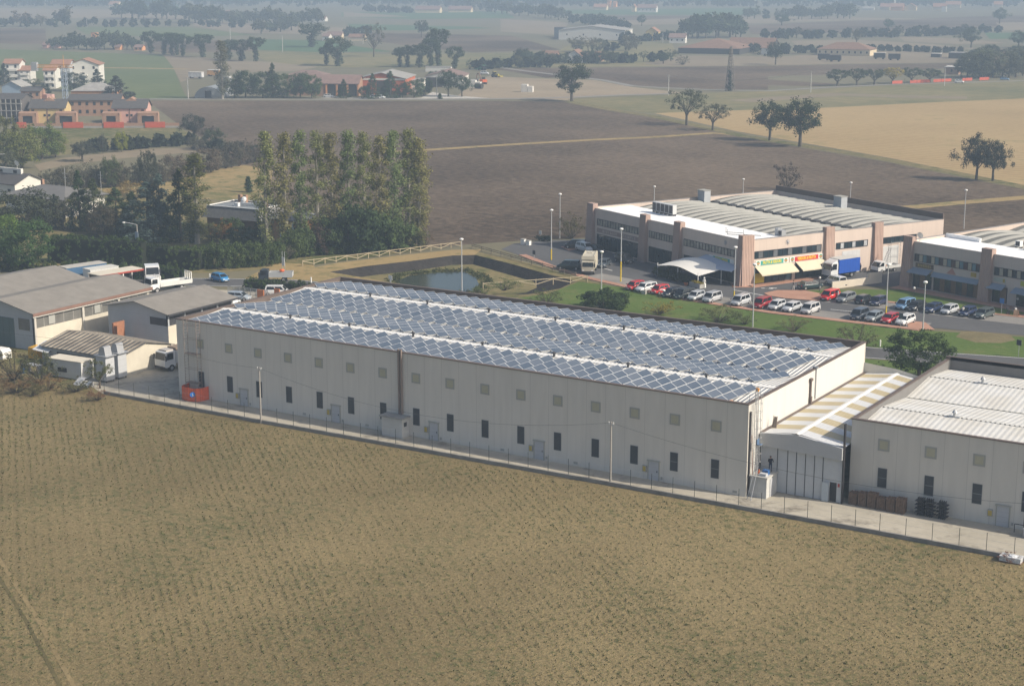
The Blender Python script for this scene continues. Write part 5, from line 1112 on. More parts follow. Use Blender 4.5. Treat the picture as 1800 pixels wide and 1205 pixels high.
o = thing('white_statue', 'small white statue on a plinth at the tent corner', 'statue', on_shop(-2.5,-6.6,0)); MB().box(-.25,.25,-.25,.25,0,.8).build('plinth', WHITE, o); MB().cyl((0,0,.8),(0,0,1.5),.16,.22,8).ball((0,0,1.75),.17,8).cyl((-.2,0,1.45),(-.3,0,1.0),.07,.05,6).cyl((.2,0,1.45),(.3,.05,1.0),.07,.05,6).build('figure', WHITE, o)
# ---- second shop building
s2 = thing('shop_building', 'two storey grey shop building at right edge with blue awnings', 'building', (-23.6,121.9,0), R(-20))
FL2, FD2 = 60., 46.
M_p2 = mat('grey_pink_panel', (.54,.47,.42), .9, .06, scale=.6, streak=True, joint=(0,2.5,.05,.86))
MB().box(-1.6,FL2,0,.35,0,HS).build('wall', M_p2, s2); MB().box(-1.6,-1.25,.351,FD2,0,HS).build('wall', M_pinks, s2); MB().box(-1.25,FL2,FD2-.35,FD2,0,HS).build('wall', M_p2, s2)
MB().box(-1.2,FL2,.35,10.5,7.4,7.62).build('flat_roof', M_white, s2)
MB().box(-1.64,FL2,-.05,.4,HS,HS+.07).box(-1.64,-1.2,.4,FD2,HS,HS+.07).build('coping', _mats['grey_coping'], s2)
MB().box(-1.25,6,10.4,10.8,7.3,8.3).build('roof_upstand', M_white, s2)
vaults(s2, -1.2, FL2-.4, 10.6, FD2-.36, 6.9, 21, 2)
for x0, x1 in ((-1.8,.1),(14.4,16.5),(31,33)): pilaster(s2, x0, x1, .5, 8.9)
M_bl = mat('blue_tinted_pane', (.10,.20,.25), .2, .3); M_cu = mat('cream_blind', (.40,.37,.30), .5, .2)
strip_window(s2, .5, 14.05, 4.75, 5.95, 16, mats=[M_shop, M_cu, M_bl]); strip_window(s2, 16.9, 30.5, 4.75, 5.95, 16, mats=[M_shop, M_cu])
for x0, x1, n in ((.4,4.2,3),(4.8,14.,8),(16.8,19.5,2),(21.5,30,6)): strip_window(s2, x0, x1, .3, 2.75, n, name='shop_window', mats=[M_shop, mat('brown_goods_pane', (.16,.10,.06), .3, .4)])
sg = MB().box(.7,4.5,-.07,0,3.7,4.5).build('sign', mat('brown_sign', (.11,.075,.05), .6, .1), s2); MB().box(1.2,4.0,-.085,-.07,3.85,4.35).build('lettering', mat('gold_letter', (.30,.23,.09), .6, .3, scale=2, detail=1, joint=(0, .36, .12, .4)), sg)
M_baw = mat('blue_grey_awning', (.22,.27,.33), .8, .06)
for x0, x1, z, dp in ((-.1,4.3,3.6,1.5),(4.5,14.1,3.4,.8),(16.2,19.3,3.3,1.3),(21,26,3.2,1.4)): MB().add([(x0,-.02,z),(x1,-.02,z),(x1,-dp,z-.75),(x0,-dp,z-.75),(x0,-.02,z-.05),(x1,-.02,z-.05),(x1,-dp,z-.8),(x0,-dp,z-.8)], [(0,3,2,1),(4,5,6,7),(3,7,6,2)]).build('awning', M_baw, s2)
MB().add([(7.2,-.03,3.5),(9.2,-.03,3.5),(8.4,-.03,4.6)], [(0,1,2)]).add([(7.2,-.0,3.5),(9.2,-.0,3.5),(8.4,-.0,4.6)], [(2,1,0)]).build('emblem', mat('reddish_emblem', (.42,.22,.18), .7, .1), s2)
MB().box(12.2,13.3,-.05,0,3.7,4.4).build('sign', mat('ochre_sign', (.42,.30,.06), .6, .1), s2); MB().box(16.8,19.2,-.05,0,3.6,4.3).build('sign', mat('pale_green_sign', (.40,.43,.38), .6, .05), s2); MB().box(18.6,19.0,-.08,-.05,3.65,4.25).build('emblem', mat('ochre_sign', (.42,.30,.06)), s2)
MB().box(22.,24.,-.06,0,3.6,4.4).build('sign', mat('green_yellow_sign', (.40,.42,.06), .6, .1), s2)
def on2(lx, ly, lz): return on_shop(lx, ly, lz, s2)
o = thing('satellite_dish', 'white satellite dish on the corner pilaster of the right shop building', 'dish', on2(.6,.9,8.0)); MB().cyl((0,0,0),(0,0,.9),.05,n=6).build('mast', GREYM, o); MB().cyl((0,-.08,1.15),(0,.05,1.2),.55,.2,14).build('dish', WHITE, o)
for k, (lx, ly, lab) in enumerate(((13.4,11.2,'small white roof unit farthest left on the right shop building'),(16.2,10.4,'white roof unit beside a pipe mast'),(17.6,11.4,'white roof unit second from the right'),(22.2,9.2,'largest white roof unit with dark grille, nearest the right edge'))):
    o = thing('roof_unit', lab, 'air conditioner', on2(lx, ly, 7.5), R(-20)); q = (.5,.4,.5,.9)[k]; MB().box(-q,q,-.4,.4,.3,1.3+.25*(k == 3)).build('casing', WHITE, o); MB().box(-q*.8,q*.8,-.43,-.4,.42,1.2+.2*(k == 3)).build('fan_grille', DARK, o); MB().box(-q,-q+.1,-.4,.4,0,.3).box(q-.1,q,-.4,.4,0,.3).build('foot', DARK, o)
tag(MB().box(-.7,.7,-.02,.02,0,0).build('dummy', DARK), 'x y z w', 'x') if False else None
# low boundary wall between the two shop yards
bw = thing('boundary_wall', 'low pink plaster wall with stepped end beside the blue lorry', 'wall', (0,0,0)); A = G(1463,508); Bq = G(1550,497)
d = (np.array(Bq)-np.array(A))[:2]; n_ = np.array([-d[1],d[0]])/np.linalg.norm(d)*.25
MB().prism([tuple(A[:2]),tuple(A[:2]+d*.72),tuple(A[:2]+d*.72+n_),tuple(A[:2]+n_)],0,1.25).build('wall', mat('pale_pink_plaster', (.62,.55,.45), .9, .06), bw); MB().prism([tuple(A[:2]+d*.722),tuple(A[:2]+d),tuple(A[:2]+d+n_),tuple(A[:2]+d*.722+n_)],0,2.0).build('raised_end', _mats['pale_pink_plaster'], bw)
o = thing('box_hedge', 'small clipped hedge at the roundabout end of the parking', 'hedge', G(958,424)); q = bpy.data.objects.new('foliage', leafmesh('box_hedge', np.stack([rngp.uniform(-2,2,30), rngp.uniform(-.5,.5,30), rngp.uniform(.3,1.0,30)],1), np.full(30,.45), 40, .22, rngp)); scene.collection.objects.link(q); q.parent = o; q.color = (.03,.04,.03,1)
for k, (x, y) in enumerate(((920,430),(929,431))):
    t = thing('stone_bollard', ('pale stone gatepost left of a pair near the ploughed field','pale stone gatepost right of a pair near the ploughed field')[k], 'gatepost', G(x, y)); MB().box(-.4,.4,-.4,.4,0,1.1-.2*k).build('shaft', WHITE, t); MB().box(-.45,.45,-.45,.45,1.1-.2*k,1.2-.2*k).build('cap', CONC, t)
# ---------------------------------------------------------------- lamps
M_lampg = mat('lamp_galvanised', (.50,.51,.52), .4, .06, metal=.2); M_lampy = mat('lamp_yellow_base', (.70,.50,.02), .5, .04)
def lamp(px, by, ty, label, yellow=0, group='tall parking lamps'):
    p = G(px, by); h = hgt(px, by, ty); t = thing('street_lamp', label, 'street lamp', p, 0, group)
    z0 = h*yellow
    if yellow: MB().cyl((0,0,0),(0,0,z0),.13,.115,8).build('painted_base', M_lampy, t)
    MB().cyl((0,0,z0),(0,0,h-.25),.115,.07,8).build('pole', M_lampg, t); MB().ball((0,0,h-.12),.36,10,0,.55).cyl((0,0,h-.4),(0,0,h-.25),.1,.3,8).build('lamp_head', WHITE, t)
for a in [(812,511,419,'tall lamp standing at the pond before the ploughed field',0),(969,457,368,'tall lamp with yellow base beside the parking entrance',.22),(984,419,340,'tall lamp left of the shop pilaster at the field edge',0),(1057,509,441,'tall lamp on the lawn edge beside the camper',0),(1091,495,401,'tall lamp with yellow base before the long shop window',.38),
          (1290,530,433,'tall lamp with yellow base beside the terrace tent',.2),(1323,575,463,'tall lamp on the lawn before the fruit shop corner',0),(1557,558,463,'tall lamp with yellow base between the dark parked cars',.22),(1622,581,494,'tall lamp at the end of the lower car row',0),(1150,352,327,'lamp rising behind the vaulted roof, left one',0),(1306,340,314,'lamp rising behind the vaulted roof, right one',0),(1494,362,320,'lamp behind the dark back parapet of the shops',0),(1694,402,333,'lamp rising behind the right shop roof',0)]:
    lamp(*a)
def armlamp(px, by, ty, ax, label, boxes=True):
    p = G(px, by); h = hgt(px, by, ty); t = thing('street_lamp', label, 'street lamp', p, 0, 'roadside lamps with an arm')
    k = 1/ppm(p); rx = _r*ax*k
    MB().cyl((0,0,0),(0,0,h-.3),.14,.1,8).build('pole', M_pole, t); MB().tube([(0,0,h-.3),(rx[0]*.6,rx[1]*.6,h),(rx[0],rx[1],h+.15)],.06,6).build('arm', M_lampg, t)
    MB().ball((rx[0]*1.1,rx[1]*1.1,h+.12),.32,8,0,.4).build('lamp_head', WHITE, t)
    if boxes: MB().box(-.38,.38,-.22,-.16,h-3.0,h-1.6).build('sign', mat('pale_blue_board', (.30,.36,.44), .6, .1), t); MB().box(-.3,.45,-.4,-.15,1.0,2.3).build('control_box', GREYM, t)
armlamp(244, 464, 392, -20, 'tall arm lamp with boards at the dark hedge by the road'); armlamp(25, 410, 372, -20, 'arm lamp between the trees at the far left', False)
for x, b_, t_, lab in ((1440,514,486,'low garden lamp beside the pink paved island'),(1606,527,504,'low garden lamp on the shop lawn'),(1788,540,523,'low garden lamp at the right edge by the motorcycle')):
    p = G(x, b_); h = hgt(x, b_, t_); t = thing('garden_lamp', lab, 'lamp', p, 0, 'low garden lamps'); MB().cyl((0,0,0),(0,0,h-.3),.05,n=6).build('pole', DARK, t); MB().ball((0,0,h-.18),.22,8).build('globe', WHITE, t)
for x, b_, t_, lab, c in ((939,458,440,'dark traffic sign on post at the parking entrance',(.05,.05,.06)),(1760,551,524,'blue parking sign on a post by the motorcycle',(.03,.16,.45)),(1583,577,550,'dark back of a traffic sign beside the silver estate',(.10,.11,.13)),(1790,627,597,'dark traffic signal post on the lower road verge',(.05,.05,.06)),(950,423,405,'white direction board at the field edge near the shops',(.62,.62,.60))):
    p = G(x, b_); h = hgt(x, b_, t_); t = thing('traffic_sign', lab, 'sign', p, R(-20)); MB().cyl((0,0,0),(0,0,h),.04,n=6).build('post', GREYM, t); MB().box(-.4,.4,-.07,-.04,h-.8,h).build('board', mat('board_%d' % int(1000*(c[0]+c[2])), c, .5, .05), t)
tag(MB().add([(p_[0],p_[1],p_[2]) for p_ in [tuple(G(1786,556)+np.array(q)) for q in ((-.4,-.3,0),(.4,-.3,0),(.4,.0,1.1),(-.4,.0,1.1),(-.4,.45,0),(.4,.45,0))]], [(0,1,2,3),(3,2,5,4)]).build('sandwich_board', mat('orange_white_board', (.60,.38,.22), .6, .3, scale=2)), 'orange and white folding board beside the motorcycle', 'board')
for x, y, lab in ((1303,500,''),): pass
t = thing('parapet_stone', 'small stone block with plaque at the lawn kerb', 'stone', G(1132,517)); MB().box(-.4,.4,-.25,.25,0,.7).build('block', CONC, t); MB().box(-.3,.3,-.28,-.25,.2,.6).build('plaque', GREYM, t)
# ================================================================ vehicles
M_lightw = mat('headlight_glass', (.75,.75,.72), .1, .05, spec=.8); M_lightr = mat('tail_light_glass', (.40,.02,.02), .2, .1)
M_trim = mat('bumper_trim', (.05,.05,.055), .6, .1); M_rim = mat('wheel_rim', (.45,.45,.46), .35, .1, metal=.5)
M_plate = mat('number_plate', (.7,.7,.68), .5, .05)
def loft(secs):
    # secs: (x, half width, z low, z high, top inset); rounded box section
    mb = MB(); n = 10; vs = []
    for x, w, z0, z1, ins in secs:
        r = min(.12, (z1-z0)*.3)
        vs += [(x,-w+.08,z0),(x,-w,z0+r),(x,-w,z1-2*r),(x,-w+ins*.5,z1-r*.6),(x,-w+ins,z1),(x,w-ins,z1),(x,w-ins*.5,z1-r*.6),(x,w,z1-2*r),(x,w,z0+r),(x,w-.08,z0)]
    fs = []
    for k in range(len(secs)-1):
        for i in range(n): fs.append((k*n+i, k*n+(i+1) % n, (k+1)*n+(i+1) % n, (k+1)*n+i))
    fs.append(tuple(range(n-1,-1,-1))); fs.append(tuple(range((len(secs)-1)*n, len(secs)*n)))
    mb.add(vs, fs); return mb
CARS = {}
def car_proto(kind):
    sp = {'hatch': (3.9,1.68,1.47,.62,.30,.95), 'small': (3.5,1.62,1.5,.55,.28,.95), 'mpv': (4.3,1.78,1.66,.55,.18,1.0), 'estate': (4.55,1.75,1.47,.85,.22,.95), 'suv': (4.5,1.82,1.75,.75,.2,1.08), 'sedan': (4.5,1.75,1.43,.85,.85,.95)}[kind]
    Lc, Wc, Hc, hood, tail, belt = sp; w = Wc/2; f = Lc/2
    t = thing('parked_car', '', 'car')
    xb = f-hood-.05          # windscreen base
    loft([(-f,w-.16,.34,belt-.12,.1),(-f+.12,w-.04,.24,belt-.02,.1),(-f+.6,w,.22,belt,.08),(xb,w,.22,belt-.02,.08),(f-.55,w-.02,.22,belt-.13,.14),(f-.14,w-.08,.24,belt-.26,.18),(f,w-.22,.34,.60,.14)]).build('body', PAINT, t, True)
    cf0, cf1 = xb+.10, xb-.62; cr1, cr0 = -f+.30+tail*.55, -f+.10+tail*.6
    wi, wt = w-.05, w-.24
    z0, z1 = belt-.05, Hc
    mb = MB(); mb.add([(cf0,-wi,z0),(cf0,wi,z0),(cr0,wi,z0),(cr0,-wi,z0),(cf1,-wt,z1-.03),(cf1,wt,z1-.03),(cr1,wt,z1-.03),(cr1,-wt,z1-.03),(cf1-.3,-wt+.06,z1),(cf1-.3,wt-.06,z1),(cr1+.25,wt-.06,z1),(cr1+.25,-wt+.06,z1)],
        [(0,1,5,4),(1,2,6,5),(2,3,7,6),(3,0,4,7),(4,5,9,8),(5,6,10,9),(6,7,11,10),(7,4,8,11),(8,9,10,11)]); mb.build('roof', PAINT, t)
    def pane(a, b_, c, d, out, nm, lo=.08, hi=.90, s0=.06, s1=.94):
        a, b_, c, d = map(Vector, (a,b_,c,d)); P = lambda u, v: (a.lerp(b_,u)).lerp(d.lerp(c,u), v)+Vector(out)*.012
        return MB().add([tuple(P(s0,lo)),tuple(P(s1,lo)),tuple(P(s1,hi)),tuple(P(s0,hi))], [(0,1,2,3)]).build(nm, VGLASS, t)
    pane((cf0,-wi,z0),(cf0,wi,z0),(cf1,wt,z1-.03),(cf1,-wt,z1-.03),(1,0,.6),'windscreen')
    pane((cr0,wi,z0),(cr0,-wi,z0),(cr1,-wt,z1-.03),(cr1,wt,z1-.03),(-1,0,.3),'rear_window')
    mid = (cf0+cr0)/2-.1
    for s in (-1, 1):
        for (u0, u1) in ((.07,.47),(.51,.93)):
            pane((cf0,s*wi,z0),(cr0,s*wi,z0),(cr1,s*wt,z1-.03),(cf1,s*wt,z1-.03),(0,s,.2),'side_window',.14,.88,u0,u1)
        for x in (f-.78, -f+.75):
            wh = MB().cyl((x,s*(w-.19),.31),(x,s*(w+.005),.31),.31,n=16).build('wheel', BLACK, t)
            MB().cyl((x,s*(w+.002),.31),(x,s*(w+.014),.31),.19,n=12).build('rim', M_rim, wh)
        MB().box(f-.16,f-.035,min(s*(w-.5),s*(w-.2)),max(s*(w-.5),s*(w-.2)),.56,.70).build('headlight', M_lightw, t)
        MB().box(-f+.0,-f+.10,min(s*(w-.34),s*(w-.16)),max(s*(w-.34),s*(w-.16)),.62,.88).build('tail_light', M_lightr, t)
        MB().box(cf0-.2,cf0-.02,min(s*(w-.02),s*(w+.16)),max(s*(w-.02),s*(w+.16)),belt-.02,belt+.11).build('wing_mirror', M_trim, t)
    MB().box(f-.1,f+.03,-w+.28,w-.28,.24,.44).box(-f-.03,-f+.1,-w+.25,w-.25,.26,.46).build('bumper', M_trim, t)
    MB().box(f+.03,f+.04,-.24,.24,.34,.44).build('number_plate', M_plate, t); MB().box(-f-.04,-f-.03,-.24,.24,.36,.46).build('number_plate', M_plate, t)
    return t
def paint(o, col):
    if o.type == 'MESH' and o.data.materials and o.data.materials[0] == PAINT: o.color = (*col, 1)
    for c in o.children: paint(c, col)
def car(kind, px, py, az, col, label, group='cars parked before the shops', z=.05, P=None):
    P = G(px, py, z) if P is None else P
    if kind not in CARS: o = car_proto(kind); CARS[kind] = o
    else: o = copy_tree(CARS[kind])
    o.location = tuple(P); o.rotation_euler = (0,0,R(az)); o['label'] = label
    if group: o['group'] = group
    elif 'group' in o: del o['group']
    paint(o, col); return o
SIL, WHT, RED, DRD, DBL, BLK, GRY, LBL = (.50,.52,.54), (.66,.67,.67), (.50,.018,.02), (.30,.012,.02), (.020,.035,.085), (.018,.022,.028), (.16,.175,.185), (.16,.30,.48)
def rowcar(px, kind, col, label, az=-95, y=92.1):
    # ground point of the row at image column px (the row is a straight line in the place)
    best = min((abs(_px(x, y)-px), x) for x in np.arange(-70, 10, .05)); car(kind, 0, 0, az, col, label, P=(best[1], y, .055))
def _px(x, y, z=.6):
    q = np.array([x, y, z])-_C; return 900+FPX*(q@_r)/(q@_f)
# front row along the lawn (each car nose towards the lawn)
for i, (px, py, kind, col, lab) in enumerate(((1117,508,'hatch',RED,'red hatchback at the left end of the front row'),(1136,511,'estate',WHT,'white silver estate between the two red cars'),(1160,515,'hatch',(.55,.02,.02),'bright red car with white bundle on its roof'),(1182,520,'estate',BLK,'black car parked beside the red car with the bundle'),(1203,523,'mpv',(.02,.028,.03),'dark people carrier left of the white hatchback'))):
    car(kind, px, py, -103, col, lab)
q = G(1166, 511, 1.5); tag(MB().ball((q[0],q[1],1.62),.32,8,0,.5).box(q[0]-.5,q[0]+.3,q[1]-.25,q[1]+.25,1.52,1.62).build('white_bundle', WHITE), 'white bundle lying on the roof of the bright red car', 'bundle')
for px, kind, col, lab in ((1224,'hatch',SIL,'silver hatchback right of the dark people carrier'),(1252,'mpv',(.46,.47,.49),'tall silver people carrier left of the yellow based lamp'),(1302,'mpv',SIL,'silver people carrier right of the lamp beside the tent'),(1340,'mpv',DRD,'dark red people carrier behind the tall lawn lamp'),
        (1366,'hatch',(.52,.54,.56),'silver hatchback right of the dark red car'),(1392,'sedan',SIL,'silver saloon, middle of three silver cars'),(1424,'mpv',(.54,.54,.54),'silver people carrier at the end of the three silver cars'),
        (1511,'mpv',(.05,.065,.09),'dark blue people carrier at the left of the last four cars'),(1537,'sedan',(.20,.23,.25),'grey saloon beside the dark blue people carrier'),(1565,'sedan',(.38,.014,.02),'red saloon between the grey and white cars'),(1591,'estate',WHT,'white estate at the right end of the front row')):
    rowcar(px, kind, col, lab)
for px, kind, col, lab, az in ((1459,'mpv',(.62,.02,.018),'bright red car beside the pink paved island',-100),(1487,'estate',GRY,'grey estate right of the bright red car',-98),(1519,'hatch',BLK,'black hatchback seen from behind at the lawn',80),(1544,'hatch',(.022,.03,.07),'dark blue hatchback right of the black hatchback',-98),
        (1592,'mpv',LBL,'light blue people carrier on the upper row',-102),(1612,'sedan',BLK,'black saloon right of the light blue car',-100),(1641,'sedan',DBL,'dark blue saloon left of the silver hatchback',-100),(1669,'hatch',SIL,'silver hatchback between the dark blue cars',-100),(1701,'hatch',(.025,.04,.10),'blue hatchback with a person standing beside it',-100),(1730,'estate',(.07,.09,.09),'dark green grey estate at the end of the upper row',-100)):
    rowcar(px, kind, col, lab, az, 104.1 if px < 1560 else 103.6)
# cars standing elsewhere
car('sedan', 1424, 507, 57, (.015,.035,.04), 'dark green saloon on the road beside the pink island')
car('suv', 1469, 501, 150, WHT, 'white pick up half hidden behind the pink wall', None)
car('suv', 1000, 473, -160, (.015,.03,.028), 'dark green off road car beside the camper')
car('suv', 1012, 436, -160, BLK, 'black car in the shade left of the silver one'); car('suv', 1028, 441, -25, SIL, 'silver off road car in the shade by the shop pilaster'); car('hatch', 1048, 443, -25, BLK, 'black hatchback in the shade right of the silver off road car')
car('sedan', 1062, 468, -75, (.06,.075,.09), 'dark grey saloon right of the camper'); car('suv', 1097, 461, -28, BLK, 'black off road car behind the yellow based lamp')
car('hatch', 387, 494, -14, (.03,.20,.44), 'bright blue hatchback driving on the main road', None)
car('sedan', 418, 527, 20, (.30,.34,.38), 'grey saloon behind the grey shed roof', None); car('sedan', 403, 538, 95, WHT, 'white car under the eave of the grey shed', None)
q = G(488, 517); car('suv', 488, 519, 30, (.66,.66,.66), 'white van behind the left roof corner of the solar warehouse', None)
def wheels(t, xs, w, r=.48):
    for x in xs:
        for s in (-1, 1): o = MB().cyl((x,s*(w-.28),r),(x,s*w,r),r,n=16).build('wheel', BLACK, t); MB().cyl((x,s*(w-.005),r),(x,s*(w+.015),r),r*.55,n=12).build('rim', M_rim, o)
def cab(t, x0, x1, w, z0, z1, col, slope=.25, sleeper=False):
    m_ = mat('cab_paint_%d_%d' % (int(col[0]*100), int(col[2]*100)), col, .35, .05, coat=.4)
    h = (z1-z0)
    MB().extr([(x0,z0),(x1,z0),(x1+.02,z0+h*.45),(x1-slope,z1-.1),(x1-slope-.3,z1),(x0,z1)], -w, w).build('cab', m_, t)
    a = Vector((x1+.02,0,z0+h*.45)); b_ = Vector((x1-slope,0,z1-.1)); p = a.lerp(b_,.06)+Vector((.02,0,.0)); q = a.lerp(b_,.9)+Vector((.02,0,0))
    MB().quad((p.x,-w+.1,p.z),(p.x,w-.1,p.z),(q.x,w-.14,q.z),(q.x,-w+.14,q.z)).build('windscreen', VGLASS, t)
    for s in (-1, 1):
        MB().add([(x1-.25,s*(w+.012),z0+h*.48),(x0+.35,s*(w+.012),z0+h*.48),(x0+.35,s*(w+.012),z1-.2),(x1-slope-.2,s*(w+.012),z1-.2)], [(0,1,2,3) if s < 0 else (3,2,1,0)]).build('side_window', VGLASS, t)
        MB().box(x1-.05,x1+.04,min(s*(w-.45),s*(w-.12)),max(s*(w-.45),s*(w-.12)),z0+.15,z0+.38).build('headlight', M_lightw, t)
        MB().box(x1-.1,x1+.02,min(s*(w+.05),s*(w+.25)),max(s*(w+.05),s*(w+.25)),z0+h*.45,z0+h*.8).build('wing_mirror', M_trim, t)
    MB().box(x1-.05,x1+.08,-w+.02,w-.02,z0-.15,z0+.12).build('bumper', M_trim, t)
WHc = (.68,.69,.69)
# blue curtain lorry
P = np.array((-37.5,123.7,.05)); t = thing('curtain_lorry', 'white cab lorry with blue curtain sided body at the loading door', 'lorry', P, R(-113)); wheels(t, (2.3,-2.0), 1.15)
cab(t, 1.5, 3.3, 1.12, .65, 3.0, WHc, .25); MB().extr([(1.5,3.0),(2.9,3.0),(1.6,3.5),(1.5,3.5)], -1.0, 1.0).build('wind_deflector', mat('cab_paint_68_69', WHc), t)
MB().box(-3.9,1.35,-1.22,1.22,1.0,3.5).build('curtain_body', mat('blue_curtain', (.015,.085,.42), .5, .06, joint=(0,.7,.05,.8)), t); MB().box(-3.95,1.4,-1.26,1.26,3.5,3.6).build('body_roof', mat('pale_tarpaulin', (.50,.50,.48), .8, .08), t); MB().box(-3.9,1.5,-.45,.45,.6,1.0).build('chassis', DARK, t)
# white flatbed van at the second loading door
P = np.array((-32.6,133.6,.05)); t = thing('flatbed_van', 'white dropside van with a raised ladder beside two people', 'van', P, R(-115)); wheels(t, (1.6,-1.6), .95, .36); cab(t, .8, 2.6, .95, .45, 2.1, WHc, .75); MB().box(-3.0,.7,-1.0,1.0,.75,.9).box(-3.0,.7,-1.0,-.95,.9,1.25).box(-3.0,.7,.95,1.0,.9,1.25).box(-3.05,-3,-1,1,.9,1.25).build('load_bed', mat('bed_white', (.60,.60,.58), .6, .08), t)
lb = MB(); lb.cyl((.5,-.3,1.0),(-1.2,-.3,4.3),.05,n=5).cyl((.5,.3,1.0),(-1.2,.3,4.3),.05,n=5)
for i in range(11): lb.cyl((.5-1.7*i/11,-.3,1.1+3.3*i/11),(.5-1.7*i/11,.3,1.1+3.3*i/11),.03,n=4)
lb.build('ladder', GREYM, t)
a = R(-160); tag(MB().box(P[0]-.9,P[0]+.6,P[1]-.5,P[1]+.5,.92,1.25).build('orange_crate', mat('orange_crate_plastic', (.50,.20,.06), .6, .1)), 'orange crate on the bed of the white dropside van', 'crate')
sc2 = thing('scaffold_tower', 'light scaffold standing before the second white loading door', 'scaffold', (G(1570,470)[0], G(1570,470)[1], 0), R(63))
for y in (-1.2, 1.2):
    mb = MB()
    for x in (-.4,.4): mb.cyl((y,x,0),(y,x,5.0),.035,n=5)
    for i in range(11): mb.cyl((y,-.4,.4+i*.42),(y,.4,.4+i*.42),.025,n=4)
    mb.build('ladder_frame', GREYM, sc2)
mb = MB()
for z in (1,2.4,3.8,4.8): mb.cyl((-1.2,-.4,z),(1.2,-.4,z),.03,n=4).cyl((-1.2,.4,z),(1.2,.4,z),.03,n=4)
mb.build('ledger', GREYM, sc2)
# beige camper truck
P = G(1036, 478); BE = (.50,.46,.37); t = thing('camper_truck', 'large beige camper truck parked near the pond fence', 'camper', P, R(-66)); wheels(t, (2.1,-1.9), 1.15)
cab(t, 1.3, 3.2, 1.1, .6, 2.5, BE, .12); MB().extr([(-3.4,.9),(1.25,.9),(1.25,2.55),(2.6,2.7),(2.5,3.35),(-3.4,3.35)], -1.2, 1.2).build('living_body', mat('camper_beige', BE, .6, .08), t)
MB().box(-3.3,1.2,-1.22,-1.2,1.9,2.6).build('side_window', VGLASS, t); MB().box(-3.2,2.3,-1.05,-1.0,3.35,3.5).box(-3.2,2.3,1.0,1.05,3.35,3.5).box(-1.5,-.6,-.4,.4,3.35,3.5).build('roof_rack', mat('camper_beige', BE), t)
# dark tipper with pale body on the road
P = G(483, 494); t = thing('tipper_truck', 'small dark cab tipper with grey body and orange load by the hedge', 'tipper', P, R(-148)); wheels(t, (1.5,-1.7), 1.0, .42); cab(t, 1.0, 2.7, .98, .5, 2.15, (.03,.04,.055), .3)
mb = MB(); mb.box(-3.2,.9,-1.05,1.05,.85,.95).box(-3.2,.9,-1.05,-1.0,.95,1.75).box(-3.2,.9,1.0,1.05,.95,1.75).box(-3.25,-3.2,-1.05,1.05,.95,1.75).box(.85,.9,-1,1,.95,1.75); mb.build('tipping_body', mat('body_grey', (.42,.43,.43), .5, .08), t)
tag(MB().ball((P[0]+.9,P[1]+1.0,1.85),.5,8,0,.6).build('orange_load', mat('orange_load_plastic', (.62,.13,.04), .6, .1)), 'orange load heaped in the grey tipper body', 'load')
# white tractor unit and flatbed in the yard, lorry in the gap
P = G(268, 498); t = thing('tractor_unit', 'white high cab lorry tractor parked before the hedge', 'lorry', (-137.2,53.6,0), R(-42)); wheels(t, (1.4,-2.0), 1.2, .5); cab(t, -.9, 2.2, 1.2, .8, 3.6, WHc, .3); MB().box(-3.2,-.9,-.5,.5,.7,1.0).build('chassis', DARK, t); MB().cyl((-2.1,0,1.0),(-2.1,0,1.2),.5,n=12).build('coupling', DARK, t)
t = thing('flatbed_lorry', 'white dropside lorry with headboard rack behind the hall', 'lorry', (-131.2,50.8,0), R(-108)); wheels(t, (2.3,-2.4), 1.15); cab(t, 1.8, 3.5, 1.1, .7, 2.6, WHc, .2)
M_bw = mat('bed_white', (.60,.60,.58)); MB().box(-4.4,1.7,-1.2,1.2,1.0,1.15).box(-4.4,1.7,-1.2,-1.14,1.15,1.7).box(-4.4,1.7,1.14,1.2,1.15,1.7).box(-4.46,-4.4,-1.2,1.2,1.15,1.7).build('load_bed', M_bw, t)
mb = MB()
for x in (-4.3, 1.6):
    for y in (-1.1,-.37,.37,1.1): mb.box(x-.06,x+.06,y-.06,y+.06,1.15,2.9)
    mb.box(x-.06,x+.06,-1.1,1.1,2.8,2.92)
mb.build('rack', WHITE, t)
t = thing('white_lorry', 'white lorry squeezed between the low workshop and solar warehouse', 'lorry', (-90.6,11.0,0), R(-97)); wheels(t, (2.3,-2.2), 1.15); cab(t, 1.6, 3.4, 1.12, .65, 2.8, WHc, .2); MB().box(-4.2,1.5,-1.15,1.15,1.0,2.7).build('load_body', mat('body_white_grey', (.56,.56,.54), .6, .08), t); MB().box(-1.0,1.3,-.9,.9,2.7,3.1).build('roof_load', mat('brown_load', (.26,.20,.15), .9, .2), t); MB().box(1.7,2.9,-.8,.8,2.8,3.0).build('light_bar', mat('grey_white_bar', (.50,.46,.42), .5, .1), t)
# motorcycle
P = G(1779, 553); t = thing('motorcycle', 'black motorcycle with white fairing parked by the parking sign', 'motorcycle', P, R(40))
for x in (-.65,.7): MB().cyl((x,-.07,.32),(x,.07,.32),.32,n=16).build('wheel', BLACK, t)
MB().extr([(-.75,.75),(-.3,.72),(0,.55),(.35,.55),(.5,1.0),(.1,.95),(-.3,.85),(-.85,.95)], -.14,.14).build('body', DARK, t); MB().extr([(.35,.7),(.75,.75),(.6,1.15),(.4,1.1)], -.2,.2).build('fairing', WHITE, t); MB().cyl((.4,-.35,1.15),(.4,.35,1.15),.025,n=6).cyl((.45,0,1.1),(.7,0,.32),.04,n=6).build('handlebar', GREYM, t); MB().box(-1.0,-.65,-.2,.2,.95,1.25).build('top_box', DARK, t)
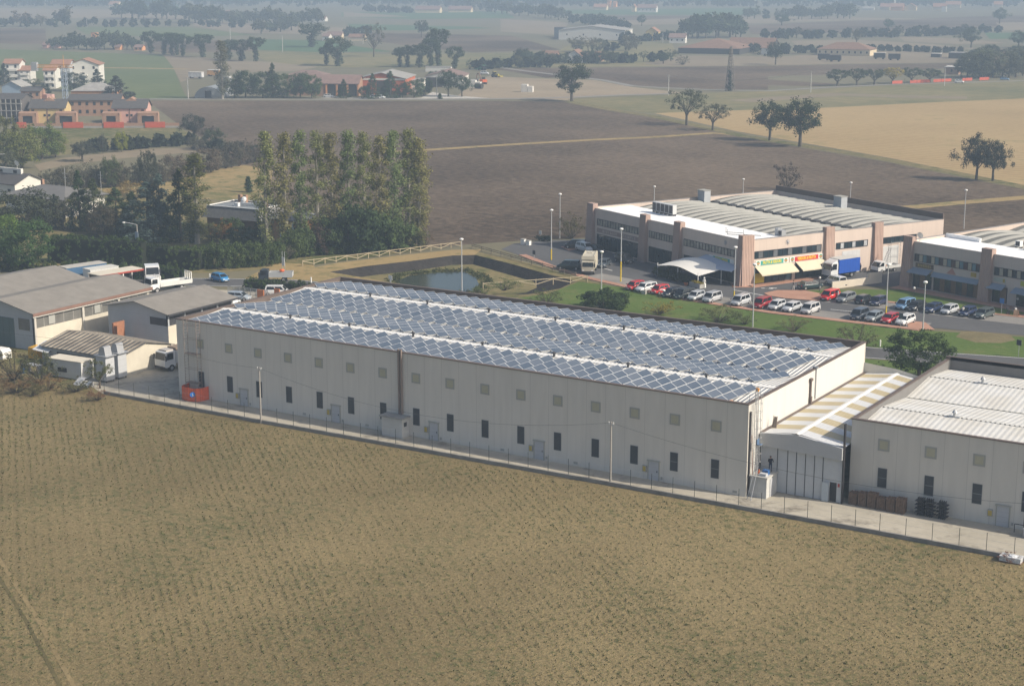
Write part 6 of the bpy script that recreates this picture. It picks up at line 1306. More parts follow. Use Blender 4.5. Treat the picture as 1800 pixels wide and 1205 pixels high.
# ---------------------------------------------------------------- people: one continuous skin each
M_skin = mat('skin', (.45,.27,.19), .6, .05)
def person(P, rz, label, top, legs, hair=(.03,.02,.015), pose='stand'):
    t = thing('person', label, 'person', P, R(rz))
    J = dict(pel=(0,0,.95), ch=(0,.02,1.28), nk=(0,.01,1.47), hd=(0,.03,1.60), ht=(0,.02,1.73))
    st = .12 if pose == 'walk' else .0
    J.update(sl=(-.19,0,1.42), el=(-.25,.02-st,1.15), wl=(-.25,.1-st,.9), hl=(-.25,.13-st,.82), sr=(.19,0,1.42), er=(.25,.02+st,1.15), wr=(.25,.1+st,.9), hr=(.25,.13+st,.82))
    if pose == 'work': J.update(el=(-.27,.10,1.18), wl=(-.17,.33,1.15), hl=(-.12,.41,1.15), er=(.27,.10,1.18), wr=(.17,.33,1.15), hr=(.12,.41,1.15))
    J.update(hpl=(-.10,0,.9), kl=(-.11,.04+st,.5), al=(-.11,-.02+st*1.5,.09), tl=(-.12,.16+st*1.5,.04), hpr=(.10,0,.9), kr=(.11,.04-st,.5), ar=(.11,-.02-st*1.5,.09), tr=(.12,.16-st*1.5,.04))
    E_ = [('pel','ch'),('ch','nk'),('nk','hd'),('hd','ht'),('ch','sl'),('sl','el'),('el','wl'),('wl','hl'),('ch','sr'),('sr','er'),('er','wr'),('wr','hr'),('pel','hpl'),('hpl','kl'),('kl','al'),('al','tl'),('pel','hpr'),('hpr','kr'),('kr','ar'),('ar','tr')]
    RD_ = dict(pel=.15,ch=.17,nk=.06,hd=.095,ht=.075,sl=.075,sr=.075,el=.05,er=.05,wl=.035,wr=.035,hl=.035,hr=.035,hpl=.10,hpr=.10,kl=.065,kr=.065,al=.045,ar=.045,tl=.04,tr=.04)
    ks = list(J); me = bpy.data.meshes.new('body'); me.from_pydata([J[k] for k in ks], [(ks.index(a), ks.index(b_)) for a, b_ in E_], [])
    o = bpy.data.objects.new('body', me); scene.collection.objects.link(o)
    md = o.modifiers.new('skin', 'SKIN'); sv = me.skin_vertices[0].data
    for i, k in enumerate(ks): sv[i].radius = (RD_[k], RD_[k]); sv[i].use_root = k == 'pel'
    o.modifiers.new('sub', 'SUBSURF').levels = 1
    dg = bpy.context.evaluated_depsgraph_get(); m2 = bpy.data.meshes.new_from_object(o.evaluated_get(dg)); bpy.data.objects.remove(o)
    for mm in (M_skin, mat('cloth_%d_%d' % (int(top[0]*100), int(top[2]*100)), top, .9, .1), mat('cloth_%d_%d' % (int(legs[0]*100), int(legs[2]*100)), legs, .9, .1), mat('shoe_dark', (.03,.03,.03), .8, .1)): m2.materials.append(mm)
    for p_ in m2.polygons:
        z = p_.center.z; p_.use_smooth = True
        p_.material_index = 0 if z > 1.49 else 3 if z < .1 else 2 if z < .93 and abs(p_.center.x) < .2 else 1 if z > .93 or abs(p_.center.x) > .2 and z > .97 else 0
    o = bpy.data.objects.new('body', m2); scene.collection.objects.link(o); o.parent = t
    MB().ball((0,.0,1.67),.112,10,0,.95).build('hair', mat('hair_%d' % int(hair[0]*1000), hair, .8, .1), t, True)
    return t
person((1.55,2.6,2.34), -140, 'person in black jacket standing on the kiosk roof below the canopy', (.012,.015,.025), (.03,.05,.10), pose='work')
person(G(1502,483), 60, 'person in grey blue clothes by the lorry door, left of two', (.10,.14,.20), (.05,.06,.08)); person(G(1512,479), 150, 'person in dark blue clothes beside the white van, right of two', (.04,.06,.11), (.04,.05,.07))
person(G(1394.5,510), -60, 'person in white trousers walking near the pink paved island', (.16,.15,.15), (.62,.60,.56), pose='walk')
person(G(1692,556), 30, 'person in pale shirt bending at the blue car', (.50,.48,.45), (.12,.13,.16), pose='work'); person(G(1473,527), 120, 'person in white shirt standing between red and grey cars', (.62,.62,.60), (.10,.11,.14))
# ================================================================ village, farms and far houses
M_tile = mat('terracotta_roof', (.30,.165,.11), .9, .25, scale=.8); M_slate = mat('dark_slate_roof', (.085,.08,.078), .8, .2, scale=.8); M_brown = mat('brown_tile_roof', (.22,.13,.09), .9, .25, scale=.6)
M_redroof = mat('dull_red_roof', (.215,.145,.125), .9, .2, scale=.5); M_grroof = mat('pale_grey_roof', (.30,.29,.27), .9, .2, scale=.5)
M_ww = mat('white_render', (.62,.60,.55), .9, .06); M_yw = mat('yellow_render', (.56,.42,.20), .9, .06); M_pw = mat('pink_render', (.55,.33,.28), .9, .06); M_bw2 = mat('tan_brick', (.33,.20,.135), .9, .15, scale=2)
M_crw = mat('cream_render', (.60,.50,.34), .9, .08); M_ow = mat('orange_render', (.62,.30,.13), .9, .1); M_rb = mat('red_brick_wall', (.42,.12,.06), .9, .15, scale=2); M_dk = mat('dark_timber', (.05,.045,.04), .9, .2); M_dwin = mat('dark_far_window', (.03,.035,.04), .3, .2)
def house(xl, xr, by, ty, label, wall, roof, kind='x', depth=9., az=24., rise=1.6, win=(0,0), cat='house', name='house', over=.5, chim=0, group=None, P=None, w=None, h=None, z=0.):
    P = G(xl, by, z) if P is None else P
    a = R(az); u = np.array([math.cos(a), math.sin(a), 0])
    if w is None: w = (xr-xl)/ppm(P)/max(.3, abs(float(u@_r)))
    if h is None: h = max(2.2, hgt(xl, by, ty, z))
    t = thing(name, label, cat, P, a, group); d = depth
    mb = MB(); mb.box(0,w,0,d,0,h)
    if kind == 'y': mb.add([(0,0,h),(w,0,h),(w/2,0,h+rise),(0,d,h),(w,d,h),(w/2,d,h+rise)], [(0,1,2),(5,4,3)])
    if kind == 'x': mb.add([(0,0,h),(0,d,h),(0,d/2,h+rise),(w,0,h),(w,d,h),(w,d/2,h+rise)], [(2,1,0),(3,4,5)])
    mb.build('wall', wall, t)
    o = over; th = .18; mb = MB()
    if kind == 'x': mb.extr([(-o,h-o*rise/(d/2)),(d/2,h+rise),(d+o,h-o*rise/(d/2)),(d+o,h-o*rise/(d/2)+th),(d/2,h+rise+th),(-o,h-o*rise/(d/2)+th)], -o, w+o, 0, Matrix(((0,1,0,0),(1,0,0,0),(0,0,1,0),(0,0,0,1))))
    elif kind == 'y': mb.extr([(-o,h-o*rise/(w/2)),(w/2,h+rise),(w+o,h-o*rise/(w/2)),(w+o,h-o*rise/(w/2)+th),(w/2,h+rise+th),(-o,h-o*rise/(w/2)+th)], -o, d+o)
    elif kind == 'hip':
        q = min(w, d)/2
        pts = [(-o,-o,h),(w+o,-o,h),(w+o,d+o,h),(-o,d+o,h)]+([(q,d/2,h+rise),(w-q,d/2,h+rise)] if w >= d else [(w/2,q,h+rise),(w/2,d-q,h+rise)])
        mb.add(pts, [(0,1,5,4),(1,2,5),(2,3,4,5),(3,0,4)] if w >= d else [(0,1,4),(1,2,5,4),(2,3,5),(3,0,4,5)]); mb.add([(-o,-o,h-.15),(w+o,-o,h-.15),(w+o,d+o,h-.15),(-o,d+o,h-.15)], [(3,2,1,0)])
    else: mb.box(-.15,w+.15,-.15,d+.15,h,h+.25)
    rf = mb.build('roof', roof, t)
    nx, nz = win
    for j in range(nz):
        for i in range(nx):
            x = w*(i+.5)/nx; zc = h*(j+.55)/nz; MB().box(x-.5,x+.5,-.06,0,zc-.65,zc+.65).build('window', M_dwin, t)
    for c in range(chim): MB().box(w*(.3+.4*c)-.3,w*(.3+.4*c)+.3,d*.5-.3,d*.5+.3,h+rise*.5,h+rise+1.1).build('chimney', M_bw2, rf)
    return t, w, h
# --- the terrace of new houses with the orange netting
def porch(t, x0, x1, h, y=-3.2):
    o = MB().box(x0,x0+.5,y,0,0,h).box(x1-.5,x1,y,0,0,h).box(x0,x1,y,y+.01,0,.01).add([(x0,y,h*.75),(x1,y,h*.75),(x1,y+.4,h*.75),(x0,y+.4,h*.75),(x0,y,h),(x1,y,h),(x1,0,h+.4),(x0,0,h+.4)], [(0,1,5,4),(4,5,6,7),(3,2,1,0)]).box(x0+.5,x0+1.4,y,y+.3,0,h*.75).box(x1-1.4,x1-.5,y,y+.3,0,h*.75).build('porch', M_bw2, t)
    MB().box(x0+1.4,x1-1.4,y+.5,y+.6,0,h*.72).build('dark_opening', M_dwin, o)
for xl, xr, wl, lab in ((53,111,M_yw,'yellow terraced house with brick porches behind the orange netting'),(199,255,M_pw,'pink terraced house with brick porches behind the orange netting')):
    t, w, h = house(xl, xr, 217, 190, lab, wl, M_slate, 'x', 11, 35, 2.6)
    for x in (w*.1, w*.9): MB().box(x-.5,x+.5,-.08,0,h*.68,h*.9).build('window', M_dwin, t)
    for x in (w*.43, w*.56): MB().box(x-.4,x+.4,-.08,0,h*.45,h*.6).build('window', M_dwin, t)
    MB().box(w*.49,w*.51+.15,-.12,0,0,h).build('downpipe', M_rust, t); porch(t, -3.2, w*.2+.6, h*.72); porch(t, w*.78, w+4.6, h*.72)
    MB().add([(w*.22,4.2,h+1.4),(w*.78,4.2,h+1.4),(w*.5,4.2,h+3.4),(w*.22,9,h+1.4),(w*.78,9,h+1.4),(w*.5,9,h+3.4)], [(0,1,2),(5,4,3),(0,2,5,3),(2,1,4,5)]).build('dormer', M_bw2, t)
gw = thing('garden_wall', 'long brick garden wall with orange netting before the new terraced houses', 'wall', G(30,225.6), R(34)); wl_ = float(np.linalg.norm(G(311,226.6)-G(30,225.6)))
MB().box(0,wl_,0,.3,0,1.7).build('wall', M_bw2, gw); MB().box(0,wl_,-.08,0,0,.7).build('plinth', M_grroof, gw)
for a, b_ in ((.0,.06),(.285,.41),(.535,.66),(.79,.915)): MB().box(wl_*a,wl_*b_,-.3,-.22,.1,2.1).build('orange_netting', mat('red_orange_net', (.50,.10,.055), .7, .15, scale=2), gw)
for a in [(122,207,204,176,'tan brick block with two window rows between the yellow and pink houses',M_bw2,M_slate,'x',10,35,1.8,(7,2),'house'),(126,200,178,160,'wide house with pale grey hipped roof behind the tan block',M_ow,M_grroof,'hip',14,35,3.,(0,0),'house'),
          (38,70,186,160,'tall tan brick house with three square windows',M_bw2,M_slate,'x',9,35,1.2,(3,2),'house'),(4,37,168,152,'pale blue gabled house behind the scaffolded block',mat('pale_blue_render',(.33,.42,.52),.9,.06),M_grroof,'y',10,24,2.2,(0,0),'house'),
          (-4,40,216,174,'unfinished dark concrete block with open floors at the left edge',mat('raw_dark_concrete',(.10,.09,.085),.9,.25,scale=.4),M_slate,'x',9,24,1.6,(0,0),'building')]:
    xl, xr, b_, t_, lab, wl, rf, kd, dp, az, rs, wn_, ct = a; q = house(xl, xr, b_, t_, lab, wl, rf, kd, dp, az, rs, wn_, ct)
    if 'unfinished' in lab:
        for k in range(3): MB().box(-.1,q[1]+.1,-.9,-.02,q[2]*(.2+.3*k),q[2]*(.2+.3*k)+.3).build('floor_slab', M_grroof, q[0])
        for k in range(6): MB().box(q[1]*k/5-.15,q[1]*k/5+.15,-.85,-.55,0,q[2]).build('column', M_grroof, q[0])
for a in [(8,34,146,112,'white apartment block with orange roof at the far left',M_ww,(2,3)),(34,53,146,124,'white lower apartment block with arched balconies at the far left',M_ww,(2,2)),(78,97,156,124,'white apartment block with balconies left of the tower crane',M_ww,(2,3)),(92,122,150,113,'grey white apartment block behind the tower crane',M_greyp,(3,3))]:
    q = house(a[0], a[1], a[2], a[3], a[4], a[5], M_tile, 'x', 12, 36, 1.8, a[6], 'apartment block', 'apartment_block')
    for k in range(2): MB().box(q[1]*.15,q[1]*.85,-1.1,-.02,q[2]*(.3+.33*k),q[2]*(.3+.33*k)+1.0).build('balcony', M_ww, q[0])
q = house(121, 172, 148, 114, 'broad gabled white apartment block right of the tower crane', M_ww, M_tile, 'y', 14, 36, 2.6, (3,3), 'apartment block', 'apartment_block'); MB().box(2,9,-1.2,-.02,q[2]*.4,q[2]*.4+1.).build('balcony', M_ww, q[0])
# tower crane
P = G(116, 186); hc = hgt(116, 186, 119); t = thing('tower_crane', 'tower crane standing between the apartment blocks and new houses', 'crane', P, R(24)); M_cr = mat('crane_blue_grey', (.32,.38,.46), .6, .1); M_co = mat('crane_orange', (.55,.28,.08), .6, .1)
mb = MB()
for x in (-.8,.8):
    for y in (-.8,.8): mb.cyl((x,y,0),(x,y,hc),.14,n=4)
k = int(hc/1.8)
for i in range(k):
    z = hc*i/k; z1 = hc*(i+1)/k
    for y in (-.8,.8): mb.cyl((-.8,y,z),(.8,y,z1),.08,n=4)
    for x in (-.8,.8): mb.cyl((x,-.8,z),(x,.8,z1),.08,n=4)
mb.build('mast', M_cr, t); kpm = 1/ppm(P); mb = MB()
for y in (-.5,.5): mb.cyl((-56*kpm,y,hc),(16*kpm,y,hc),.13,n=4)
mb.cyl((-56*kpm,0,hc+1.1),(16*kpm,0,hc+1.1),.13,n=4)
for i in range(40): x = (-56+72*i/40)*kpm; mb.cyl((x,-.5,hc),(x+.9*kpm*1,0,hc+1.1),.06,n=3)
mb.build('jib', M_co, t); MB().box(-56*kpm,-46*kpm,-.9,.9,hc-1.4,hc+2.0).build('counterweight', GREYM, t); MB().cyl((0,0,hc),(0,0,hc+5),.25,.08,6).build('tower_head', M_co, t)
tag(MB().box(*(G(78,184)[0]+np.array([-3,4])),*(G(78,184)[1]+np.array([-2,2])),0,4.2).build('pink_tarpaulin_stack', M_pw), 'pink white covered stack between the tan house and crane', 'stack')
for x, y, lab, c in ((103,206,'white building materials heaped before the tan block, left heap',(.55,.56,.58)),(116,208,'white and blue building materials heaped before the tan block',(.40,.46,.56))):
    P = G(x, y); o = thing('material_heap', lab, 'materials', P); MB().box(-2.5,1.5,-1,1,0,1.1).box(.2,2.6,-.8,1.2,0,1.7).box(-1.5,.4,-1.8,-.6,0,.7).build('stack', mat('heap_%d' % int(c[0]*100), c, .7, .3, scale=1), o)
# --- villas on the left
q = house(0, 0, 0, 0, 'long white house with brown roof and attic windows at left edge', M_ww, M_slate, 'x', 9, 0, 1.9, (6,1), P=(-262,112,0), w=24, h=4.2); MB().box(1,22,3.9,4.6,5.6,7.3).build('attic', M_ww, q[0])
for i in range(4): MB().box(4.4+i*5,5.6+i*5,3.8,3.9,6.2,6.9).build('window', M_dwin, q[0])
t = thing('satellite_dish', 'white dish on the attic of the long white house', 'dish', (-241.5,116.2,7.4)); MB().cyl((0,0,-.1),(0,0,.8),.05,n=5).cyl((0,-.1,1.2),(0,.05,1.25),.75,.3,12).build('dish', WHITE, t)
t = thing('tv_aerial', 'white mast bracket on the attic of the long white house', 'aerial', (-248,116.2,7.3)); MB().cyl((0,0,0),(0,0,3),.08,n=5).cyl((0,0,3),(1.6,.6,3.1),.06,n=5).build('mast', WHITE, t)
q = house(0, 0, 0, 0, 'white villa with wide dark grey hipped roof among the garden trees', M_ww, mat('grey_villa_roof', (.15,.145,.14), .9, .12), 'hip', 12, 0, 2.0, (4,1), P=(-228,100.5,0), w=19, h=4.0, over=.9, chim=1)
for px, b_, t_, lab in ((116,338,295,'tall thin aerial behind the grey villa roof'),(178,330,301,'small white cross shaped aerial in the field hedge')):
    P = G(px, b_+6); t = thing('tv_aerial', lab, 'aerial', P); hh = hgt(px, b_+6, t_); MB().cyl((0,0,0),(0,0,hh),.07,n=5).cyl((-.9,0,hh*.8),(.9,0,hh*.8),.05,n=4).cyl((-.7,0,hh*.65),(.7,0,hh*.65),.05,n=4).build('mast', GREYM, t)
v = thing('flat_roofed_villa', 'flat roofed villa with sloping slate eaves beside the poplars', 'villa', (-169.5,101.5,0), R(4)); M_sl = mat('grey_slate_slope', (.21,.205,.20), .9, .2, scale=1.5)
MB().box(.8,14,.8,10,0,3.4).build('wall', mat('brown_villa_wall', (.24,.15,.10), .9, .1), v)
MB().add([(0,0,3.3),(15,0,3.3),(15,11,3.3),(0,11,3.3),(.9,.9,5.6),(14.1,.9,5.6),(14.1,10.1,5.6),(.9,10.1,5.6)], [(0,1,5,4),(1,2,6,5),(2,3,7,6),(3,0,4,7),(3,2,1,0)]).build('slate_eaves', M_sl, v)
MB().box(.9,14.1,.9,10.1,5.3,5.45).build('roof', mat('flat_roof_felt', (.20,.22,.24), .9, .1), v); MB().box(.8,14.2,.8,1.1,5.6,5.75).box(.8,1.1,1.1,10.2,5.6,5.75).box(13.9,14.2,1.1,10.2,5.6,5.75).box(1.1,13.9,9.9,10.2,5.6,5.8).box(6,14,5.2,5.5,5.5,6.1).build('roof_rim', WHITE, v)
for x, y in ((3.2,9.2),(4.6,9.2),(13.4,4.4)): MB().box(x-.35,x+.35,y-.35,y+.35,5.4,7.1).build('chimney', M_bw2, v)
MB().box(5.8,6.8,3.6,4.4,5.45,6.2).build('roof_box', WHITE, v); MB().cyl((5.6,7.2,6.4),(5.62,7.0,6.5),.7,.3,12).cyl((5.6,7.3,5.4),(5.6,7.3,6.4),.05,n=5).build('dish', WHITE, v)
for k in range(4): MB().add([(9.6+k*.8,9.0,5.5),(10.1+k*.8,9.0,5.5),(10.4+k*.8,9.8,6.4),(9.9+k*.8,9.8,6.4)], [(0,1,2,3)]).build('solar_collector', VGLASS, v)
q = house(0, 0, 0, 0, 'orange rendered villa wing partly hidden behind the poplars', M_ow, M_sl, 'hip', 8, 4, 1.5, (3,1), P=(-151.8,100.8,0), w=8.6, h=4.6, over=.7)
MB().box(.4,.7,-.15,-.06,.2,4.2).box(3.9,4.2,-.15,-.06,.2,4.2).box(7,7.3,-.15,-.06,.2,4.2).build('shutter', WHITE, q[0])
# --- the brick farm
def barn(xl, xr, b_, t_, lab, wall, roof, kind='x', depth=14, az=30, rise=2.5, **k): return house(xl, xr, b_, t_, lab, wall, roof, kind, depth, az, rise, cat='barn', name='barn', **k)
t, w, h = barn(507, 629, 168, 146, 'old farm barn with long faded roof and brick arches', M_bw2, M_redroof, 'x', 12, 26, 3.2)
for k in range(3): x = w*(.56+.15*k); o = MB().box(x,x+w*.11,-.08,0,0,h*.72).cyl((x+w*.055,-.08,h*.72),(x+w*.055,0,h*.72),w*.055,n=14).build('arch_opening', M_dk, t)
for k in range(4): MB().box(w*(.535+.15*k),w*(.555+.15*k),-.35,0,0,h*.9).build('pillar', M_ow, t)
MB().box(w*.27,w*.45,-.1,0,h*.4,h*.9).build('opening', M_dk, t)
barn(504, 570, 150, 132, 'dull red roofed farmhouse behind the arched barn', M_bw2, M_redroof, 'hip', 12, 26, 2.)
t, w, h = barn(629, 712, 166, 138, 'red brick barn with wide pale grey gable roof', M_rb, M_grroof, 'y', 26, 26, 2.4); MB().box(w*.4,w*.72,-.1,0,0,h*.85).build('opening', M_dk, t); MB().box(w*.12,w*.26,-.1,0,h*.25,h*.55).build('window', M_dk, t); MB().box(0,w,-.15,-.02,h*.9,h+.15).build('lintel', M_ww, t)
t, w, h = barn(706, 738, 162, 142, 'pale lean to beside the red brick barn', M_ww, M_grroof, 'flat', 16, 26, 0); MB().cyl((w*.2,-1.6,0),(w*.2,-1.6,h*.8),1.3,n=14).ball((w*.2,-1.6,h*.8),1.3).build('silo_tank', M_ww, t)
t, w, h = barn(748, 812, 153, 134, 'dark farm shed with dull red roof and white end wall', M_ww, M_redroof, 'y', 22, 26, 2.2); MB().box(0,w*.45,-.1,0,0,h*.9).build('opening', M_dk, t)
barn(748, 792, 126, 118, 'long white wall of a shed behind the dull red roof', M_ww, M_grroof, 'flat', 4, 26, 0)
def loader(P, rz, lab, col, name='tractor', cat='tractor', arm=False):
    m_ = mat('machine_%d_%d' % (int(col[0]*100), int(col[1]*100)), col, .5, .1); t = thing(name, lab, cat, P, R(rz))
    if arm:
        MB().box(-1.8,1.8,-1.3,-.7,0,.8).box(-1.8,1.8,.7,1.3,0,.8).build('tracks', BLACK, t); MB().box(-2.0,1.2,-1.2,1.2,1.0,2.2).build('house', m_, t); MB().box(-.1,1.3,-1.2,-.1,2.2,3.2).build('cab', VGLASS, t)
        MB().tube([(1.2,.3,1.8),(3.4,.3,5.0),(5.6,.3,4.4)],.28,6).tube([(5.6,.3,4.4),(6.2,.3,2.0)],.22,6).build('boom', M_rust, t); MB().box(5.7,6.7,-.4,1.0,1.0,2.1).build('bucket', DARK, t)
    else:
        MB().box(-.2,2.2,-.5,.5,.9,1.7).build('bonnet', m_, t); MB().box(-1.4,-.2,-.8,.8,1.2,2.7).build('cab', VGLASS, t); MB().box(-1.5,-.1,-.9,.9,2.7,2.85).build('roof', m_, t)
        for x, r in ((-1.0,.85),(1.6,.55)):
            for s in (-1, 1): MB().cyl((x,s*.7,r),(x,s*1.15,r),r,n=14).build('wheel', BLACK, t)
        MB().box(2.2,4.2,-1,1,.5,.9).build('implement', m_, t)
    return t
loader(G(849,148), 150, 'orange excavator with raised arm in the farm dirt yard', (.55,.11,.03), 'excavator', 'excavator', True)
loader(G(848,124), 170, 'green tractor with trailer at the far side of the dirt yard', (.05,.22,.10)); loader(G(871,136), -10, 'yellow green tractor with front implement in the dirt yard', (.42,.34,.03))
for x, y, lab in ((927,162,'white stacked pallets standing alone on the dirt yard'),(836,154,'white wrapped bales beside the dark farm shed trees')):
    o = thing('pallet_stack', lab, 'stack', G(x, y), R(20)); MB().box(-2.6,.2,-1.5,1.5,0,3.4).box(.4,2.6,-1.4,1.4,0,2.6).build('stack', M_ww, o)
o = thing('dark_tank', 'dark round tank lying near the wrapped bales', 'tank', G(842,156)); MB().cyl((-1.8,0,1.2),(1.8,0,1.2),1.2,n=14).build('tank', M_dk, o)
for x, y, lab in ((578,171.5,'white car parked before the arched barn'),(660,173,'small white car at the foot of farm conifers, left'),(668,173,'small white car at the foot of farm conifers, right'),(852,131,'white van parked in the dirt yard')): car('estate' if 'van' not in lab else 'suv', x, y, 20, WHT, lab, None)
def upole(px, b_, t_, lab, wire_=False): 
    P = G(px, b_); h = hgt(px, b_, t_); t = thing('utility_pole', lab, 'pole', P, 0, 'utility poles across the fields'); MB().cyl((0,0,0),(0,0,h),.2,.12,6).build('shaft', mat('concrete_pole', (.50,.49,.46), .8, .08), t); MB().box(-.8,.8,-.06,.06,h-.5,h-.35).build('crossarm', GREYM, t); return (P[0], P[1], h)
w1 = upole(1175,168,132,'white utility pole beyond the lone dark tree'); w2 = upole(1425,163,125,'utility pole left of the small tree row'); w3 = upole(1660,151,117,'utility pole at the orange netting near the right villa')
wire('overhead_cable', w1, w2, 3., 'cable crossing the dark strip behind the lattice mast', .05); wire('overhead_cable', w2, w3, 3., 'cable drooping over the small tree row', .05); wire('overhead_cable', w3, G(1830,122,9), 2., 'cable leaving the last pole towards the right edge', .05)
for a in ((768,170,133,'dark wooden pole before the farm shed'),(331,173,136,'pale pole beside the scrap yard'),(33,47,28,'pale pole in the far field at the upper left'),(153,48,33,'second pale pole in the far upper left field'),(497,92,62,'pale pole standing in the young crop field'),(638,78,62,'short pole beside the white farm lane'),(1165,76,58,'pale pole right of the yellow farmhouse'),(405,70,46,'thin pole left of the leaning tree')): upole(*a)
# ivy grown lattice mast
P = G(1283, 160); h = hgt(1283, 160, 82); t = thing('lattice_mast', 'tall ivy grown lattice mast behind the dark ploughed strip', 'mast', P); mb = MB()
for x in (-1,1):
    for y in (-1,1): mb.cyl((x*1.6,y*1.6,0),(x*.35,y*.35,h),.16,n=4)
for i in range(12):
    s0, s1 = 1.6-1.25*i/12, 1.6-1.25*(i+1)/12; z0, z1 = h*i/12, h*(i+1)/12
    mb.cyl((-s0,-s0,z0),(s1,-s1,z1),.1,n=3).cyl((s0,-s0,z0),(-s1,-s1,z1),.1,n=3).cyl((-s0,s0,z0),(s1,s1,z1),.1,n=3).cyl((-s0,-s0,z0),(-s1,s1,z1),.1,n=3).cyl((s0,-s0,z0),(s1,s1,z1),.1,n=3)
mb.build('lattice', mat('mast_brown_grey', (.20,.18,.16), .8, .1), t); rg = np.random.default_rng(2); cz = np.concatenate([np.linspace(.5,h*.45,18), np.linspace(.3,4,8)]); o = bpy.data.objects.new('ivy', leafmesh('ivy', np.stack([rg.normal(size=26)*.5, rg.normal(size=26)*.5, cz],1), .9-.5*cz/h, 30, .7, rg)); scene.collection.objects.link(o); o.parent = t; o.color = (*DK,1)
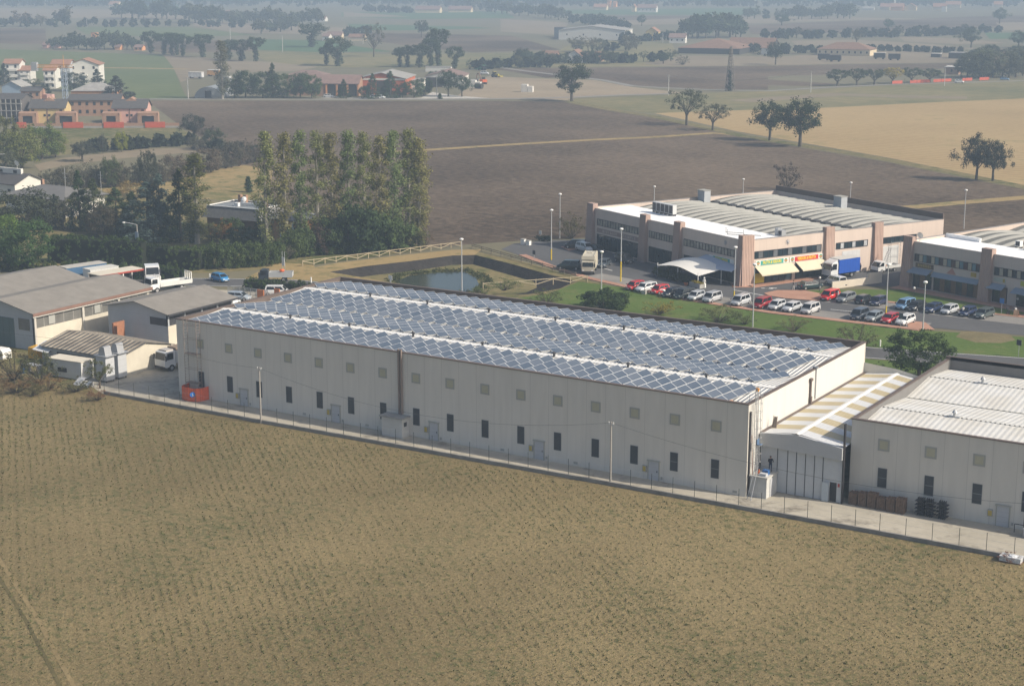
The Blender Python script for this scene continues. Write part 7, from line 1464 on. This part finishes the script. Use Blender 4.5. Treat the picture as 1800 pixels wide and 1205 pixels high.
# --- farms further out
for a in [(982,1095,70,53,'long white farm hall with low roof in the middle distance',M_ww,M_grroof,'y',40,20,3.,(4,1),'hall'),(974,990,66,49,'dark grey silo block beside the long white hall',mat('dark_blue_grey',(.12,.14,.17),.9,.1),M_slate,'flat',14,20,0,(0,0),'building'),
          (1135,1155,72,56,'yellow gabled farmhouse with orange roof in the distance',mat('bright_yellow_render',(.62,.48,.20),.9,.06),M_tile,'y',16,20,3.,(2,2),'house'),(1176,1203,76,66,'low white farmhouse with red roof and three windows',M_ww,M_redroof,'x',12,20,2.6,(3,1),'house'),
          (1192,1292,94,84,'large open barn with wide brown hipped roof',M_dk,M_brown,'hip',40,10,5.5,(0,0),'barn'),(1280,1352,88,79,'long dark barn with brown roof right of the wide barn',M_dk,M_brown,'x',16,10,4.5,(0,0),'barn'),(1338,1356,96,84,'white end house of the long brown roofed barn',M_ww,M_brown,'x',12,10,2.5,(0,0),'house'),
          (996,1021,111,98,'white gabled farmhouse with arched window in the trees',M_ww,M_brown,'y',16,20,3.2,(2,1),'house'),(1018,1056,108,99,'brown roofed farm wing right of the white gabled farmhouse',M_bw2,M_brown,'x',10,20,2.4,(0,0),'house'),(952,978,103,96,'low brick outbuilding left of the white gabled farmhouse',M_bw2,M_brown,'x',8,20,2.,(0,0),'house'),
          (1436,1518,97,86,'long open stable with dark brown roof at the pasture',M_crw,M_brown,'hip',20,8,4.,(9,1),'stable'),(1730,1744,136,112,'narrow cream house with tall red roof in the right grove',M_crw,M_tile,'y',12,8,4.5,(1,2),'house'),(1733,1768,103,96,'villa with wide grey brown roof in the right grove',M_crw,M_brown,'hip',16,8,3.,(0,0),'house'),
          (1660,1681,131,118,'small brick shed with pale flat roof near the netting',M_bw2,M_ww,'flat',10,8,0,(1,1),'shed'),(1636,1650,101,97,'white roofed field shelter at the pasture',M_dk,M_ww,'flat',6,8,0,(0,0),'shelter'),(1667,1692,103,93,'dark timber shelter with pale roof near right grove',M_dk,M_grroof,'flat',10,8,0,(0,0),'shelter'),(1755,1763,134,122,'white house corner showing between right grove trees',M_ww,M_brown,'x',8,8,1.5,(0,0),'house'),
          (567,578,72,64,'white house end of the far farm by the lane',M_ww,M_redroof,'x',10,24,2.,(1,1),'house'),(575,600,70,62,'low grey farm range behind the far round tree',M_crw,M_redroof,'x',8,24,2.5,(3,1),'house'),(613,640,72,65,'pale low farm building beside the white farm lane',M_crw,M_brown,'x',8,24,2.,(0,0),'house'),(553,571,38,33,'tiny white house under the far left woods',M_ww,M_brown,'x',12,24,2.5,(2,1),'house'),
          (161,168,76,58,'narrow orange brick ruin standing in the dark grove',M_ow,M_tile,'flat',6,24,0,(1,2),'ruin'),(75,83,85,79,'small pink hut at the left of the field grove',M_pw,M_redroof,'x',6,24,1.5,(0,0),'hut'),(94,103,85,79,'second small pink hut at the field grove',M_pw,M_redroof,'x',6,24,1.5,(0,0),'hut'),(202,211,88,83,'small orange hut under the grove right side',M_ow,M_redroof,'x',6,24,1.5,(0,0),'hut'),(236,250,89,84,'small orange and white hut beside the ivy trees',M_ow,M_redroof,'x',6,24,1.5,(2,1),'hut'),
          (191,207,13,8,'orange roofed house in the far upper left woods',M_crw,M_tile,'x',16,24,4.,(2,1),'house'),(391,402,33,24,'white pink house in the far woods above the tree row',M_ww,M_redroof,'y',14,24,3.,(1,1),'house'),(730,772,23,17,'long cream farm range at the upper middle horizon',M_crw,M_redroof,'x',16,24,4.,(0,0),'farm'),(788,827,22,17,'second long cream farm range at the upper middle horizon',M_crw,M_redroof,'x',16,24,4.,(0,0),'farm'),(676,682,20,15,'tiny white house left of the cream farm range',M_ww,M_redroof,'x',10,24,3.,(0,0),'house'),
          (1043,1065,18,13,'cream farmhouse left of the orange church tower',M_crw,M_tile,'x',16,20,4.,(0,0),'house'),(1067,1073,13,2,'slim orange church tower on the horizon',M_ow,M_tile,'hip',8,20,4.,(0,0),'tower'),(1078,1083,13,6,'orange house right of the slim church tower',M_ow,M_tile,'x',10,20,3.,(0,0),'house'),(1110,1116,21,12,'cream house end left of the long white house',M_crw,M_tile,'y',14,20,3.,(0,0),'house'),(1120,1152,22,14,'long white house with dark windows on the horizon',M_ww,M_redroof,'x',16,20,4.,(5,1),'house'),
          (1319,1325,6,2,'tiny white house far away at the upper right woods',M_ww,M_tile,'x',14,15,3.,(0,0),'house'),(1547,1562,18,12,'orange roofed house at the left of the far hamlet',M_crw,M_tile,'x',16,15,4.,(0,0),'house'),(1565,1585,19,12,'broad orange roofed house in the middle of far hamlet',M_ow,M_tile,'x',18,15,4.,(0,0),'house'),(1590,1608,19,12,'orange roofed house at the right of the far hamlet',M_crw,M_tile,'y',18,15,4.,(0,0),'house'),(1516,1534,18,15,'white low sheds left of the far hamlet',M_ww,M_grroof,'x',16,15,2.,(0,0),'shed'),
          (1640,1654,19,12,'cream house left of the white far farmhouse',M_crw,M_tile,'x',16,15,4.,(0,0),'house'),(1655,1662,21,11,'white tall far farmhouse below the orange roof',M_ww,M_tile,'x',12,15,3.,(0,0),'house'),(1662,1685,14,8,'long orange roofed far farmhouse at the upper right',M_crw,M_tile,'x',16,15,4.,(0,0),'house'),(1747,1760,14,8,'far cream house behind the right hand round tree',M_crw,M_tile,'x',16,15,4.,(0,0),'house')]:
    xl, xr, b_, t_, lab, wl, rf, kd, dp, az, rs, wn_, ct = a; house(xl, xr, b_, t_, lab, wl, rf, kd, dp, az, rs, wn_, ct, 'far_house' if ct == 'house' else ct)
P = G(1572, 18); t = thing('factory_chimney', 'tall pale chimney rising from the far hamlet', 'chimney', P); MB().cyl((0,0,0),(0,0,hgt(1572,18,0)),1.6,1.,10).build('shaft', M_ww, t); MB().cyl((0,0,hgt(1572,18,0)),(0,0,hgt(1572,18,0)+1),1.2,n=10).build('cap', M_grroof, t)
for k, (x, y) in enumerate(((1448,106),(1468,108.5),(1546,104),(1572,106))):
    t = thing('field_trailer', ('dark field trailer, leftmost on the far pasture','dark field trailer, second from left on the far pasture','dark field trailer with a white load on the far pasture','dark field trailer, rightmost on the far pasture')[k], 'trailer', G(x, y), R(10), 'dark trailers on the far pasture'); MB().box(-3.4,3.4,-1.4,1.4,.8,3.6).build('body', M_dk, t); MB().box(-3.5,3.5,-1.5,1.5,3.6,3.8).build('roof', M_ww if k == 2 else M_slate, t)
    for x_ in (-2.2,2.2): MB().cyl((x_,-1.5,.5),(x_,1.5,.5),.5,n=10).build('wheel', BLACK, t)
t = thing('orange_netting', 'low orange netting fence running behind the small tree row', 'fence', G(1568,148)); v_ = G(1738,141)-G(1568,148)
for a, b_ in ((0,.1),(.18,.38),(.42,.6),(.72,.82),(.9,1)): MB().prism([tuple(v_[:2]*a),tuple(v_[:2]*b_),tuple(v_[:2]*b_+np.array([.1,.3])),tuple(v_[:2]*a+np.array([.1,.3]))], .1, 1.5).build('net_panel', mat('red_orange_net', (.60,.085,.04)), t)
for k in range(9): q_ = v_[:2]*k/8; MB().cyl((q_[0],q_[1],0),(q_[0],q_[1],2.4),.08,n=5).build('post', M_dk, t)
car('sedan', 1766, 141, 10, LBL, 'light blue car parked in the right grove', None); car('suv', 1686, 146, 20, WHT, 'white van beside the orange netting', None)
# scrap yard and poly tunnel by the left farm hedge
t = thing('poly_tunnel', 'grey poly tunnel beside the tall solitary poplar', 'greenhouse', G(342,172), R(26)); mb = MB(); pr = [(6*math.cos(x), 4.6*math.sin(x)) for x in np.linspace(0,math.pi,13)]; mb.extr([(p_[0]+6, p_[1]) for p_ in pr], 0, 18); mb.build('cover', mat('grey_film', (.30,.31,.31), .4, .1), t); MB().box(4.6,7.4,-.1,-.01,0,3).build('door', M_dk, t)
for x, y, lab, c, l in ((345,138,'white covered scrap beside the small orange wagon',(.5,.5,.5),7),(376,134,'orange and white wagon in the scrap yard',(.55,.30,.10),6),(398,146,'white sheeting heap at the tall solitary poplar',(.5,.5,.52),4)):
    o = thing('scrap_wagon', lab, 'wagon', G(x, y), R(20)); MB().box(-l/2,l/2,-1.6,1.6,.6,3.0).build('body', mat('scrap_%d_%d' % (int(c[0]*100), int(c[2]*100)), c, .8, .25, scale=1), o); MB().box(-l/2-.1,l/2+.1,-1.7,1.7,3.0,3.2).build('roof', M_ww, o)
    for s in (-1,1): MB().cyl((s*l/3,-1.7,.5),(s*l/3,1.7,.5),.5,n=10).build('wheel', BLACK, o)
# ================================================================ trees of the plain
# ivy grown pollard rows
for i, (x, b_, t_, w) in enumerate(((265,93,55,28),(289,96,58,28),(302,97,58,24),(311,97,59,24),(322,99,60,26),(356,101,60,34),(403,105,70,30),(424,107,70,32),(450,108,65,28))):
    tree('pollard', x, b_, t_, f'ivy trunked tree, {ordn[i]} from the left in the far row above the village', (.032,.046,.022), w, 'ivy trunked trees of the left row')
for i, (x, b_, t_, w) in enumerate(sorted(((574,114,80,26),(594,116,66,42),(549,83,41,44),(703,118,83,22),(716,118,80,26),(738,119,78,30),(757,118,68,34),(770,116,50,36),(800,121,82,28)))):
    tree('pollard', x, b_, t_, f'ivy trunked tree, {ordn[i]} from the left above the brick farm', (.034,.048,.024), w, 'ivy trunked trees above the farm')
tree('open', 657, 100, 41, 'pale grey half bare tree beside the white farm lane', (.085,.085,.062), 40); tree('oak', 741, 66, 36, 'round dark tree alone in the middle far field', (.034,.048,.026), 24)
tree('poplar', 391, 174, 72, 'tall solitary grey poplar beside the farm hedge', (.10,.10,.062), 24, None, 'poplar_tree')
for i, (kd, x, b_, t_, w, c) in enumerate(sorted((('round',432,172,124,46,DK),('round',412,172,138,34,MD),('fir',480,172,112,30,DK),('round',462,172,126,40,DK),('round',505,172,130,44,MD),('round',528,172,128,36,DK),('round',548,173,132,34,MD),('fir',604,172,140,24,DK),('fir',655,173,130,28,DK),('fir',686,172,126,36,DK),('round',708,172,146,26,DK),('round',728,172,142,34,MD),('round',745,168,138,30,DK),('oak',788,170,124,36,DK),('oak',812,170,132,34,DK),('cypress',773,174,164,8,DK),('round',640,170,152,18,DK),('round',762,140,125,20,DK)), key=lambda q: q[1])):
    tree(kd, x, b_, t_, f'{ordinal(i+1)} dark garden tree from the left along the brick farm front', c, w, 'dark trees along the brick farm')
for i, (x, b_, t_) in enumerate(((1472,151,122),(1506,150,121),(1537,149,121),(1569,147,119),(1602,146,119),(1634,145,121))):
    tree('vase', x, b_, t_, ('round topped small tree at the left end of the row','second round topped small tree of the row','third round topped small tree of the row','yellowing small tree of the row','fifth round topped small tree at the netting','last round topped small tree of the row by the pole')[i], (.19,.155,.035) if i == 3 else (.05,.062,.030), 32, 'row of small round trees')
for a in [('round',12,290,205,44,OL,'broad yellow green tree at the left edge under the new houses'),('round',38,296,226,64,(.10,.11,.035),'yellowing broad tree in front of the garden wall'),('round',74,280,218,62,(.085,.115,.030),'bright green broad tree before the orange netting'),('round',98,277,232,36,(.105,.125,.03),'yellow green tree right of the bright green tree'),('round',5,320,262,50,(.06,.065,.04),'grey green tree at the left edge above the white house'),
          ('oak',145,284,248,38,(.055,.06,.045),'small spreading orchard tree on the dry grass'),('round',181,270,236,14,(.05,.055,.04),'upright dark shrub on the dry grass'),('round',214,267,231,22,(.15,.16,.03),'yellow green shrub on the dry grass'),('round',230,264,247,15,(.045,.055,.03),'dark shrub beside the yellow green shrub'),
          ('oak',342,246,201,42,(.042,.046,.034),'dark tree at the end of the garden wall'),('open',362,248,218,34,(.07,.06,.05),'bare brownish tree right of the dark tree'),('round',376,262,226,36,(.045,.055,.032),'dense bush at the corner of the ploughed field'),('round',262,345,265,32,(.045,.05,.035),'tall dark shrub in the grey hedge line'),('round',195,330,276,32,(.055,.07,.03),'green shrub in the grey hedge line'),
          ('fir',8,150,112,26,(.028,.04,.03),'dark conifer before the white apartments at left'),('fir',172,158,122,30,(.028,.04,.028),'dark conifer right of the gabled apartments'),('fir',205,182,134,54,(.042,.05,.042),'grey green sloping conifer behind the pink house'),('round',130,160,128,44,(.045,.055,.045),'grey green tree before the gabled apartments'),('round',78,174,150,22,(.03,.042,.024),'dark round tree left of the tower crane'),('round',225,182,162,26,(.035,.042,.034),'dark bush behind the pink house roof'),('open',60,158,138,26,(.07,.085,.045),'pale green tree between the white apartments'),
          ('oak',1363,114,74,32,(.028,.042,.026),'dark cone shaped tree beside the long barn'),('oak',1225,68,28,26,DK,'tall dark tree left of the far grove'),('oak',1288,62,26,30,DK,'tall dark tree right of the far grove'),('oak',1374,45,26,24,DK,'round dark tree alone before the purple field'),('oak',1561,54,33,20,DK,'round dark tree alone on the far hedge'),('oak',1757,42,14,28,DK,'round dark tree alone at the upper right'),('oak',1707,84,48,36,(.035,.05,.03),'big dark tree above the right grove'),('oak',1790,84,54,34,DK,'big dark tree at the right edge above the grove'),('oak',1128,46,26,18,DK,'round dark tree alone by the tan strip'),('oak',1166,112,93,24,DK,'dense round bush on the dry pasture'),('open',1505,80,50,22,GY,'thin tree before the long far stable'),('thin',1200,114,97,24,GY,'bare grey bush on the pasture edge')]:
    tree(a[0], a[1], a[2], a[3], a[6], a[5], a[4])
# hedgerows and groves: trees one can tell apart, laid along lines
LINES = []
def line(kind, x0, y0, x1, y1, n, hp, col, label, group, jit=2.5, wf=.95, cv=.2, hv=.3):
    rr = random.Random(int(x0*7+y0*13+n))
    for i in range(n):
        t = (i+.5)/n; x = x0+(x1-x0)*t+rr.uniform(-.4,.4)*(x1-x0)/n; y = y0+(y1-y0)*t+rr.uniform(-jit,jit)*.5; h = hp*rr.uniform(1-hv,1+hv); k = rr.uniform(1-cv,1+cv)
        LINES.append((h, (kind if isinstance(kind, str) else rr.choice(kind), x, max(1.5,y), y-h, label, (col[0]*k*rr.uniform(.9,1.15), col[1]*k, col[2]*k), h*wf*rr.uniform(.8,1.25), group)))
FD_ = (.040,.052,.030); FG = (.055,.062,.036); FB = (.085,.075,.05)
for a in [('far',0,47,430,48,24,14,FG,'hazy tree in the far hedgerow above the village fields','far hedgerow above the village'),('far',30,46,140,46,3,27,FB,'larger brownish tree in the far hedgerow at upper left','larger trees of the far left hedgerow'),('far',0,12,260,11,22,13,FD_,'hazy tree of the upper left woods','upper left woods'),
          ('far',212,33,330,34,9,30,FD_,'tall dark hazy tree of the left grove','dark left grove'),('far',325,40,560,44,22,27,FG,'hazy tree of the wood above the ivy trees','wood above the ivy trees'),('far',90,86,250,88,14,26,FD_,'dark tree in the grove round the orange ruin','grove round the orange ruin'),('far',600,9,900,10,22,13,FD_,'hazy tree of the upper middle woods','upper middle woods'),
          ('far',636,22,730,23,11,12,FD_,'hazy tree left of the long cream farm','trees by the cream farm'),('far',780,12,1000,36,22,20,FG,'hazy tree of the slanting wood in the middle','slanting middle wood'),('far',1000,40,1105,52,16,17,FD_,'dark tree of the wood behind the white hall','wood behind the white hall'),('far',900,11,1330,12,30,12,FD_,'hazy tree of the upper right middle woods','upper right middle woods'),
          ('far',1200,67,1310,66,9,34,FD_,'dark tree of the grove above the wide barn','grove above the wide barn'),('far',1310,34,1500,33,16,22,FG,'hazy tree of the wood before the far hamlet','wood before the far hamlet'),('far',1340,69,1700,62,32,15,(.075,.075,.05),'grey hedgerow tree above the long stable','grey hedgerow above the stable'),('far',1480,12,1810,12,22,11,FD_,'hazy tree of the upper right woods','upper right woods'),
          (['round','oak'],1710,138,1800,134,8,42,(.075,.078,.05),'grove tree round the right hand villa','grove round the right villa'),(['round','oak'],1690,112,1800,106,7,24,FD_,'dark grove tree behind the right hand villa','grove behind the right villa'),(['round','oak'],1680,136,1740,138,4,26,FG,'small tree beside the orange netting','small trees at the netting'),
          (['round','thin'],820,122,965,118,16,17,(.080,.085,.045),'pale green orchard bush above the dirt yard','orchard bushes above the dirt yard'),(['round','oak'],905,112,960,110,6,20,FD_,'dark tree left of the white gabled farmhouse','trees left of the white farmhouse'),(['round','oak'],965,112,1100,110,13,17,FD_,'garden tree round the white gabled farmhouse','garden trees round the white farmhouse'),(['open','round'],1000,92,1130,88,9,22,(.075,.075,.05),'pale tree behind the white gabled farmhouse','pale trees behind the white farmhouse'),(['open','oak'],1060,112,1190,108,8,18,FG,'scattered small tree on the pasture edge','pasture edge trees'),
          ('far',1085,72,1200,72,9,14,FD_,'tree round the yellow farmhouse','trees round the yellow farmhouse'),('far',1210,94,1340,92,8,12,FD_,'bush along the front of wide barn','bushes before the wide barn'),('far',1355,95,1450,94,7,13,FG,'bush between the barn and stable','bushes by the stable'),('far',1520,88,1690,94,16,7,FD_,'low hedge bush behind the far trailers','hedge behind the far trailers'),
          (['thin','round'],70,334,300,322,20,40,(.072,.070,.048),'grey green shrub of the long hedge line on the left','long grey hedge line on the left'),(['thin','round'],300,318,470,282,13,36,(.075,.066,.048),'brown grey shrub where the hedge line meets poplars','hedge line towards the poplars'),(['thin','round'],150,268,340,254,13,13,(.085,.082,.045),'small shrub on the dry grass below the new houses','small shrubs below the houses'),(['thin','round'],330,262,460,276,10,24,(.06,.062,.042),'bush along the ploughed field corner','bushes at the field corner'),
          ('far',455,60,520,52,6,20,FG,'tree at the far end of the young crop field','trees by the young crop'),('far',600,64,650,62,5,14,FD_,'tree beside the far white farm','trees beside the far farm'),('far',1560,66,1760,58,14,12,FG,'hedge tree along the tan strips at right','hedge along the tan strips')]:
    line(*a)
# the largest are trees of their own; the small far rest is one hazy wood
LINES.sort(key=lambda q: -q[0]); budget = 296-sum(1 for o in scene.objects if o.get('category') == 'tree')
for h, a in LINES[:budget]: tree(*a)
# the last woods under the haze: one mass nobody could count
rg = np.random.default_rng(77); cs = []; rs = []
for h, a in LINES[budget:]:
    P = G(a[1], a[2]); hh = max(3., hgt(a[1], a[2], a[3])); w = a[6]/ppm(P)*.5
    for j in range(9): q = rg.normal(size=3); q /= np.linalg.norm(q); cs.append((P[0]+q[0]*w*.7, P[1]+q[1]*w*.7, max(.8, hh*.56+q[2]*hh*.34))); rs.append(w*.42)
for k in range(2600):
    x = rg.uniform(-60,1860); y = rg.choice([rg.uniform(-16,-2), rg.uniform(-3,3.5), rg.uniform(2,12)], p=[.36,.38,.26]); P = G(x, y); s = rg.uniform(.7,1.3)
    for j in range(5): cs.append((P[0]+rg.normal()*2.6*s, P[1]+rg.normal()*2.6*s, rg.uniform(2,10)*s)); rs.append(2.8*s)
o = bpy.data.objects.new('distant_wood', leafmesh('distant_wood', cs, rs, 9, 3.4, rg)); scene.collection.objects.link(o); o['kind'] = 'stuff'; o.color = (.040,.050,.032,1)
# ================================================================ the hazy air over the plain
m = bpy.data.materials.new('haze_air'); m.use_nodes = True; nt = m.node_tree; nt.nodes.remove(nt.nodes['Principled BSDF'])
pv = nt.nodes.new('ShaderNodeVolumePrincipled'); nt.links.new(pv.outputs[0], nt.nodes['Material Output'].inputs['Volume'])
pv.inputs['Density'].default_value = .00044; pv.inputs['Color'].default_value = (.60,.77,.965,1); pv.inputs['Anisotropy'].default_value = 0.
m.cycles.homogeneous_volume = True
hz = MB().box(-7200, 2700, -1100, 7200, -3, 62).build('haze', m); hz['kind'] = 'stuff'
for o in scene.objects:
    if 'kind' not in o and 'category' not in o and o.parent is None and o.type in ('MESH', 'EMPTY'): print('UNTAGGED', o.name)
